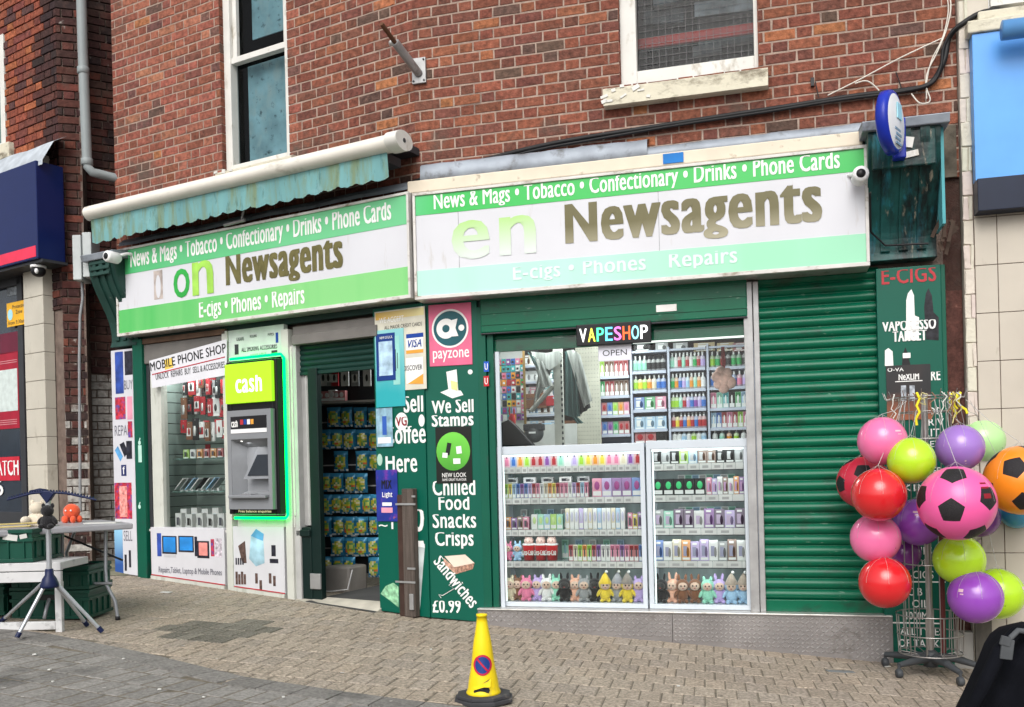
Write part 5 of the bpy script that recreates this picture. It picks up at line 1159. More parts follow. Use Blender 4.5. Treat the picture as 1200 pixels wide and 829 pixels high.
for i, (px, c, h_) in enumerate(((381, 'red', .1), (388, 'red', .1), (394, 'white', .11), (399, 'red', .11), (405, 'red', .1))):
    p = D.P(px, 469, yB); good('snack_box', ('snack', c), b_box(c, .075, h_, .06, art='pod', acc=(.6, .6, .6)), m_vc, '%s snack box at the %s of the shelf above the sweet bags' % (c, where(i, 5)), 'box', D, (p[0], yB-.1, zs), 'small boxes above the sweet bags')
mb = MB(); p = D.P(425, 466, yB); mb.box(p[0]-.16, p[0]+.16, yB, yB+.12, zs, zs+.24); solo('black_case', mb, m_blk, 'black case on the shelf above the sweet bags', 'case', D, (p[0], yB, zs), bevel=.01)
for i, px in enumerate((379, 385, 392, 404, 416, 430)):
    p = D.P(px, 434, yB-.25); c = ('white', 'grey', 'red', 'white', 'grey', 'white')[i]
    good('hanging_card', ('hcard', c), b_pack(c), m_vc, '%s card pack hanging at the %s of the doorway top' % (c, where(i, 6)), 'pack', D, (p[0], yB-.25, p[2]+.02), 'card packs hanging under the doorway top')
q = L.P(392, 686, .6); t = thing('appliance', 'dark grey appliance on the doorway floor below the sweet bags', 'appliance', L, q)
mb = MB(); mb.box(q[0]-.14, q[0]+.16, .62, .9, .11, .36); part('body', mb, M('shelf grey', (.3, .28, .26)), t, bevel=.02)
mb = MB(); mb.tube([(q[0]-.1, .55, .13), (q[0]+.05, .5, .14), (q[0]+.2, .55, .16), (q[0]+.22, .6, .34)], .007, 6); part('hose', mb, m_wt, t)
striplight(L, xd0+.3, -.5, 1.2, 2.55, 3, 'strip light on the ceiling inside the doorway', 12)
# ================================================================ VAPE SHOP WINDOW
random.seed(41)
# room wall tones
mb = MB(); mb.box(.12, .14, .1, 4.8, .03, 2.7); part('partition', mb, m_int, bld)
def ticketrow(parent, x0, x1, y, z, w_, h_=.05):
    mb = MB(); x = x0; mb.col = (1, 1, 1)
    while x < x1-.01:
        c = random.uniform(.6, .74); mb.col = (c, c, c*.98); mb.box(x+.0015, min(x+w_, x1)-.0015, y-.004, y-.001, z-h_, z)
        mb.col = (.42, .42, .42); mb.box(x+w_*.25, min(x+w_*.75, x1-.002), y-.0046, y-.0041, z-h_*.75, z-h_*.35) if x+w_ < x1 else None
        x += w_
    return part('ticket_strip', mb, m_vc, parent)
m_cf = M('white cabinet frame', (.52, .57, .62), .35, var=.03)
m_cg = M('cabinet shelf glass', (.30, .45, .43), .1, alpha=.5, var=0)
CY0, CY1 = .03, .40
def cabinet(pxa, pyt, pyb, pxb, shelves, label, tw):
    x0, x1, z0, z1 = R.rc(pxa, pyt, pyb, pxb, CY0); z0 = ZT+.002
    t = thing('display_cabinet', label, 'cabinet', R, ((x0+x1)/2, CY0, z0)); f = .036
    mb = MB()
    for (a, b) in ((x0, x0+f), (x1-f, x1)):
        mb.box(a, b, CY0, CY0+.03, z0+f, z1-.065); mb.box(a, b, CY1-.03, CY1, z0+f, z1-.065)
    mb.box(x0, x1, CY0, CY0+.03, z0, z0+f); mb.box(x0, x1, CY0, CY0+.03, z1-.065, z1); part('frame', mb, m_cf, t, bevel=.003)
    mb = MB(); mb.box(x0, x1, CY0+.03, CY1, z0, z0+.03); part('base_panel', mb, m_cf, t)
    mb = MB(); mb.box(x0, x1, CY0+.03, CY1, z1-.03, z1-.001); part('top_panel', mb, m_cf, t)
    mb = MB(); mb.box(x0+f, x1-f, CY1-.01, CY1, z0+.03, z1-.03); part('back_panel', mb, M('pale cabinet back', (.34, .40, .40), .3, var=.35, scale=2.5, stretch=(3, 1, .4)), t)
    mb = MB(); mb.box(x0+f, x1-f, CY0+.05, CY0+.075, z1-.082, z1-.066); part('led_strip', mb, emis('cabinet led', (.9, 1, 1), 1.6), t)
    mb = MB(); mb.add([(x0+f, CY0+.012, z0+f), (x1-f, CY0+.012, z0+f), (x1-f, CY0+.012, z1-.065), (x0+f, CY0+.012, z1-.065)], [(0, 1, 2, 3)]); part('glass_door', mb, m_glass, t)
    mb = MB(); mb.tube([(x0+f+.01, CY0+.045, z0+f), (x0+f+.01, CY0+.045, z1-.08)], .006, 6); part('lit_edge', mb, emis('cabinet led', (.9, 1, 1), 1.6), t)
    zs = []
    for (py, w_) in shelves:
        z = R.z(pxa, py, CY0+.05)+.05; mb = MB(); mb.box(x0+f, x1-f, CY0+.05, CY1-.02, z-.008, z-.001); part('shelf', mb, m_cg, t); zs.append(z)
        mb = MB(); mb.box(x0+f, x1-f, CY0+.046, CY0+.05, z-.056, z-.05); part('shelf_edge', mb, m_dark, t)
        ticketrow(t, x0+f+.003, x1-f-.003, CY0+.048, z, w_)
        ld = bpy.data.lights.new('lamp', 'AREA'); ld.shape = 'RECTANGLE'; ld.size = x1-x0-.1; ld.size_y = .02; ld.energy = .4; ld.color = (.93, 1, 1)
        lo = bpy.data.objects.new('lamp', ld); COL.objects.link(lo); lo.parent = t; lo.location = Vector(((x0+x1)/2, CY0+.07, z-.06)) - ORG[t][1]; lo.rotation_euler = (math.radians(35), 0, 0)
    ld = bpy.data.lights.new('lamp', 'AREA'); ld.shape = 'RECTANGLE'; ld.size = x1-x0-.1; ld.size_y = .03; ld.energy = .3; ld.color = (.93, 1, 1)
    lo = bpy.data.objects.new('lamp', ld); COL.objects.link(lo); lo.parent = t; lo.location = Vector(((x0+x1)/2, CY0+.06, z1-.085)) - ORG[t][1]; lo.rotation_euler = (math.radians(30), 0, 0)
    return t, x0+f, x1-f, zs, z0+.031
cL, cx0, cx1, zl, zfl = cabinet(583.5, 524, 709, 757, [(555.5, .052), (591.5, .075), (628.5, .06), (665, .07)], 'left white display cabinet full of vapes and plush toys', .05)
cR, dx0, dx1, zr_, zfr = cabinet(759, 517, 711, 879, [(552, .09), (588.5, .1), (627, .12), (665, .11)], 'right white display cabinet with dark boxes and plush toys', .08)
YI = CY0+.085
ORD = ('top', 'second', 'third', 'fourth', 'bottom')
def shelfrow(cab, xa, xb, z, items, w_, h_, shelf, y=YI, art='bar', d_=.05, gap=.0, acc=None, name='vape_box', cat='box'):
    n = len(items); pitch = (xb-xa)/n; side = 'left' if cab is cL else 'right'
    for i, c in enumerate(items):
        if c is None: continue
        a = art if isinstance(art, str) else art[i % len(art)]
        ac = acc if acc else {'bar': (.06, .06, .08), 'pod': (.5, .2, .4), 'window': (.1, .1, .12)}[a]
        hh = h_*(1 if a != 'window' else (1, .93, 1.04)[i % 3]); key = (name, c, a, round(pitch, 3), round(hh, 3), ac)
        good(name, key, b_box(c, pitch-.003-gap, hh, d_, acc=ac, art=a), m_vc,
             '%s %s box at the %s of the %s shelf, %s cabinet' % (c, 'tall' if h_ > .13 else 'small', where(i, n), ORD[shelf], side), cat, R, (xa+pitch*(i+.5), y+random.uniform(0, .006), z), 'boxes on the %s shelf of the %s cabinet' % (ORD[shelf], side))
r1 = ['pink', 'blue', 'orange', 'lime', 'red', 'red', 'purple', 'red', 'mint', 'white', 'lilac', 'lime', 'yellow', 'orange', 'yellow', 'pink', 'pink', 'cream', 'purple', 'red']
bic = {'pink': (.6, .05, .15), 'lime': (.05, .35, .1)}
def b_vape(c):
    def f(mb):
        mb.col = tuple(min(.8, .35+x*.6) for x in CN[c]); mb.box(-.029, .029, 0, .035, 0, .098); mb.col = CN[c]; mb.box(-.015, .015, -.0012, 0, .012, .062); mb.box(-.009, .009, -.0015, 0, .06, .078); mb.col = (.04, .04, .05); mb.box(-.004, .004, -.0018, 0, .07, .09)
    return f
n_ = len(r1)
for i, c in enumerate(r1):
    good('vape_box', ('vb', c), b_vape(c), m_vc, '%s vape carton at the %s of the top shelf in the left display cabinet' % (c, where(i, n_)), 'box', R, (cx0+(cx1-cx0)*(i+.5)/n_, YI, zl[0]), 'cartons on the top shelf of the left cabinet')
r2 = ['lime', 'yellow', 'pale blue', 'blue', 'purple', 'blue', 'lilac', 'red', 'pink', 'white', 'cream', 'orange', 'yellow', 'red', 'pink', 'pink']
xs_ = cx0+(cx1-cx0)*.62
shelfrow(cL, cx0, xs_, zl[1], r2+['white', 'lilac', 'red', 'pale blue', 'pink'], .04, .115, 1)
for i in range(5):
    x = cx0+.05+(xs_-cx0-.1)*i/4; good('vape_tray', ('tray', i % 2), b_box('white' if i % 2 else 'grey', .10, .045, .05, acc=(.04, .04, .05), art='window'), m_vc, 'pale flat carton at the %s behind the second shelf row' % where(i, 5), 'box', R, (x, YI+.06, zl[1]+.118), 'flat cartons stacked on the second shelf')
shelfrow(cL, xs_+.03, cx1, zl[1], ['pink', 'lilac', 'purple', 'purple', 'blue'], .1, .145, 1, art='pod', acc=(.35, .08, .25), name='vape_carton')
shelfrow(cL, cx0, cx0+.2, zl[2], ['orange', 'purple', 'brown', 'pink'], .04, .10, 2, art='window')
shelfrow(cL, cx0+.22, cx0+.48, zl[2], ['white', 'mint', 'pale blue', 'lime', 'mint'], .05, .12, 2, art='pod', acc=(.5, .65, .3))
shelfrow(cL, cx0+.5, cx0+1.0-.02, zl[2], ['cream', 'white', 'white', 'lilac', 'white', 'cream', 'white', 'pale blue', 'white', 'white', 'cream', 'pale blue', 'white'], .05, .165, 2, art='pod', acc=(.55, .55, .7))
shelfrow(cL, cx0+1.0, cx1, zl[2], ['pink', 'yellow', 'purple'], .05, .125, 2, art='window', name='vape_carton')
shelfrow(cL, cx0+.52, cx1, zl[3], ['red', 'cream', 'lime', 'orange', 'lime', 'red', 'purple', 'white', 'white', 'pink', 'pink', 'purple', 'pink', 'red', 'red', 'blue'], .04, .125, 3)
# drink cup shaped plush with cola lettering
t0 = None
for i, px in enumerate((619, 633, 646)):
    p = R.P(px, 665, YI+.01); z = zl[3]; x = p[0]
    t = thing('cola_plush', ('red cola cup plush at the left of the three on the fourth shelf', 'red cola cup plush in the middle of the three', 'red cola cup plush at the right of the three')[i], 'plush toy', R, (x, YI+.0, z), group='cola cup plush toys')
    mb = MB(); mb.lathe([(0, 0), (.042, .002), (.052, .12), (.05, .13), (.0, .13)], (x, YI+.05, z), 20); part('cup', mb, M('red plush', (.50, .015, .02), .8, sheen=.3), t)
    mb = MB(); mb.ell((x, YI+.05, z+.155), (.04, .04, .04), 14, 10); mb.ell((x-.022, YI+.05, z+.19), (.01, .01, .018), 8, 6); mb.ell((x+.022, YI+.05, z+.19), (.01, .01, .018), 8, 6); part('head', mb, M('pale pink plush', (.65, .45, .40), .9, sheen=.3), t)
    mb = MB(); mb.ell((x-.013, YI+.013, z+.158), (.004, .003, .005), 8, 6); mb.ell((x+.013, YI+.013, z+.158), (.004, .003, .005), 8, 6); part('eyes', mb, m_blk, t)
    mb = MB(); mb.lathe([(.051, .122), (.055, .13), (.05, .138)], (x, YI+.05, z), 20); part('cup_rim', mb, m_wt, t)
    text(t, 'Coca-Cola', (x-.047, x+.047, z+.045, z+.085), YI-.004, m_wlet, bold=.03, shear=.35)
# right cabinet
shelfrow(cR, dx0, dx1, zr_[0], ['black', 'grey', 'black', 'lime', 'pale blue', 'brown', 'brown', 'black', 'black', 'grey'], .09, .115, 0, art='window', acc=(.45, .45, .46))
shelfrow(cR, dx0, dx0+.40, zr_[1], ['black']*5, .08, .125, 1, art='pod', acc=(.06, .55, .2))
shelfrow(cR, dx0+.41, dx1, zr_[1], ['pink', 'lilac', 'white', 'brown', 'white', 'orange', 'purple'], .06, .13, 1, art='window', acc=(.5, .3, .5))
shelfrow(cR, dx0, dx1, zr_[2], ['grey', 'mint', 'dark purple', 'dark purple', 'white', 'purple', 'dark purple', 'lilac', 'dark purple'], .08, .14, 2, art='window', acc=(.5, .4, .55))
shelfrow(cR, dx0, dx1, zr_[3], ['blue', 'white', 'cream', 'orange', 'lilac', 'lilac', 'white', 'grey', 'brown', 'white'], .08, .155, 3, art='window', acc=(.3, .3, .42))
for i in range(8):
    x = dx0+.2+(dx1-dx0-.25)*i/8
    for s_ in (0, 1):
        xl_ = cx0+.1+(cx1-cx0-.2)*i/8; good('clear_bottle', ('clear', (i+s_) % 3), b_box(('white', 'mint', 'pale blue')[(i+s_) % 3], .055, .15, .02, art='bar', acc=(.3, .5, .55)), m_vc, 'pale carton at the %s behind the %s shelf, left cabinet' % (where(i, 8), ORD[2+s_]), 'carton', R, (xl_, CY1-.06, zl[2+s_]+.0), 'pale cartons behind the left cabinet shelves')
        good('clear_bottle', ('clear', i % 3), b_box(('white', 'mint', 'pale blue')[i % 3], .055, .15, .02, art='bar', acc=(.3, .5, .55)), m_vc, 'pale carton at the %s behind the %s shelf, right cabinet' % (where(i, 8), ORD[1+s_]), 'carton', R, (x, CY1-.06, zr_[1+s_]+.0), 'pale cartons behind the right cabinet shelves')
# plush toys with long ears
m_pl = M('plush fabric', (1, 1, 1), .95, vcol=True, var=.15, scale=60, bump=.3, bscale=250, sheen=.4)
def b_plush(c, ear, hat=None):
    def f(mb):
        base = CN[c] if isinstance(c, str) else c; mb.col = base
        mb.ell((0, .03, .055), (.042, .036, .055), 14, 10); mb.ell((0, .028, .125), (.048, .042, .045), 16, 12)
        for s_ in (-1, 1):
            mb.ell((s_*.046, .02, .065), (.014, .016, .032), 8, 6, Matrix.Rotation(s_*-.5, 3, 'Y')); mb.ell((s_*.024, .008, .012), (.018, .026, .016), 8, 6)
            if hat is None: mb.ell((s_*.024, .03, .165+ear*.5), (.011, .01, .016+ear*.55), 8, 6, Matrix.Rotation(s_*.12, 3, 'Y'))
        mb.col = (.68, .50, .40) if c not in ('black',) else (.05, .05, .05); mb.ell((0, -.004, .120), (.034, .016, .030), 12, 8)
        if hat: mb.col = hat; mb.lathe([(.05, .135), (.035, .165), (.016, .20), (0, .215)], (0, .028, 0), 12); mb.col = (.8, .8, .78); mb.ell((.012, .028, .22), .012, 8, 6)
        mb.col = (.01, .01, .012)
        for s_ in (-1, 1): mb.ell((s_*.013, -.019, .125), (.0055, .004, .007), 8, 6)
        mb.col = (.35, .06, .06); mb.ell((0, -.021, .108), (.008, .002, .003), 8, 4)
    return f
def plushrow(pxs, zf, side):
    for i, (px, c, ear, hat) in enumerate(pxs):
        p = R.P(px, 695, YI); cn = c if isinstance(c, str) else 'patterned'
        good('plush_toy', ('plush', c, ear, hat), b_plush(c, ear, hat), m_pl, '%s %s plush toy, %s along the %s cabinet floor' % (cn, 'hatted' if hat else 'long eared' if ear > .02 else 'short eared', 'number '+('one', 'two', 'three', 'four', 'five', 'six', 'seven', 'eight', 'nine', 'ten', 'eleven', 'twelve', 'thirteen', 'fourteen', 'fifteen')[i], side), 'plush toy', R, (p[0], YI+.015+.02*(i % 2), zf), 'plush toys sitting along the cabinet floors', rotz=random.uniform(-.2, .2), scale=1.08)
plushrow([(596, 'cream', .01, None), (605, 'brown', .01, None), (616, 'pink', .01, None), (628, 'lilac', .012, None), (640, 'white', .02, None), (651, 'mint', .018, None), (661, 'black', .03, None), (673, (.75, .42, .30), .016, None), (684, 'grey', .012, None), (696, 'black', .03, None), (709, 'yellow', .0, (.72, .52, .05)), (722, 'grey', .0, (.3, .3, .33)), (735, 'yellow', .0, (.25, .22, .2)), (748, 'lilac', .01, None)], zfl, 'left')
plushrow([(774, 'black', .03, None), (787, (.75, .42, .30), .035, None), (800, 'brown', .025, None), (814, 'brown', .025, None), (829, 'mint', .01, None), (843, 'lilac', .03, None), (857, 'pale blue', .0, (.33, .27, .22)), (871, 'pale blue', .0, (.33, .27, .22))], zfr, 'right')
# two pale plush dolls on the fourth shelf
for i, (px, c) in enumerate(((595, 'pink'), (606, 'pale blue'))):
    p = R.P(px, 665, YI); good('plush_toy', ('plush', c, .02, None), b_plush(c, .02), m_pl, '%s plush toy left of the cola cups on the fourth shelf' % c, 'plush toy', R, (p[0], YI+.01, zl[3]), 'plush toys on the fourth shelf', scale=.8)
# ---------------- shelving against the rear of the shop
YBK = 2.05
m_sh = M('pale lilac shelving', (.52, .55, .66), .4, var=.03)
def b_bottle(c, cap):
    def f(mb):
        mb.col = CN[cap]; mb.lathe([(.006, .075), (.006, .10), (0, .101)], (0, .016, 0), 8); mb.col = tuple(min(.7, x*.4+.35) for x in CN[c]); mb.lathe([(0, 0), (.0165, 0), (.0165, .065), (.007, .076)], (0, .016, 0), 10); mb.col = CN[c]; mb.lathe([(.0172, .012), (.0172, .052)], (0, .016, 0), 10)
    return f
bays = [(696, 738.5), (740.5, 782), (784.5, 828), (830.5, 885)]
boards = [(443, 466, 488.5, 511), (437, 459.5, 482, 505, 523), (433.5, 458, 481, 504, 523), (432, 455.5, 480, 503, 523)]
tops = (416, 412, 409, 406)
NB = ('left bay', 'second bay', 'third bay', 'right bay')
contents = [
 [('box', ['green', 'lime', 'brown', 'brown', 'red', 'red', 'red']), ('box', ['green', 'green', 'red', 'red', 'brown', 'brown', 'brown']), ('pod', ['purple', 'red', 'blue', 'lime', 'orange', 'pink']), ('pod', ['pink', 'blue', 'purple', 'green', 'red', 'red'])],
 [('bot', ['mint', 'mint', 'mint', 'black', 'black', 'black', 'black']), ('bot', ['lime', 'yellow', 'lime', 'orange', 'cream', 'blue', 'blue']), ('wide', ['blue', 'green', 'pink']), ('wide', ['pale blue', 'pale blue', 'pale blue']), ('pod', ['red', 'red', 'black'])],
 [('bot', ['mint', 'white', 'red', 'mint', 'red', 'white', 'green', 'red', 'lilac']), ('bot', ['green', 'orange', 'blue', 'lilac', 'pale blue', 'orange', 'mint', 'orange', 'white']), ('bot', ['lime', 'lime', 'mint', 'red', 'lilac', 'blue', 'purple', 'lilac', 'blue']), ('bot', ['red', 'yellow', 'red', 'blue', 'orange', 'red', 'blue', 'red', 'red']), ('bot', ['white', 'white', 'pale blue', 'white', 'lime', 'white', 'pale blue'])],
 [('bot', ['lime', 'green', 'red', 'black', 'green', 'green', 'black', 'purple']), ('bot', ['blue', 'pale blue', 'purple', 'purple', 'blue', 'pink', 'lilac', 'blue']), ('box', ['pink', 'mint', 'teal', 'black', 'green', 'pale blue', 'black']), ('box', ['pale blue', 'blue', 'red', 'pink', 'red', 'lime', 'pink', 'lilac']), ('bot', ['white', 'mint', 'orange', 'lime', 'white', 'red'])]]
for b_, (pa_, pb_) in enumerate(bays):
    x0, x1 = R.x(pa_, 465, YBK), R.x(pb_, 465, YBK); zt = R.z(pa_, tops[b_], YBK)
    t = thing('shelving_unit', 'pale shelving unit at the rear of the shop, %s of four' % NB[b_], 'shelf unit', R, ((x0+x1)/2, YBK, .03), group='shelving at the rear of the shop')
    mb = MB(); mb.box(x0-.012, x0+.008, YBK-.01, YBK+.25, .03, zt+.02); mb.box(x1-.008, x1+.012, YBK-.01, YBK+.25, .03, zt+.02) if b_ == 3 else None; part('side_panel', mb, m_sh, t)
    mb = MB(); mb.box(x0, x1, YBK+.22, YBK+.24, .03, zt); part('back_panel', mb, M('grey shelf back', (.28, .29, .34), .5), t)
    mb = MB(); mb.box(x0, x1, YBK, YBK+.22, zt-.02, zt+.0); part('shelf', mb, m_sh, t)
    for k, py in enumerate(boards[b_]):
        z = R.z(pa_+4, py-1.5, YBK); mb = MB(); mb.box(x0+.008, x1-.008, YBK, YBK+.22, z-.028, z); part('shelf', mb, m_sh, t)
        kind, cols = contents[b_][k]; n_ = len(cols); pitch = (x1-x0-.03)/n_
        for i, c in enumerate(cols):
            x = x0+.015+pitch*(i+.5); lab = '%s at the %s of the %s row, rear shelves, %s'
            if kind == 'bot': good('bottle', ('bot', c), b_bottle(c, 'black' if c in ('black', 'yellow') else 'white'), m_vc, lab % (c+' bottle', where(i, n_), ORD[k], NB[b_]), 'bottle', R, (x, YBK+.02, z), 'bottles on the rear shelves', scale=1.55)
            else:
                h_ = {'box': .15, 'pod': .125, 'wide': .125}[kind]; good('vape_box', ('rb', kind, c, round(pitch, 3)), b_box(c, pitch-.004, h_, .05, art='window' if kind == 'wide' else 'bar' if kind == 'box' else 'pod', acc=CN['white'] if kind != 'pod' else CN[c]), m_vc, lab % (c+' box', where(i, n_), ORD[k], NB[b_]), 'box', R, (x, YBK+.02, z), 'boxes on the rear shelves')
# goods on top of the shelving
for i, (px, c, wd) in enumerate(((752, 'black', .16), (775, 'grey', .12), (797, 'grey', .14), (825, 'gold', .2), (850, 'gold', .16), (868, 'red', .15))):
    p = R.P(px, 408, YBK); zt = R.z(px, 411, YBK); good('carton', ('topc', c, wd), b_box(c, wd, .08, .1, art='window', acc=CN['white']), m_vc, '%s carton lying on top of the rear shelves, %s' % (c, where(i, 6)), 'carton', R, (p[0], YBK+.03, zt), 'cartons on top of the rear shelves')
# pegboard, grey post, scarf, counter goods
x0, x1, z0, z1 = R.rc(675, 405, 520, 697, 1.75); mb = MB(); mb.box(x0, x1+.05, 1.77, 1.79, .03, z1+.1)
pg = thing('pegboard', 'cream pegboard panel between the scarf and the rear shelves', 'panel', R, (x0, 1.77, .03)); part('board', mb, M('cream pegboard', (.52, .50, .42), .6), pg)
mb = MB(); mb.m = 0
for i in range(8):
    for j in range(26): mb.box(x0+.015+i*.028, x0+.021+i*.028, 1.7685, 1.77, z1-.0-j*.04, z1+.006-j*.04)
part('peg_holes', mb, m_dark, pg)
x0, x1, z0, z1 = R.rc(649, 405, 520, 659, 1.0)
t = thing('steel_post', 'grey steel shelving post with slots carrying the draped scarf', 'post', R, (x0, 1.0, .03)); mb = MB(); mb.box(x0, x1, 1.0, 1.06, .03, 2.5); part('upright', mb, M('putty grey steel', (.40, .40, .36), .5), t)
mb = MB(); z = 1.0
while z < 2.3: mb.box(x1-.012, x1+.003, .998, 1.0, z, z+.025); z += .05
part('slots', mb, m_dark, t)
mb = MB(); a = R.P(649, 452, 1.02); b = R.P(622, 482, 1.02); mb.tube([a, b], .022, 4); part('brace', mb, M('putty grey steel', (.40, .40, .36), .5), t)
# scarf: swags of folded cloth
t = thing('scarf', 'striped grey green scarf draped over the steel post behind the window', 'scarf', R, R.P(655, 415, .95))
def cloth(pts_top, pts_bot, mat, nm, folds, y, amp=.02):
    nx, nz = 40, 14; V = []
    A = [Vector(R.P(a, b, y)) for a, b in pts_top]; B = [Vector(R.P(a, b, y)) for a, b in pts_bot]
    def smp(P_, s_): k = s_*(len(P_)-1); i = min(int(k), len(P_)-2); return P_[i].lerp(P_[i+1], k-i)
    for i in range(nx+1):
        s_ = i/nx; a, b = smp(A, s_), smp(B, s_)
        for j in range(nz+1):
            v = j/nz; p = a.lerp(b, v); p.y += amp*math.sin(s_*folds*math.pi*2+v*.8)*(.4+.6*v); V.append(p)
    mb = MB(); mb.add(V, [(i*(nz+1)+j, i*(nz+1)+j+1, (i+1)*(nz+1)+j+1, (i+1)*(nz+1)+j) for i in range(nx) for j in range(nz)], True); part(nm, mb, mat, t)
m_sc1 = M('pale grey scarf cloth', (.36, .37, .35), .9, stretch=(14, 1, .5), scale=3, var=.35); m_sc2 = M('dark green grey scarf cloth', (.06, .12, .115), .9, var=.3, stretch=(10, 1, .5)); m_sc3 = M('black scarf stripe', (.02, .022, .024), .9)
cloth([(662, 412), (668, 411), (674, 412)], [(661, 486), (672, 490), (680, 488)], m_sc2, 'hanging_fold', 3, .96)
cloth([(668, 411), (676, 412)], [(680, 486), (692, 478)], m_sc3, 'hanging_fold', 2, .98)
cloth([(664, 411), (672, 410), (680, 416)], [(684, 478), (694, 470)], m_sc1, 'hanging_fold', 2, .94)
cloth([(622, 412), (640, 414), (655, 411)], [(630, 428), (645, 434), (660, 420)], m_sc1, 'swag', 1.5, .95, .03)
cloth([(624, 418), (636, 424)], [(634, 455), (648, 452)], m_sc1, 'hanging_fold', 2, .93)
cloth([(632, 430), (650, 424)], [(624, 478), (640, 452)], m_sc1, 'hanging_fold', 2.5, .97)
cloth([(618, 412), (628, 420)], [(628, 432), (640, 440)], m_sc2, 'swag', 1.5, .94)
cloth([(668, 486), (676, 488)], [(676, 497), (684, 496)], m_sc2, 'tassel_end', 2, .95)
# magazine and card wall on the left
x0, x1, z0, z1 = R.rc(583, 415, 520, 614, 1.2)
t = thing('card_display', 'wall display of small colourful cards at the far left of the window', 'display', R, (x0, 1.2, z0)); mb = MB(); mb.box(x0-.1, x1, 1.22, 1.24, .03, z1+.05); part('board', mb, m_int, t)
mb = MB(); rw = 0; z = z1-.05
while z > z0+.25:
    x = x0
    while x < x1-.03:
        mb.col = random.choice([CN['blue'], CN['white'], CN['purple'], CN['orange'], CN['teal'], CN['yellow'], CN['black'], CN['lilac'], CN['pink']]) if rw != 3 else random.choice([CN['lime'], CN['orange'], CN['red'], CN['green']])
        mb.box(x+.002, x+.04, 1.205, 1.215, z-.055, z); mb.col = random.choice([CN['white'], CN['black'], CN['red']]); mb.box(x+.01, x+.03, 1.203, 1.2049, z-.04, z-.02); x += .045
    z -= .065; rw += 1
part('cards', mb, m_vc, t, kind=None)
mb = MB(); a = R.P(612, 412, 1.15); mb.box(a[0], a[0]+.02, 1.15, 1.17, .9, 2.4); solo('brass_pole', mb, M('brass', (.35, .22, .08), .4, metal=.6), 'brown pole right of the colourful card display', 'pole', R, (a[0], 1.15, .9))
ztc = R.z(600, 521, .2)
q = R.P(604, 519, .55); t = thing('cash_till', 'black till screen leaning behind the left cabinet', 'till', R, (q[0], .55, ztc))
mb = MB(); pts = [R.P(a, b, .55) for a, b in ((584, 524), (584, 498), (597, 492), (606, 500), (626, 522))]; mb.prism([(p[0], p[2]) for p in pts], .52, .60); part('screen_back', mb, m_blk, t, bevel=.006)
q = R.P(600, 494, .62); mb = MB(); mb.ell((q[0], .62, q[2]), (.035, .03, .07), 12, 8); mb.ell((q[0]-.02, .62, q[2]+.09), (.008, .008, .04), 8, 6); mb.ell((q[0]+.02, .62, q[2]+.08), (.008, .008, .04), 8, 6); solo('red_glove', mb, M('red plush', (.50, .015, .02)), 'red glove shape standing behind the till', 'glove', R, (q[0], .62, q[2]-.07))
q = R.P(626, 505, .7); t = thing('card_terminal', 'dark grey rounded machine right of the till', 'machine', R, (q[0], .7, ztc)); mb = MB(); mb.ell((q[0], .7, q[2]-.02), (.085, .07, .085), 18, 12); part('body', mb, M('charcoal plastic', (.07, .075, .08), .35), t)
mb = MB(); mb.box(q[0]-.085, q[0]+.085, .64, .76, q[2]+.0, q[2]+.06); part('lid', mb, m_dark, t, bevel=.01); mb = MB(); mb.box(q[0]-.03, q[0]+.03, .626, .632, q[2]-.025, q[2]-.01); part('badge', mb, m_wt, t)
mb = MB(); q = R.P(640, 500, 1.6); mb.box(q[0]-.35, q[0]+.3, 1.6, 1.62, .9, q[2]+.02); solo('shop_counter', mb, M('white counter', (.6, .6, .58), .4), 'pale counter board behind the till', 'counter', R, (q[0], 1.6, .9))
# stocked shelf added to brighten the gap between the card display and the post
t = thing('shelving_unit', 'pale shelving unit added behind the scarf', 'shelf unit', R, (R.x(630, 465, 1.9), 1.9, .03)); xa, xb = R.x(614, 465, 1.9), R.x(650, 465, 1.9)
mb = MB(); mb.box(xa, xb, 2.1, 2.12, .03, 2.4); part('back_panel', mb, M('brightening shelf back', (.7, .72, .7), .6), t)  # white back panel added to make this corner brighter
for k, py in enumerate((428, 447, 466, 486, 506)):
    z = R.z(630, py, 1.9); mb = MB(); mb.box(xa, xb, 1.9, 2.1, z-.02, z); part('shelf', mb, m_sh, t)
    for i in range(5):
        c = random.choice(['white', 'pale blue', 'brown', 'grey', 'cream', 'teal', 'pink']); good('vape_box', ('gb', c), b_box(c, .085, .11, .05, art='window', acc=CN['white']), m_vc, '%s box at the %s of row %s behind the scarf' % (c, where(i, 5), ORD[k]), 'box', R, (xa+(xb-xa)*(i+.5)/5, 1.93, z), 'boxes on the shelves behind the scarf')
# boxes stacked behind
for i, (px, py, c, s_) in enumerate(((628, 470, 'brown', .22), (640, 470, 'red', .15), (634, 445, 'white', .12), (640, 500, 'pale blue', .1), (668, 505, 'brown', .3))):
    q = R.P(px, py, 1.9); mb = MB(); mb.box(q[0]-s_/2, q[0]+s_/2, 1.9, 2.1, q[2]-s_/3, q[2]+s_/3); solo('storage_box', mb, M('box '+c, CN[c], .8), '%s storage box in the dim corner behind the scarf%s' % (c, ', lower right' if i == 4 else ''), 'box', R, (q[0], 1.9, q[2]-s_/3), bevel=.005)
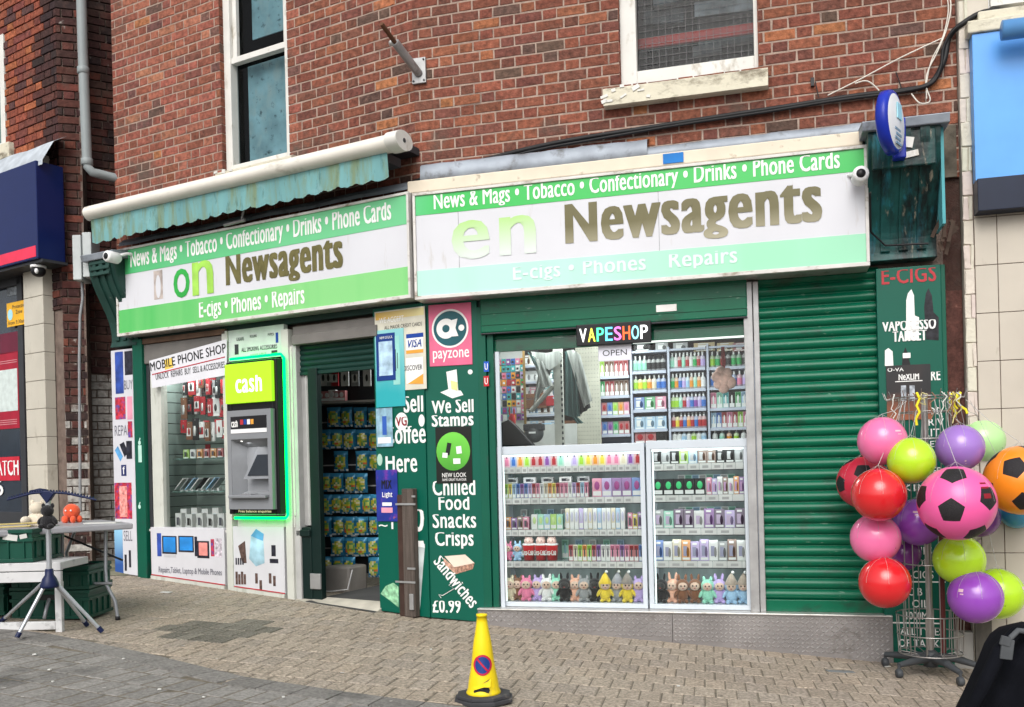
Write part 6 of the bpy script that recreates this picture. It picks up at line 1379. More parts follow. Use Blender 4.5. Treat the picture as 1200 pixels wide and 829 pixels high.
# hanging plush
q = R.P(848, 446, .5); t = thing('hanging_plush', 'pink and white plush hanging on a red ribbon in the window', 'plush toy', R, (q[0], .5, q[2]))
mb = MB(); s_ = .03
for (dx, dz, rr_) in ((0, 0, .075), (-.05, .03, .045), (.05, -.02, .05), (-.02, .07, .045), (.03, .06, .04), (.0, -.06, .045), (-.04, -.03, .04)):
    mb.ell((q[0]+dx, .5+random.uniform(-.02, .02), q[2]+dz), (rr_, rr_*.8, rr_), 14, 10)
part('body', mb, M('pink white plush', (.72, .45, .38), .95, var=.35, scale=14, sheen=.3), t)
mb = MB(); mb.box(q[0]-.014, q[0]+.014, .5, .506, q[2]+.09, q[2]+.27); part('ribbon', mb, M('dark red ribbon', (.3, .01, .015)), t)
striplight(R, 1.0, 2.6, 1.1, 2.62, 6, 'strip light on the vape shop ceiling', 24)
striplight(R, .5, 1.6, 1.75, 2.62, 5, 'second strip light further back on the shop ceiling', 10)
striplight(R, .35, 1.3, .85, 2.45, 5, 'added fill strip light near the front of the shop ceiling', 5)  # extra lamp added to lift the dim left part of the window
# window glass above the cabinets
mb = MB(); x0, x1, z0, z1 = R.rc(583, 413, 522, 877, .03); mb.add([(x0, .025, z0), (x1, .025, z0), (x1, .025, z1+.1), (x0, .025, z1+.1)], [(0, 1, 2, 3)]); solo('window_pane', mb, m_glass, 'glass pane above the white display cabinets', 'window', R, (x0, .025, z0))
mb = MB(); zq = R.z(742, 403, .02); mb.box(R.x(742, 403, .02), x1, .0, .02, zq-.0, zq+.012); solo('lit_trim', mb, emis('white led trim', (.95, 1, .95), 1.2), 'thin white light strip under the half raised shutter', 'light strip', R, (x1, 0, zq))
mb = MB(); mb.box(x0-.0, x0+.03, -.005, .02, ZT, z1); solo('window_edge_trim', mb, m_cf, 'white edge trim left of the display cabinets', 'trim', R, (x0, 0, ZT))
# VAPESHOP neon style sign
x0, x1, z0, z1 = R.rc(675, 381, 406, 763, -.075)
t = thing('led_sign', 'black sign board with multicoloured glowing vapeshop letters', 'sign', R, (x0, -.07, z0)); mb = MB(); mb.box(x0, x1, -.07, -.045, z0, z1); part('board', mb, m_blk, t, bevel=.006)
LC = [(1, 1, .95), (1, .9, .1), (.1, .9, .45), (.15, .7, 1), (1, .2, .75), (1, .15, .05), (.3, .85, 1), (1, 1, 1)]; wd = (x1-x0-.04)/8
for i, ch in enumerate('VAPESHOP'):
    text(t, ch, (x0+.02+wd*i+.006, x0+.02+wd*(i+1)-.004, z0+.028, z1-.032), -.071, emis('letter glow %d' % i, LC[i], 1.9), name='letter_tube', bold=.02)
x0, x1, z0, z1 = R.rc(701, 405, 424, 740, -.02); t = thing('open_sign', 'small white hanging open sign below the glowing letters', 'sign', R, (x0, -.02, z0))
mb = MB(); mb.box(x0, x1, -.02, -.01, z0, z1); part('card', mb, M('white card', (.70, .70, .78), .4), t, bevel=.004)
text(t, 'OPEN', (x0+.035, x1-.035, z0+.04, z1-.04), -.0205, m_dark, bold=.0)
# ================================================================ NEIGHBOURING SHOP ON THE LEFT
random.seed(51)
NF = Frame(-4.585, 9.6, -33.7)
nb = thing('neighbour_building', 'neighbouring dark and orange brick building with a navy shop fascia', 'building', NF, (0, 0, .3))
xw = NF.x(6, 60, .02); zc_ = NF.z(3, 168, 0)
wnh = (xw-1.1, xw, NF.z(2, 176, 0), 6.1)
mb = MB(); sheetholes(mb, -3.6, 0, -.2, 6.6, .02, [wnh], .15); frame_part('wall_mortar', mb, m_mortd, NF, parent=nb)
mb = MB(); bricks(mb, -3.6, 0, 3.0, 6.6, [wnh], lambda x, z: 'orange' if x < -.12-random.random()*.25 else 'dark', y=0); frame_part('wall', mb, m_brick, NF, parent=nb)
m_paintb = M('peeling white paint on brick', (1, 1, 1), .9, vcol=True, var=.3, scale=20, bump=.7, bscale=50)
def peel(x, z): return None
FA = Frame(-4.585, 9.6, 17)
wA = FA.x(99, 300, 0)
pA = FA.m @ Vector((wA, .28, 0)); FB = Frame(pA.x, pA.y, 30)
def peeled(mb, fr_, x0, x1, z0, z1, base, seed, thr):
    random.seed(seed)
    n0 = len(mb.c); bricks(mb, x0, x1, z0, z1, [], base, y=0)
    import mathutils
    # brick faces whose place in a noise field is above the threshold keep their old white paint
    for i in range(n0, len(mb.f)):
        f = mb.f[i]; cx = sum(mb.v[k][0] for k in f)/len(f); cz = sum(mb.v[k][2] for k in f)/len(f)
        nz = mathutils.noise.fractal(Vector((cx*3+seed, cz*3, 0)), 1, 2, 4)
        if nz > thr(cz): j = random.uniform(.8, 1.05); mb.c[i] = (.36*j, .345*j, .32*j)
m_peel = M('old brick with paint remains', (1, 1, 1), .92, vcol=True, var=.3, scale=25, bump=.6, bscale=60, dirt=[((.09, .05, .04), .43, 5, (1, 1, 1)), ((.5, .48, .44), .31, 9, (1, 1, 1)), ((.02, .02, .02), .3, 3, (1, 1, .6))])
mb = MB(); sheetholes(mb, 0, wA+.0, -.2, 6.6, .02, [], .1); frame_part('return_mortar', mb, m_mortd, FA, parent=nb)
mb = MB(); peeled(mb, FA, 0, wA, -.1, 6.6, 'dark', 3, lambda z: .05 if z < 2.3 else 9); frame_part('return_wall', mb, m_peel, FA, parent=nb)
mb = MB(); mb.box(wA-.02, wA, .0, .30, -.2, 6.6); frame_part('return_wall', mb, m_mortd, FA, parent=nb)
mb = MB(); sheetholes(mb, -.02, 2.2, -.2, 6.6, .02, [], .1); frame_part('return_mortar', mb, m_mortd, FB, parent=nb)
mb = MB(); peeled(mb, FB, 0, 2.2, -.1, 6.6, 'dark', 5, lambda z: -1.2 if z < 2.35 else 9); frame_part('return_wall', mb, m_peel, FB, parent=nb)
# its window and sills
w_ = MB(); a, b, c, d = wnh; w_.box(b-.09, b, .0, .12, c, d); w_.box(a, b-.09, .03, .12, c, c+.1); w_.box(a, b-.09, .04, .1, NF.z(3, 78, 0), NF.z(3, 78, 0)+.06)
wo = frame_part('window', w_, m_white, NF, parent=nb, bevel=.005); g = MB(); g.add([(a, .1, c+.1), (b-.09, .1, c+.1), (b-.09, .1, d), (a, .1, d)], [(0, 1, 2, 3)]); frame_part('glass', g, M('grey green dim glass', (.12, .19, .18), .15), NF, parent=wo)
mb = MB(); mb.box(a-.05, NF.x(11, 178, -.05), -.06, .02, NF.z(5, 186, -.05), NF.z(5, 168, -.05)); frame_part('sill', mb, m_creamsill, NF, parent=nb, bevel=.01)
# flashing, fascia box, tiles
mb = MB(); x0, x1 = NF.x(-40, 200, -.2), NF.x(63, 165, -.15); zt, zb = NF.z(60, 168, -.02), NF.z(60, 186, -.25); n = 10; V = []
for i in range(n+1):
    x = x0+(x1-x0)*i/n; j = random.uniform(-.01, .01); V += [(x, .0, zt+j+(.03 if i > n-3 else 0)), (x, -.15, zt-.06+j), (x, -.27, zb+.02+j), (x, -.275, zb-.03+j)]
mb.add(V, [(i*4+k, (i+1)*4+k, (i+1)*4+k+1, i*4+k+1) for i in range(n) for k in range(3)]); frame_part('lead_flashing', mb, M('pale lead', (.42, .46, .50), .5, var=.2, scale=9, bump=.5, bscale=12), NF, parent=nb)
YN = -.30
x1, z0, z1 = NF.x(43, 250, YN), NF.z(43, 303, YN), NF.z(43, 187, YN)
t = thing('shop_fascia', 'navy blue shop fascia with a red stripe on the neighbouring shop', 'sign', NF, (x1-.5, YN, z0))
mb = MB(); mb.box(-3.4, x1, YN, -.01, z0, z1); part('box', mb, M('navy gloss', (.005, .014, .085), .3, var=.05), t, bevel=.008)
sx = x1-.03; zs0, zs1 = NF.z(41, 301, YN), NF.z(41, 288, YN); mb = MB(); mb.box(-3.4, sx, YN-.003, YN-.0005, zs0, zs1); part('red_stripe', mb, M('coral red', (.72, .03, .08), .35), t)
mb = MB(); mb.box(-3.4, x1+.03, YN+.03, -.005, z0-.03, z0-.002); part('soffit', mb, m_dark, t)
m_tile = M('cream faience tile', (.50, .47, .40), .35, var=.07, scale=3, dirt=((.25, .22, .17), .38, 5, (1, 1, .5)))
t = thing('tiled_pier', 'cream tiled pier beside the navy fascia and red poster window', 'pier', NF, (NF.x(46, 600, -.1), -.1, .3))
xa, xb = NF.x(30, 450, -.10), NF.x(63, 450, -.0); xm = NF.x(53, 450, -.1)
z = .25; k = 0
while z < NF.z(58, 172, -.05)-.32:
    hh = .29; top = z+hh
    mb = MB()
    if top < z0+.2: mb.box(xa, xm-.002, -.10, .0, z, top-.005)
    mb.add([(xm, -.10, z), (xb, -.02, z), (xb, -.02, top-.005), (xm, -.10, top-.005), (xm, .01, z), (xb, .01, z), (xb, .01, top-.005), (xm, .01, top-.005)], [(0, 1, 2, 3), (1, 5, 6, 2), (3, 2, 6, 7), (4, 0, 3, 7)])
    part('tile_course', mb, m_tile, t, bevel=.003); z = top; k += 1
mb = MB(); mb.box(xa+.01, xm-.01, -.09, -.0, .2, z0+.2); part('joint_backing', mb, m_mortd, t)
# shop window of the neighbour
wx1, wx0 = NF.x(30, 450, -.02), -3.4
t = thing('shop_window', 'dark framed neighbouring shop window with red posters', 'window', NF, (wx1-.3, -.02, .3))
mb = MB(); xf = NF.x(23, 450, -.03); mb.box(xf, wx1, -.04, .01, .2, z0); mb.box(wx0, wx1, -.04, .0, NF.z(15, 335, -.04), z0); mb.box(wx0, xf, -.04, .0, .2, NF.z(15, 600, -.04)); part('frame', mb, m_dark, t, bevel=.004)
mb = MB(); mb.box(wx0, xf, -.004, .004, NF.z(15, 600, -.04), NF.z(15, 335, -.04)); part('pane', mb, M('dark shop glass', (.02, .03, .045), .06, spec=.8), t)
m_rp = M('dark red poster', (.33, .01, .03), .4, var=.15)
def nblk(xl, yt, yb, xr, y, mat, nm='print'):
    q = NF.rc(xl, yt, yb, xr, y); mb = MB(); mb.box(q[0], q[1], y, y+.0015, q[2], q[3]); part(nm, mb, mat, t); return q
nblk(-20, 418, 505, 22, -.010, m_rp, 'poster'); nblk(-10, 436, 484, 20.5, -.0125, M('blank white square', (.55, .62, .6), .5, var=.12, scale=16), 'poster_blank')
nblk(-20, 537, 564, 23, -.010, M('bright red poster', (.50, .02, .04), .4), 'poster')
text(t, 'WATCH', NF.rc(-13, 541, 558, 22, -.013), -.013, m_wlet, bold=.04)
text(t, '6', NF.rc(-6, 564, 581, 4, -.013), -.013, m_wlet, bold=.05)
nblk(0, 392, 416, 22, -.010, M('burgundy print', (.12, .01, .03), .4), 'poster'); nblk(8, 327, 348, 20, -.010, M('grey print', (.18, .2, .22), .4, var=.6, scale=30), 'poster')
for k in range(5): nblk(0, 424+k*2.4, 425+k*2.4, 20, -.012, M('pinkish small print', (.5, .2, .22)), 'small_print') if k < 2 else nblk(0, 488+k*2.4, 489+k*2.4, 20, -.012, M('pinkish small print', (.5, .2, .22)), 'small_print')
q = NF.rc(8, 356, 384, 31, -.047); s_ = thing('warning_sticker', 'orange yellow notice on the dark window frame under the dome camera', 'notice', NF, (q[0], -.045, q[2])); mb = MB(); mb.box(q[0], q[1], -.047, -.044, q[2], q[3]); part('sheet', mb, M('amber notice', (.75, .40, .02), .4), s_, bevel=.001)
mb = MB(); mb.disc((q[0]+.07, -.0485, (q[2]+q[3])/2), .05, 20, rz=.06); part('round_print', mb, M('pale cyan print', (.35, .65, .75)), s_); text(s_, 'Protective\nZone', (q[0]+.12, q[1]-.015, q[3]-.13, q[3]-.03), -.0485, m_dark); text(s_, 'from 9.30am', (q[0]+.03, q[1]-.02, q[2]+.02, q[2]+.06), -.0485, m_dark)
c_ = NF.P(45, 318, -.2); s_ = thing('dome_camera', 'black dome camera under the right end of the navy fascia', 'camera', NF, c_); mb = MB(); mb.ell((c_[0], -.2, c_[2]), (.07, .07, .06), 20, 12); part('dome', mb, M('black', (.012, .012, .014)), s_); mb = MB(); mb.lathe([(.0, .03), (.075, .03), (.075, .055), (0, .055)], (c_[0], -.2, c_[2]), 20); part('collar', mb, m_wt, s_)
mb = MB(); mb.ell((c_[0]+.045, -.245, c_[2]-.01), (.02, .02, .028), 10, 8); part('lens_ring', mb, m_wt, s_)
# drainpipe with bend
m_pipe = M('grey drainpipe', (.25, .28, .285), .45, var=.06)
FP_ = W; Yd = 9.45
t = thing('drainpipe', 'grey drainpipe with an elbow running down the dark brick corner', 'drainpipe', W, W.P(98, 190, Yd))
mb = MB(); mb.tube([W.P(92.5, -90, Yd), W.P(97, 60, Yd), W.P(102, 188, Yd)], .048, 14); part('pipe', mb, m_pipe, t)
mb = MB(); mb.tube([W.P(102, 186, Yd), W.P(103, 196, Yd), W.P(108, 202, Yd), W.P(116, 204, Yd+.05), W.P(140, 210, Yd+.15)], .045, 12); part('elbow', mb, m_pipe, t)
for py in (83, 190): c_ = W.P(97.5 if py < 100 else 102, py, Yd); mb = MB(); mb.lathe([(.05, -.035), (.057, -.03), (.057, .03), (.05, .035)], c_, 14); part('collar', mb, m_pipe, t)
# meter box and thin conduit
q = W.P(92, 276, 9.3); x0, z1 = q[0]-.04, q[2]; q2 = W.P(108, 328, 9.3)
mb = MB(); mb.box(W.P(86, 300, 9.3)[0], W.P(96, 300, 9.3)[0], 9.28, 9.5, q2[2], z1); mb.box(W.P(96.5, 300, 9.3)[0], W.P(107, 300, 9.3)[0], 9.3, 9.5, q2[2]+.03, z1+.03)
solo('junction_box', mb, M('pale grey box', (.45, .48, .48), .5), 'pale grey box on the alley wall behind the left console', 'box', W, (x0, 9.4, q2[2]), bevel=.006)
mb = MB(); mb.tube([W.P(96, 328, 9.4), W.P(97, 350, 9.4), W.P(94, 370, 9.4), W.P(93, 420, 9.4), W.P(94, 600, 9.45)], .014, 6); solo('conduit', mb, M('grey', (.25, .26, .27)), 'thin grey conduit dropping from the pale grey box', 'conduit', W, W.P(94, 600, 9.4))
# alley ground strip with moss
mb = MB(); P4 = [gp(60, 672), gp(160, 672), (-3.4, 11.5), (-5.4, 11.5)]
P4 = [(-4.9, 9.3), (-3.9, 9.3), (-3.2, 12), (-5.6, 12)]
mb.add([(a, b, GZ(a)+.004+(.25 if b > 10 else 0)) for a, b in P4], [(0, 1, 2, 3)]); solo('alley_ground', mb, M('mossy alley ground', (.2, .19, .13), .95, var=.4, scale=6, dirt=((.05, .08, .02), .42, 5, (1, 1, 1))), None, None, W, (0, 0, 0), kind='structure')
# ================================================================ RIGHT-HAND NEIGHBOUR
random.seed(61)
rb = thing('painted_building', 'cream painted brick and tiled building with a bright blue fascia', 'building', R, (xR+.3, 0, -.4))
xt = R.x(1147, 500, -.02)
m_cbrick = M('cream painted brick', (1, 1, 1), .75, vcol=True, var=.08, scale=8, bump=.8, bscale=26, dirt=[((.28, .22, .15), .33, 6, (1, 1, 1)), ((.12, .10, .08), .25, 14, (1, 1, 1))])
mb = MB(); mb.box(xR+.005, xR+.2, .0, .2, -.6, 6.6); part('wall_backing', mb, M('cream joint', (.58, .53, .45), .9, var=.1), rb)
mb = MB(); random.seed(5); bricks(mb, xR+.005, xt, .55, 6.6, [], 'cream', y=-.012, course=.172, wl=.30, wh=.22, mor=.003, jit=.006); part('painted_brick', mb, m_cbrick, rb, bevel=.004)
mb = MB(); mb.box(xR+.005, xt, -.01, .02, -.5, .55); part('wall', mb, M('cream roughcast', (.60, .55, .46), .9, var=.1, bump=1.0, bscale=22, dirt=((.2, .17, .12), .36, 5, (1, 1, 1))), rb)
mb = MB(); mb.box(xR+.01, R.x(1163, 760, -.05), -.05, .03, -.7, R.z(1140, 722, -.05)); part('plinth_block', mb, M('grimy stone plinth', (.12, .11, .095), .9, var=.4, scale=5, stretch=(3, 1, .6), bump=.4, bscale=30), rb)
xj_ = R.x(1174, 500, -.02); tw = .335; zj = R.z(1174, 366, -.02)
z = zj-tw*9
while z < R.z(1174, 235, -.02):
    x = xj_-tw*2
    while x < xj_+tw*7:
        a = max(x+.0025, xt+.004); b = x+tw-.0025
        if b > a and z+tw > -.75: mb = MB(); mb.box(a, b, -.02, .02, z+.0025, z+tw-.0025); part('wall_tile', mb, M('beige wall tile', (.50, .455, .385), .35, var=.05, scale=3, dirt=((.28, .24, .18), .34, 4, (1, 1, .5))), rb, bevel=.002)
        x += tw
    z += tw
mb = MB(); mb.box(xt, xj_+tw*7, -.012, .1, -.8, 3.4); part('tile_backing', mb, m_mortd, rb)
mb = MB(); mb.box(xt, xj_+tw*7, .02, .1, 3.4, 6.6); part('upper_wall', mb, m_cbrick, rb)
bz0, bz1 = R.z(1142, 212, -.1), R.z(1142, 40, -.1); bxx = R.x(1141, 120, -.1)
t = thing('shop_fascia', 'bright blue fascia panel with a navy band at the right edge', 'sign', R, (bxx, -.1, bz0))
mb = MB(); mb.box(bxx, bxx+2.4, -.1, .02, bz0, bz1); part('blue_panel', mb, M('sky blue vinyl', (.12, .36, .80), .3, var=.04), t, bevel=.004)
mb = MB(); mb.box(bxx, bxx+2.4, -.16, .02, R.z(1146, 250, -.1), bz0-.003); part('navy_band', mb, M('dark navy band', (.008, .014, .035), .4), t, bevel=.004)
mb = MB(); mb.box(bxx-.03, bxx+2.4, -.12, .02, bz1+.003, bz1+.09); mb.box(bxx+.05, bxx+2.4, -.06, .02, bz1+.093, bz1+.17); part('cornice', mb, m_creamsill, t, bevel=.01)
c_ = R.P(1174, 36, -.25); mb = MB(); mb.lathe([(0, 0), (.065, 0), (.065, 2.0), (0, 2.0)], (c_[0], -.25, c_[2]), 20, axis='x'); solo('awning_roller', mb, M('mid blue roller', (.10, .27, .55), .4), 'blue awning roller over the bright blue fascia', 'roller', R, c_)
mb = MB(); mb.box(R.x(1160, 10, .0), R.x(1160, 10, .0)+1.6, -.03, .04, R.z(1160, 10, 0), R.z(1160, 10, 0)+.07); w_ = part('window', mb, m_white, rb)
mb = MB(); mb.box(R.x(1160, 10, .0), R.x(1160, 10, .0)+.07, -.02, .04, R.z(1160, 10, 0)+.07, 6.3); part('frame', mb, m_white, w_); mb = MB(); mb.box(R.x(1160, 10, .0)+.07, R.x(1160, 10, .0)+1.6, .0, .01, R.z(1160, 10, 0)+.07, 6.3); part('glass', mb, M('grey green dim glass', (.12, .19, .18)), w_)
# ================================================================ STREET THINGS
random.seed(71)
# no stopping cone
cb = gp(567, 820); Yc = cb.y-.02; CX = W.P(567, 820, Yc)[0]; gz = GZ(CX)
t = thing('traffic_cone', 'yellow no stopping cone with torn base on the paving', 'traffic cone', W, (CX, Yc, gz))
R_ = .152; oc = [(R_*math.cos(a)/math.cos(math.pi/8), R_*math.sin(a)/math.cos(math.pi/8)) for a in [math.pi/8+i*math.pi/4 for i in range(8)]]
mb = MB(); mb.extz([(CX+x*1.02, Yc+y*.95) for x, y in oc], gz, gz+.022); mb.extz([(CX+x*.93, Yc+y*.87) for x, y in oc], gz+.0225, gz+.042); part('base', mb, M('black rubber', (.045, .045, .05), .8, var=.2, dirt=((.2, .18, .15), .36, 8, (1, 1, 1))), t, bevel=.004)
HC = .415; r0, r1 = .088, .027
def rc_(z): return r0+(r1-r0)*(z/HC)
m_yel = M('yellow plastic', (.80, .60, .01), .35, var=.08, dirt=[((.35, .28, .08), .36, 6, (1, 1, .6))])
mb = MB(); prof = [(rc_(z)+.0015*math.sin(z*30), .042+z) for z in [HC*i/14 for i in range(15)]] + [(.03, .042+HC), (.03, .055+HC), (.0, .058+HC)]
prof = [(.092, .042), (.095, .048), (.09, .056)] + prof[1:]
mb.lathe(prof, (CX, Yc, gz), 40); part('body', mb, m_yel, t)
def onc(poly, off, nm, mat, sub=False):        # patch wrapped on the cone, poly in (x,z)
    import mathutils
    V = []; 
    for x, z in poly: r = rc_(z-.042)+off; x_ = max(-r*.98, min(r*.98, x)); V.append((CX+x_, Yc-math.sqrt(max(r*r-x_*x_, 0)), gz+z))
    mb = MB(); cz = sum(p[1] for p in poly)/len(poly); cxx = sum(p[0] for p in poly)/len(poly); r = rc_(cz-.042)+off+.0; n0 = len(V)
    V.append((CX+cxx, Yc-math.sqrt(max(r*r-cxx*cxx, 0)), gz+cz)); mb.add(V, [(i, (i+1) % n0, n0) for i in range(n0)], False); part(nm, mb, mat, t)
def rg(cx, cz, r0_, rz_, n=36): return [(cx+r0_*math.cos(2*math.pi*i/n), cz+rz_*math.sin(2*math.pi*i/n)) for i in range(n)]
bz_ = .205; bx_0 = .0
def ringstrip(ra, rb_, off, nm, mat):
    mb = MB(); V = []; n = 40
    for i in range(n):
        a = 2*math.pi*i/n
        for rr_ in (ra, rb_):
            x = bx_0+rr_*math.cos(a); z = bz_+rr_*1.1*math.sin(a); r = rc_(z-.042)+off; V.append((CX+x, Yc-math.sqrt(max(r*r-x*x, 0)), gz+z))
    mb.add(V, [(2*i, 2*((i+1) % n), 2*((i+1) % n)+1, 2*i+1) for i in range(n)]); part(nm, mb, mat, t)
m_rp2 = M('sign red', (.50, .015, .05), .35); m_nv = M('sign blue', (.01, .045, .22), .35)
for k, (ra, rb_) in enumerate(((.0005, .014), (.014, .028), (.028, .040))): ringstrip(ra, rb_, .0035, 'blue_disc', m_nv)
ringstrip(.040, .0495, .0035, 'red_ring', m_rp2)
mb = MB(); V = []
for i in range(9):
    s_ = -1+2*i/8
    for w2 in (-.005, .005):
        x = s_*.029+w2*.7; z = bz_-s_*.033+w2*.7; r = rc_(z-.042)+.0048; V.append((CX+x, Yc-math.sqrt(r*r-x*x), gz+z))
mb.add(V, [(2*i, 2*i+1, 2*i+3, 2*i+2) for i in range(8)]); part('red_bar', mb, m_rp2, t)
onc([(-.05, .062), (.03, .060), (.038, .075), (.03, .088), (.005, .093), (-.03, .085), (-.05, .072)], .0065, 'torn_hole', m_blk)
mb = MB(); V = [];
for (x, z, o) in ((-.058, .088, .004), (.0, .106, .008), (.045, .135, .004), (.04, .09, .012), (.0, .093, .016), (-.04, .078, .01)): r = rc_(z-.042)+o; V.append((CX+x, Yc-math.sqrt(max(r*r-x*x, 0)), gz+z))
mb.add(V, [(0, 5, 4, 1), (1, 4, 3, 2)]); part('torn_flap', mb, m_yel, t)
mb = MB(); V = []
for (x, z, o) in ((-.0, .112, .004), (.028, .122, .004), (.045, .14, .003), (.03, .128, .003)): r = rc_(z-.042)+o+.002; V.append((CX+x, Yc-math.sqrt(max(r*r-x*x, 0)), gz+z))
mb.add(V, [(0, 1, 2, 3)]); part('crack', mb, m_blk, t)
# ---------------- ball rack
YK = 6.32; kb_ = W.P(1091, 782, YK); KX = kb_[0]; KZ = GZ(KX)
m_chr = M('chromed wire', (.36, .345, .33), .3, metal=.8, var=.1); m_bas = M('dark grey base plastic', (.05, .055, .06), .5)
rk = thing('ball_rack', 'wheeled wire display rack hung with play balls by the e-cigs panel', 'rack', W, (KX, YK, KZ))
zt = W.P(1094, 462, YK)[2]; zbk = W.P(1090, 768, YK)[2]
mb = MB(); mb.tube([(KX, YK, KZ+.09), (KX, YK, zt)], .018, 10); part('pole', mb, m_chr, rk)
mb = MB(); mb.tube([(KX+.1, YK+.03, zbk), (KX+.1, YK+.03, KZ+1.35)], .02, 8); part('inner_post', mb, M('maroon tube', (.10, .02, .02), .5), rk)
wires = MB(); rr0 = .20
for i in range(12):
    a = 2*math.pi*i/12; x, y = rr0*math.cos(a), rr0*math.sin(a)
    mb = MB(); mb.tube([(KX+x*.35, YK+y*.35, zbk+.0), (KX+x, YK+y, zbk+.02), (KX+x*1.05, YK+y*1.05, zbk+.28)], .004, 5); part('basket_wire', mb, m_chr, rk)
    mb = MB(); mb.tube([(KX+x*.8, YK+y*.8, zbk+.03), (KX+x*.8, YK+y*.8, zt-.02)], .0035, 5); part('upright_wire', mb, m_chr, rk)
for z, r in ((zbk+.02, rr0), (zbk+.28, rr0*1.06), (zbk+.15, rr0*1.03), (zbk+.62, rr0*.8), (zt-.30, rr0*.95), (zt-.02, rr0*.95), (zt-.12, rr0*.8)):
    mb = MB(); mb.tube([(KX+r*math.cos(2*math.pi*i/24), YK+r*math.sin(2*math.pi*i/24), z) for i in range(25)], .0045, 6); part('ring', mb, m_chr, rk)
for i in range(14):
    a = 2*math.pi*i/14+.2; r = rr0*.95; mb = MB(); mb.tube([(KX+r*math.cos(a), YK+r*math.sin(a), zt-.02), (KX+r*1.3*math.cos(a), YK+r*1.3*math.sin(a), zt-.03), (KX+r*1.4*math.cos(a), YK+r*1.4*math.sin(a), zt+.02)], .003, 5); part('hook', mb, m_chr, rk)
for i in range(5):
    a = math.radians(-80+72*i); d = Vector((math.cos(a), math.sin(a), 0)); e = Vector((KX, YK, 0))+d*.31; ez = GZ(e.x)
    mb = MB(); mb.tube([(KX, YK, KZ+.12), (KX+d.x*.15, YK+d.y*.15, KZ+.115), (e.x, e.y, ez+.085)], [.035, .028, .018], 8); part('leg', mb, m_bas, rk)
    mb = MB(); mb.lathe([(0, -.018), (.026, -.018), (.03, -.01), (.03, .01), (.026, .018), (0, .018)], (e.x, e.y, ez+.031), 16, axis='x'); mb.tube([(e.x, e.y, ez+.05), (e.x, e.y, ez+.085)], .01, 6); part('caster', mb, m_bas, rk)
mb = MB(); mb.lathe([(0, .06), (.045, .06), (.05, .15), (.03, .17), (0, .17)], (KX, YK, KZ), 16); part('hub', mb, m_bas, rk)
# ribbons and tags bundled at the top
for i in range(16):
    a = random.uniform(math.pi, 2*math.pi+.2); r = rr0*random.uniform(.8, 1.2); x, y = KX+r*math.cos(a), YK+r*math.sin(a); c = ('straw', 'bright yellow', 'pale string', 'brown cord')[i % 4]; cc = {'straw': (.55, .50, .25), 'bright yellow': (.80, .70, .03), 'pale string': (.65, .65, .6), 'brown cord': (.25, .13, .08)}[c]
    mb = MB(); l = random.uniform(.08, .26); pts = [(x, y, zt)]
    for k in range(5): pts.append((x+random.uniform(-.03, .03), y-.01-random.uniform(0, .02), zt-l*(k+1)/5))
    mb.tube(pts, .009 if c == 'bright yellow' else .004, 5); part('ribbon', mb, M(c, cc, .7), rk)
mb = MB()
# balls
def ballmat(nm, c, rough=.12, sub=True): return M('ball '+nm, c, max(rough, .22), var=.07, scale=3, coat=.3, dirt=[(tuple(x*.6+.05 for x in c), .27, 20, (1, 1, 1))])
BALLS = []
def football(r, blackm, nsub=3):
    """truncated icosahedron blown up to a sphere; pentagons take the second material"""
    bm = bmesh.new(); bmesh.ops.create_icosphere(bm, subdivisions=1, radius=1); ico = [v.co.normalized() for v in bm.verts]; fac = [[v.index for v in f.verts] for f in bm.faces]; bm.free()
    V = []; F = []; mi = []
    def tri(a, b, c, m, n, edgepair):
        if n == 0:
            o = len(V); V.extend([a, b, c]); F.append((o, o+1, o+2)); mi.append(m); return
        ab, bc, ca = (a+b)/2, (b+c)/2, (c+a)/2
        for q in ((a, ab, ca), (ab, b, bc), (ca, bc, c), (ab, bc, ca)): tri(*q, m, n-1, None)
    for f in fac:
        pts = []
        for i in range(3): a, b = ico[f[i]], ico[f[(i+1) % 3]]; pts += [a.lerp(b, 1/3), a.lerp(b, 2/3)]
        ce = sum(pts, Vector())/6
        for i in range(6): tri(ce, pts[i], pts[(i+1) % 6], 0, nsub, None)
    for vi, v in enumerate(ico):
        nb_ = []
        for f in fac:
            if vi in f:
                k = f.index(vi); nb_.append((f[(k+1) % 3], f[(k+2) % 3]))
        ring = [nb_[0][0]]; mp = dict(nb_)
        while len(ring) < 5: ring.append(mp[ring[-1]])
        pts = [v.lerp(ico[j], 1/3) for j in ring]; ce = sum(pts, Vector())/5
        for i in range(5): tri(ce, pts[i], pts[(i+1) % 5], 1, nsub, None)
    return V, F, mi
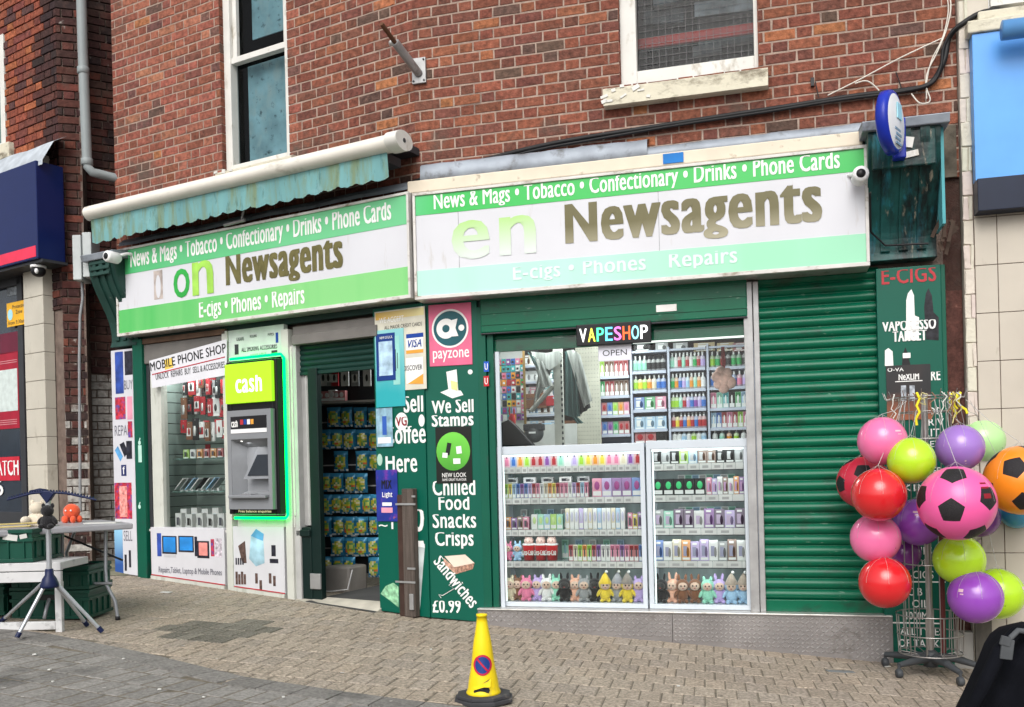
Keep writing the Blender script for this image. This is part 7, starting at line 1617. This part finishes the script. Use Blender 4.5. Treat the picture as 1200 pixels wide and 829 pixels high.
def mkball(px, py, rpx, Y, cname, col, label, foot=False, rough=.12, rot=(0, 0, 0), hook=None, grp='play balls hung on the wire rack'):
    c = Vector(W.P(px, py, Y)); r = rpx*Y/FP*.985
    t = thing('football' if foot else 'play_ball', label, 'ball', W, c, group=grp)
    mt = ballmat(cname, col, rough)
    if foot:
        V, F, mi = football(1, None); E = Matrix.Rotation(rot[0], 3, 'X') @ Matrix.Rotation(rot[1], 3, 'Y') @ Matrix.Rotation(rot[2], 3, 'Z')
        mb = MB(); mb.v = [tuple(c + E @ (v.normalized()*r)) for v in V]; mb.f = [list(f) for f in F]; mb.c = [(1, 1, 1)]*len(F); mb.mi = mi; mb.sm = [True]*len(F)
        o = part('shell', mb, [mt, M('black ball panel', (.018, .016, .018), .55, bump=.5, bscale=220)], t)
        bm = bmesh.new(); bm.from_mesh(o.data); bmesh.ops.remove_doubles(bm, verts=bm.verts, dist=1e-5); bmesh.ops.recalc_face_normals(bm, faces=bm.faces); bm.to_mesh(o.data); bm.free()
    else:
        mb = MB(); mb.ell(c, r, 48, 32); part('shell', mb, mt, t); BALLS.append((t, c, r))
    top = Vector((KX+(c.x-KX)*.45, YK+(Y-YK)*.3-.05, zt-.05)); kn = c+Vector((0, 0, r*1.12)) if c.z+r*1.1 < zt-.1 else c+Vector((0, 0, r*1.05))
    for i in range(7):
        a = 2*math.pi*i/7; pts = [kn]
        for k in range(1, 7):
            th = k/6*1.5; pts.append(c+Vector((math.sin(th)*math.cos(a), math.sin(th)*math.sin(a), math.cos(th)))*r*1.006)
        mb = MB(); mb.tube(pts, .0011, 3, cap=False); part('net_string', mb, M('clear net string', (.6, .6, .58), .3, alpha=.55, var=0), t)
    mb = MB(); mb.tube([kn, (kn+top)/2+Vector((0, 0, -.02)), top], .0022, 4); part('net_cord', mb, M('clear net string', (.6, .6, .58)), t)
    return t, c, r
PK = (.80, .16, .36); RD = (.60, .015, .02); LM = (.42, .68, .02); PU = (.26, .06, .42)
mkball(1012, 566, 31, 6.5, 'crimson', (.50, .01, .04), 'crimson football with black pentagons behind the left pink ball', True, .45, (.3, .5, .2))
mkball(1034, 517, 28.5, 6.12, 'pink', PK, 'shiny pink ball topmost on the left of the rack')
mkball(1151, 517, 26, 6.62, 'pale green', (.42, .70, .30), 'pale green ball half hidden behind the top purple ball')
mkball(1068, 540, 27.5, 5.98, 'lime', LM, 'lime ball in the centre of the rack below the ribbons')
mkball(1125, 525, 27.5, 6.12, 'violet', (.30, .16, .50), 'metallic violet ball topmost right of the lime ball', rough=.18)
mkball(1030, 580, 31.5, 5.95, 'red', RD, 'shiny red ball in front of the crimson football')
mkball(1192, 600, 20, 6.45, 'sky blue', (.05, .3, .5), 'blue ball peeping out below the orange football')
mkball(1196, 563, 47-6, 6.0, 'orange', (.85, .25, .01), 'orange football with black pentagons at the right edge', True, .4, (.25, .2, .1))
mkball(1148, 607, 23, 6.4, 'dark purple', (.15, .03, .22), 'dark purple ball behind the pink football')
mkball(1076, 612, 28, 6.25, 'purple', PU, 'purple ball left of the pink football')
mkball(1057, 648, 22, 6.5, 'plum', (.18, .03, .22), 'plum ball hidden behind the lower pink ball')
mkball(1026, 631, 29, 6.15, 'pink', PK, 'shiny pink ball between the two red balls')
mkball(1037, 683, 30, 6.05, 'red', RD, 'shiny red ball lowest on the left of the rack')
mkball(1169, 696, 30, 6.35, 'lime', LM, 'lime ball behind the lowest purple ball')
mkball(1124, 656, 29.5, 6.1, 'lime', LM, 'lime ball directly below the pink football')
mkball(1143, 700, 31, 5.98, 'purple', (.30, .05, .36), 'metallic purple ball lowest on the right of the rack', rough=.18)
tb_, cB, rB = mkball(1121, 590, 44, 5.72, 'hot pink', (.80, .10, .33), 'large pink football with black pentagons at the centre of the rack', True, .42, (.55, -.3, .45))
# printed marks on the balls
def onball(t_, c, r, ax_, az_, w_, h_, mat, nm='print'):
    n = 6; V = []
    for i in range(n+1):
        for j in range(n+1):
            a = ax_+w_*(i/n-.5); b = az_+h_*(j/n-.5); V.append(c+Vector((math.sin(a)*math.cos(b), -math.cos(a)*math.cos(b), math.sin(b)))*r*1.004)
    mb = MB(); mb.add(V, [(i*(n+1)+j, (i+1)*(n+1)+j, (i+1)*(n+1)+j+1, i*(n+1)+j+1) for i in range(n) for j in range(n)], True); part(nm, mb, mat, t_)
m_dk = M('dark red print', (.25, .01, .02))
pale = M('pale ball print', (.66, .45, .52), .4); BL = BALLS
for (o, c_, r_), (ax_, az_, ww, hh) in zip(BL, ((.35, .4, .3, .07), (0, 0, 0, 0), (0, 0, 0, 0), (-.2, -.6, .08, .08), (0, 0, 0, 0), (0, 0, 0, 0), (0, 0, 0, 0), (-.5, .5, .25, .09), (0, 0, 0, 0), (0, 0, 0, 0), (0, 0, 0, 0), (.75, .3, .2, .12), (0, 0, 0, 0), (-1.0, .35, .2, .12))):
    if ww: onball(o, c_, r_, ax_, az_, ww, hh, pale); onball(o, c_, r_, ax_+.05, az_-.14, ww*.7, hh*.4, pale)
    onball(o, c_, r_, .55-ax_, -.35, .035, .035, m_blk, 'valve')
onball(tb_, cB, rB, .42, .22, .26, .13, m_dk); onball(tb_, cB, rB, .42, .45, .30, .05, m_dk); onball(tb_, cB, rB, .42, .58, .26, .05, m_dk)
# ---------------- black bag at the bottom right corner
Yg = 4.1; t = thing('black_bag', 'black padded bag with grey webbing tab at the bottom right corner', 'bag', W, W.P(1190, 829, Yg))
sil = [(1128, 850), (1140, 826), (1152, 800), (1161, 780), (1170, 757), (1178, 744), (1190, 735), (1206, 731), (1226, 735), (1250, 760), (1262, 820), (1265, 905), (1150, 905)]
pts = [W.P(a, b, Yg) for a, b in sil]; mb = MB(); cx_ = sum(p[0] for p in pts)/len(pts); cz_ = sum(p[2] for p in pts)/len(pts); rings = []
for (s_, yy) in ((.80, -.14), (.93, -.12), (1, -.06), (1, .06), (.9, .14)): rings.append([(cx_+(p[0]-cx_)*s_, Yg+yy, cz_+(p[2]-cz_)*s_) for p in pts])
V = [v for r_ in rings for v in r_]; n = len(pts); F = [(i*n+j, i*n+(j+1) % n, (i+1)*n+(j+1) % n, (i+1)*n+j) for i in range(4) for j in range(n)]; mb.add(V, F, True); mb.add(rings[0], [tuple(range(n))]); mb.add(rings[4], [tuple(range(n-1, -1, -1))])
m_nyl = M('black nylon', (.004, .0045, .007), .9, var=.3, scale=8, bump=.3, bscale=18, spec=.1)
part('body', mb, m_nyl, t)
P_ = lambda a, b, dy: W.P(a, b, Yg+dy)
mb = MB(); mb.tube([P_(1134, 838, -.16), P_(1153, 803, -.17), P_(1172, 762, -.17), P_(1190, 741, -.16), P_(1210, 737, -.14)], [.022, .03, .03, .026, .02], 10); part('shoulder_strap', mb, m_nyl, t)
mb = MB(); q = P_(1180, 757, -.20); mb.obox((q[0], q[1], q[2]-.015), .026, .006, .042, Matrix.Rotation(.15, 3, 'Y')); mb.obox((q[0]-.006, q[1]-.002, q[2]+.02), .022, .007, .02, Matrix.Rotation(.3, 3, 'Y')); part('grey_tab', mb, M('grey webbing', (.07, .075, .08), .7, var=.3), t, bevel=.004)
mb = MB(); mb.tube([P_(1184, 748, -.19), P_(1193, 739, -.19), P_(1206, 741, -.18)], .012, 8); part('grey_loop', mb, M('grey webbing', (.16, .17, .18)), t)
# ---------------- litter
for i, (px, py, w_, h_) in enumerate(((195, 695, .11, .035), (41, 768, .022, .02), (145, 773, .014, .012), (58, 786, .02, .012), (187, 809, .018, .012), (62, 800, .012, .01), (239, 818, .015, .012), (332, 818, .015, .012), (505, 762, .014, .01), (795, 805, .018, .012), (1040, 782, .04, .015))):
    p = gp(px, py); mb = MB(); mb.obox((p.x, p.y, GZ(p.x)+.006), w_/2, h_/2, .003, Matrix.Rotation(random.uniform(-.4, .4), 3, 'Z') @ Matrix.Rotation(random.uniform(-.1, .1), 3, 'X'))
    solo('litter_scrap', mb, M('litter white', (.55, .55, .52), .7), 'small white scrap lying on the %s' % ('tan paving by the phone boards' if i == 0 else 'grey road blocks or paving'), 'litter', W, (p.x, p.y, GZ(p.x)+.003), group='white litter scraps' if i else None)
p = gp(985, 787); mb = MB(); mb.box(p.x-.09, p.x+.09, p.y-.03, p.y+.03, -.01, .002); mb.v = [(v[0], v[1], v[2]+GZ(v[0])) for v in mb.v]; solo('drain_cover', mb, M('worn steel cover', (.22, .24, .25), .5, metal=.4, var=.3), 'small grey metal cover in the paving before the stall riser', 'cover', W, (p.x, p.y, GZ(p.x)))
random.seed(9); mb = MB()
for k in range(70):
    x = random.uniform(-3.5, 3.2); y = random.uniform(4.6, 7.2); r_ = random.uniform(.004, .014); c = random.choice([(.35, .33, .3), (.06, .055, .05), (.08, .07, .06), (.45, .43, .4)]); mb.col = c
    if (R.m.inverted() @ Vector((x, y, 0))).y > -.15 or (L.m.inverted() @ Vector((x, y, 0))).y > -.1: continue
    mb.add([(x+r_*math.cos(a), y+r_*math.sin(a)*random.uniform(.7, 1), GZ(x)+.005) for a in [i*math.pi/5 for i in range(10)]], [tuple(range(10))])
solo('gum_spots', mb, M('gum and grit', (1, 1, 1), .8, vcol=True), 'small pale and dark gum spots trodden on the paving', 'gum spots', W, (0, 6, 0), kind='stuff')
# ---------------- stall on the left: folding table, bench, crates, tripod airer, plush toys
YT = 6.93
def G3(X, Y, h): return (X, Y, GZ(X)+h)
m_tt = M('grey table top', (.33, .33, .35), .45, var=.08, dirt=((.25, .25, .26), .36, 4, (1, 1, 1))); m_leg = M('grey tube', (.30, .31, .33), .35, metal=.4, var=.1)
TX1 = W.P(156, 615, YT)[0]; TZ = W.P(156, 613, YT)[2]
t = thing('folding_table', 'long folding table with grey top and bent tube legs by the alley', 'table', W, (TX1-.9, YT+.3, GZ(TX1-.9)))
c0 = Vector((TX1, YT)); e1 = Vector((-.62, .785))*.85; e2 = Vector((-.785, -.62))*1.3
mb = MB(); mb.extz([(p.x, p.y) for p in (c0, c0+e1, c0+e1+e2, c0+e2)], TZ-.045, TZ); part('tabletop', mb, m_tt, t, bevel=.01)
a = W.P(124, 622, YT+.08); f_ = gp(138, 727)
mb = MB(); mb.tube([(a[0], YT+.08, TZ-.04), (a[0], YT+.06, TZ-.34), (a[0]+.02, YT+.03, TZ-.46), (f_.x-.02, f_.y+.01, GZ(f_.x)+.14), (f_.x, f_.y, GZ(f_.x)+.02)], .0135, 8); part('leg', mb, m_leg, t)
mb = MB(); mb.tube([(a[0]-.42, YT+.52, TZ-.04), (a[0]-.5, YT+.5, TZ-.25), (a[0]-.46, YT+.5, GZ(a[0])+.02)], .0135, 8); part('leg', mb, m_leg, t)
a2 = W.P(73, 622, YT+.1); f2 = gp(52, 728)
mb = MB(); mb.tube([(a2[0], YT+.1, TZ-.04), (a2[0], YT+.08, TZ-.42), (a2[0]-.05, YT+.04, GZ(a2[0])+.22), (f2.x+.02, f2.y, GZ(f2.x)+.1), (f2.x, f2.y, GZ(f2.x)+.02)], .0135, 8); part('leg', mb, m_leg, t)
mb = MB(); mb.tube([(a2[0]-.02, YT+.04, GZ(a2[0])+.25), (f_.x-.04, YT+.02, GZ(a2[0])+.24)], .011, 8); part('cross_bar', mb, m_leg, t)
mb = MB(); mb.tube([(a2[0]-.2, YT+.3, TZ-.05), (a2[0]+.28, YT+.5, TZ-.32)], .009, 6); part('brace', mb, m_dark, t)
mb = MB(); mb.tube([(a2[0]+.0, YT+.3, TZ-.28), (a[0]-.1, YT+.3, TZ-.36)], .009, 6); part('brace', mb, m_dark, t)
mb = MB(); mb.lathe([(0, 0), (.02, 0), (.017, .03), (0, .03)], (f_.x, f_.y, GZ(f_.x)), 10); part('rubber_foot', mb, m_blk, t)
mb = MB(); q = W.P(122, 612, YT+.1); mb.box(q[0]-.12, q[0]+.12, YT+.02, YT+.12, TZ, TZ+.006); solo('paper_sheet', mb, M('litter white', (.75, .75, .73)), 'white paper lying near the front edge of the folding table', 'paper', W, (q[0], YT+.07, TZ))
# crates
m_cr = M('green crate plastic', (.003, .055, .035), .4, var=.12, dirt=((.15, .17, .14), .3, 12, (1, 1, 1)))
def crate(cx, cy, z, w_, d_, h_, label, rz=0.0, open_=True):
    t = thing('plastic_crate', label, 'crate', W, (cx, cy, z), group='green plastic crates under the stall')
    mb = MB(); th = .012
    for (a, b, c, d) in ((cx-w_/2, cx+w_/2, cy-d_/2, cy-d_/2+th), (cx-w_/2, cx+w_/2, cy+d_/2-th, cy+d_/2), (cx-w_/2, cx-w_/2+th, cy-d_/2+th, cy+d_/2-th), (cx+w_/2-th, cx+w_/2, cy-d_/2+th, cy+d_/2-th)): mb.box(a, b, c, d, z, z+h_)
    mb.box(cx-w_/2, cx+w_/2, cy-d_/2, cy+d_/2, z-.0, z+.01); part('box', mb, m_cr, t)
    mb = MB()
    for zz in (h_-.028, h_*.62, .0): mb.box(cx-w_/2-.012, cx+w_/2+.012, cy-d_/2-.012, cy+d_/2+.012, z+zz, z+zz+.024) if zz < h_*.5 else None
    for zz in (h_-.026, h_*.62):
        mb.box(cx-w_/2-.012, cx+w_/2+.012, cy-d_/2-.012, cy-d_/2-.0005, z+zz, z+zz+.024); mb.box(cx+w_/2+.0005, cx+w_/2+.012, cy-d_/2, cy+d_/2, z+zz, z+zz+.024)
    for k in range(6): xx = cx-w_/2+w_*(k+.5)/6; mb.box(xx-.006, xx+.006, cy-d_/2-.010, cy-d_/2-.0005, z+.025, z+h_*.62)
    for k in range(4): yy = cy-d_/2+d_*(k+.5)/4; mb.box(cx+w_/2+.0005, cx+w_/2+.010, yy-.006, yy+.006, z+.025, z+h_*.62)
    part('ribs', mb, m_cr, t, bevel=.002)
    mb = MB(); mb.box(cx-w_*.12, cx+w_*.12, cy-d_/2-.014, cy-d_/2-.0125, z+h_*.68, z+h_*.86); part('hand_hole', mb, m_blk, t)
    return t
p1 = W.P(46, 640, 6.45); bz = W.P(40, 659, 6.45)[2]
crate(p1[0]-.36, 6.63, bz+.004, .64, .40, .225, 'upper green crate standing on the white bench beside the tripod')
yl = 6.85; q = W.P(106, 700, yl); gzz = GZ(q[0]-.3)
for k, (h_, lab) in enumerate(((.21, 'lowest green crate of the right stack under the bench'), (.17, 'upper green crate of the right stack under the bench'))): crate(q[0]-.30, yl+.2, GZ(q[0])+.0+k*.215+.02, .56, .38, h_, lab)
for k, (h_, lab) in enumerate(((.21, 'lowest green crate of the left stack under the bench'), (.17, 'upper green crate of the left stack under the bench'))): crate(q[0]-.93, yl+.18, GZ(q[0]-.6)+.0+k*.215+.02, .60, .38, h_, lab)
# yellow bands / canes in the crate
for i, (za_, lab) in enumerate(((.235, 'bamboo cane lying along the rim of the upper crate'), (.25, 'second bamboo cane lying on the upper crate'))): mb = MB(); mb.tube([(p1[0]-.75, 6.45+.05*i, bz+za_), (p1[0]-.08, 6.5+.12*i, bz+za_+.012)], .007, 6); solo('bamboo_cane', mb, M('bamboo', (.45, .36, .14), .6), lab, 'cane', W, (p1[0]-.4, 6.5, bz+.23))
mb = MB(); r_ = W.P(12, 630, 6.42); mb.obox((r_[0], 6.419, r_[2]+.0), .05, .002, .02, Matrix.Rotation(.15, 3, 'Y')); mb.obox((r_[0]+.09, 6.419, r_[2]+.005), .025, .002, .015, Matrix.Rotation(-.2, 3, 'Y')); solo('torn_label', mb, M('litter white', (.75, .75, .73)), 'torn white label stuck on the upper green crate', 'label', W, (r_[0], 6.42, r_[2]))
# white bench
m_bn = M('white bench paint', (.56, .56, .56), .5, var=.08, dirt=((.2, .2, .2), .38, 7, (1, 1, 1)))
t = thing('white_bench', 'white slatted bench carrying the upper green crate', 'bench', W, (p1[0]-.3, 6.5, GZ(p1[0]-.3)))
bx1 = W.P(71, 670, 6.4)[0]
mb = MB(); mb.box(bx1-1.6, bx1, 6.40, 6.43, W.P(60, 682, 6.4)[2], W.P(60, 670, 6.4)[2]); part('front_rail', mb, m_bn, t, bevel=.003)
mb = MB(); mb.box(bx1-1.6, bx1, 6.44, 6.82, bz-.05, bz+.0); part('seat_board', mb, m_bn, t, bevel=.004)
mb = MB(); zt_ = W.P(60, 659, 6.4)[2]; mb.box(bx1-1.6, bx1, 6.40, 6.44, W.P(60, 669, 6.4)[2], zt_-.002); part('seat_board', mb, m_bn, t, bevel=.004)
lb_ = gp(69, 738); mb = MB(); mb.box(bx1-.045, bx1, 6.40, 6.44, GZ(bx1)+.0, W.P(60, 682, 6.4)[2]); part('leg', mb, m_bn, t, bevel=.004)
mb = MB(); mb.box(bx1-1.6, bx1-.046, 6.40, 6.44, GZ(bx1)+.02, GZ(bx1)+.075); part('bottom_rail', mb, m_bn, t, bevel=.004)
# tripod airer with toothed blue arms
m_nb2 = M('navy plastic', (.007, .013, .055), .4, var=.1); m_sil = M('silver tube', (.48, .50, .53), .3, metal=.6, var=.05)
Yp = 6.28; hb = W.P(58, 680, Yp); t = thing('tripod_airer', 'silver tripod airer with navy toothed arms standing before the crates', 'airer', W, (hb[0], Yp, GZ(hb[0])))
tp_ = W.P(56, 582, Yp)
mb = MB(); mb.tube([(hb[0], Yp, hb[2]), (tp_[0]-.0, Yp, tp_[2])], .017, 12); part('pole', mb, m_sil, t)
mb = MB(); mb.lathe([(.0, -.05), (.058, -.05), (.06, -.035), (.045, .01), (.028, .035), (.025, .075), (0, .075)], hb, 16); part('hub', mb, m_nb2, t)
for (fx_, fy_) in ((20, 750), (120, 743), (102, 729), (2, 733)):
    f3 = gp(fx_, fy_)
    if fx_ in (102, 2): f3 = Vector((W.P(fx_, fy_, 6.62)[0], 6.62, 0))
    h_ = Vector((hb[0]+(f3.x-hb[0])*.12, Yp+(f3.y-Yp)*.12, hb[2]-.02)); e_ = Vector((f3.x, f3.y, GZ(f3.x)+.015))
    mb = MB(); mb.tube([h_, e_], .0125, 10); l_ = part('leg', mb, m_sil, t)
    mb = MB(); mb.tube([e_+(h_-e_)*.09, e_], .017, 8); part('rubber_foot', mb, m_nb2, l_)
mb = MB(); ha = Vector((tp_[0], Yp, tp_[2])); mb.prism([(ha.x-.05, ha.z+.02), (ha.x, ha.z-.05), (ha.x+.05, ha.z+.02), (ha.x+.02, ha.z+.04), (ha.x-.02, ha.z+.04)], Yp-.02, Yp+.02); part('top_hub', mb, m_nb2, t, bevel=.006)
for (ex, ey, dy) in ((8, 586, -.1), (113, 586, .05), (34, 578, .5)):
    e_ = Vector(W.P(ex, ey, Yp+dy)); mb = MB(); mid = ha.lerp(e_, .4)+Vector((0, 0, .03)); ln = [ha+Vector((0, 0, .03)), mid, e_]; mb.tube(ln, [.009, .009, .007], 6)
    for k in range(16): s_ = k/16; p = (ln[0].lerp(ln[1], s_/.4) if s_ < .4 else ln[1].lerp(ln[2], (s_-.4)/.6)); mb.box(p.x-.004, p.x+.004, p.y-.004, p.y+.004, p.z+.004, p.z+.017)
    part('toothed_arm', mb, m_nb2, t)
# plush toys on the stall
def animal(t_, c, s_, mat, ears=True):
    mb = MB(); mb.ell((c[0], c[1], c[2]+.05*s_), (.06*s_, .05*s_, .06*s_), 16, 12); mb.ell((c[0], c[1]-.01, c[2]+.135*s_), (.048*s_, .045*s_, .045*s_), 16, 12)
    for k in (-1, 1): mb.ell((c[0]+k*.055*s_, c[1]-.01, c[2]+.06*s_), (.018*s_, .02*s_, .035*s_), 10, 8, Matrix.Rotation(-k*.6, 3, 'Y')); mb.ell((c[0]+k*.035*s_, c[1]-.03, c[2]+.018*s_), (.022*s_, .035*s_, .02*s_), 10, 8); mb.ell((c[0]+k*.035*s_, c[1], c[2]+.175*s_), (.016*s_, .01*s_, .02*s_), 10, 8)
    part('body', mb, mat, t_)
q = W.P(44, 606, 6.75); t = thing('plush_dog', 'cream plush dog slumped at the left of the tripod pole', 'plush toy', W, (q[0], 6.75, q[2]-.06)); animal(t, (q[0], 6.75, q[2]-.07), 1.0, M('cream plush', (.66, .58, .46), .95, sheen=.3, bump=.4, bscale=150))
mb = MB(); mb.ell((q[0]-.05, 6.68, q[2]-.02), (.03, .05, .03), 12, 8); part('paw', mb, M('cream plush', (.66, .58, .46)), t)
q = W.P(59, 603, 6.22); t = thing('black_plush', 'black furry plush hanging on the tripod pole', 'plush toy', W, (q[0], 6.2, q[2]-.1)); animal(t, (q[0]-.005, 6.2, q[2]-.09), .85, M('black fur', (.012, .012, .014), .95, sheen=.2, bump=.8, bscale=120))
q = W.P(84, 597, 7.2); t = thing('orange_plush', 'red orange octopus plush sitting on the folding table', 'plush toy', W, (q[0], 7.2, TZ)); mb = MB(); mb.ell((q[0], 7.2, TZ+.085), (.062, .055, .06), 18, 12)
for k in range(6): a = k*math.pi/3; mb.ell((q[0]+.058*math.cos(a), 7.2+.05*math.sin(a), TZ+.025), (.022, .022, .03), 10, 8)
m_or = M('red orange plush', (.70, .09, .03), .9, sheen=.3, bump=.3, bscale=150); part('body', mb, m_or, t); mb = MB(); mb.ell((q[0]-.02, 7.143, TZ+.095), .007, 8, 6); mb.ell((q[0]+.02, 7.143, TZ+.095), .007, 8, 6); part('eyes', mb, m_wt, t)
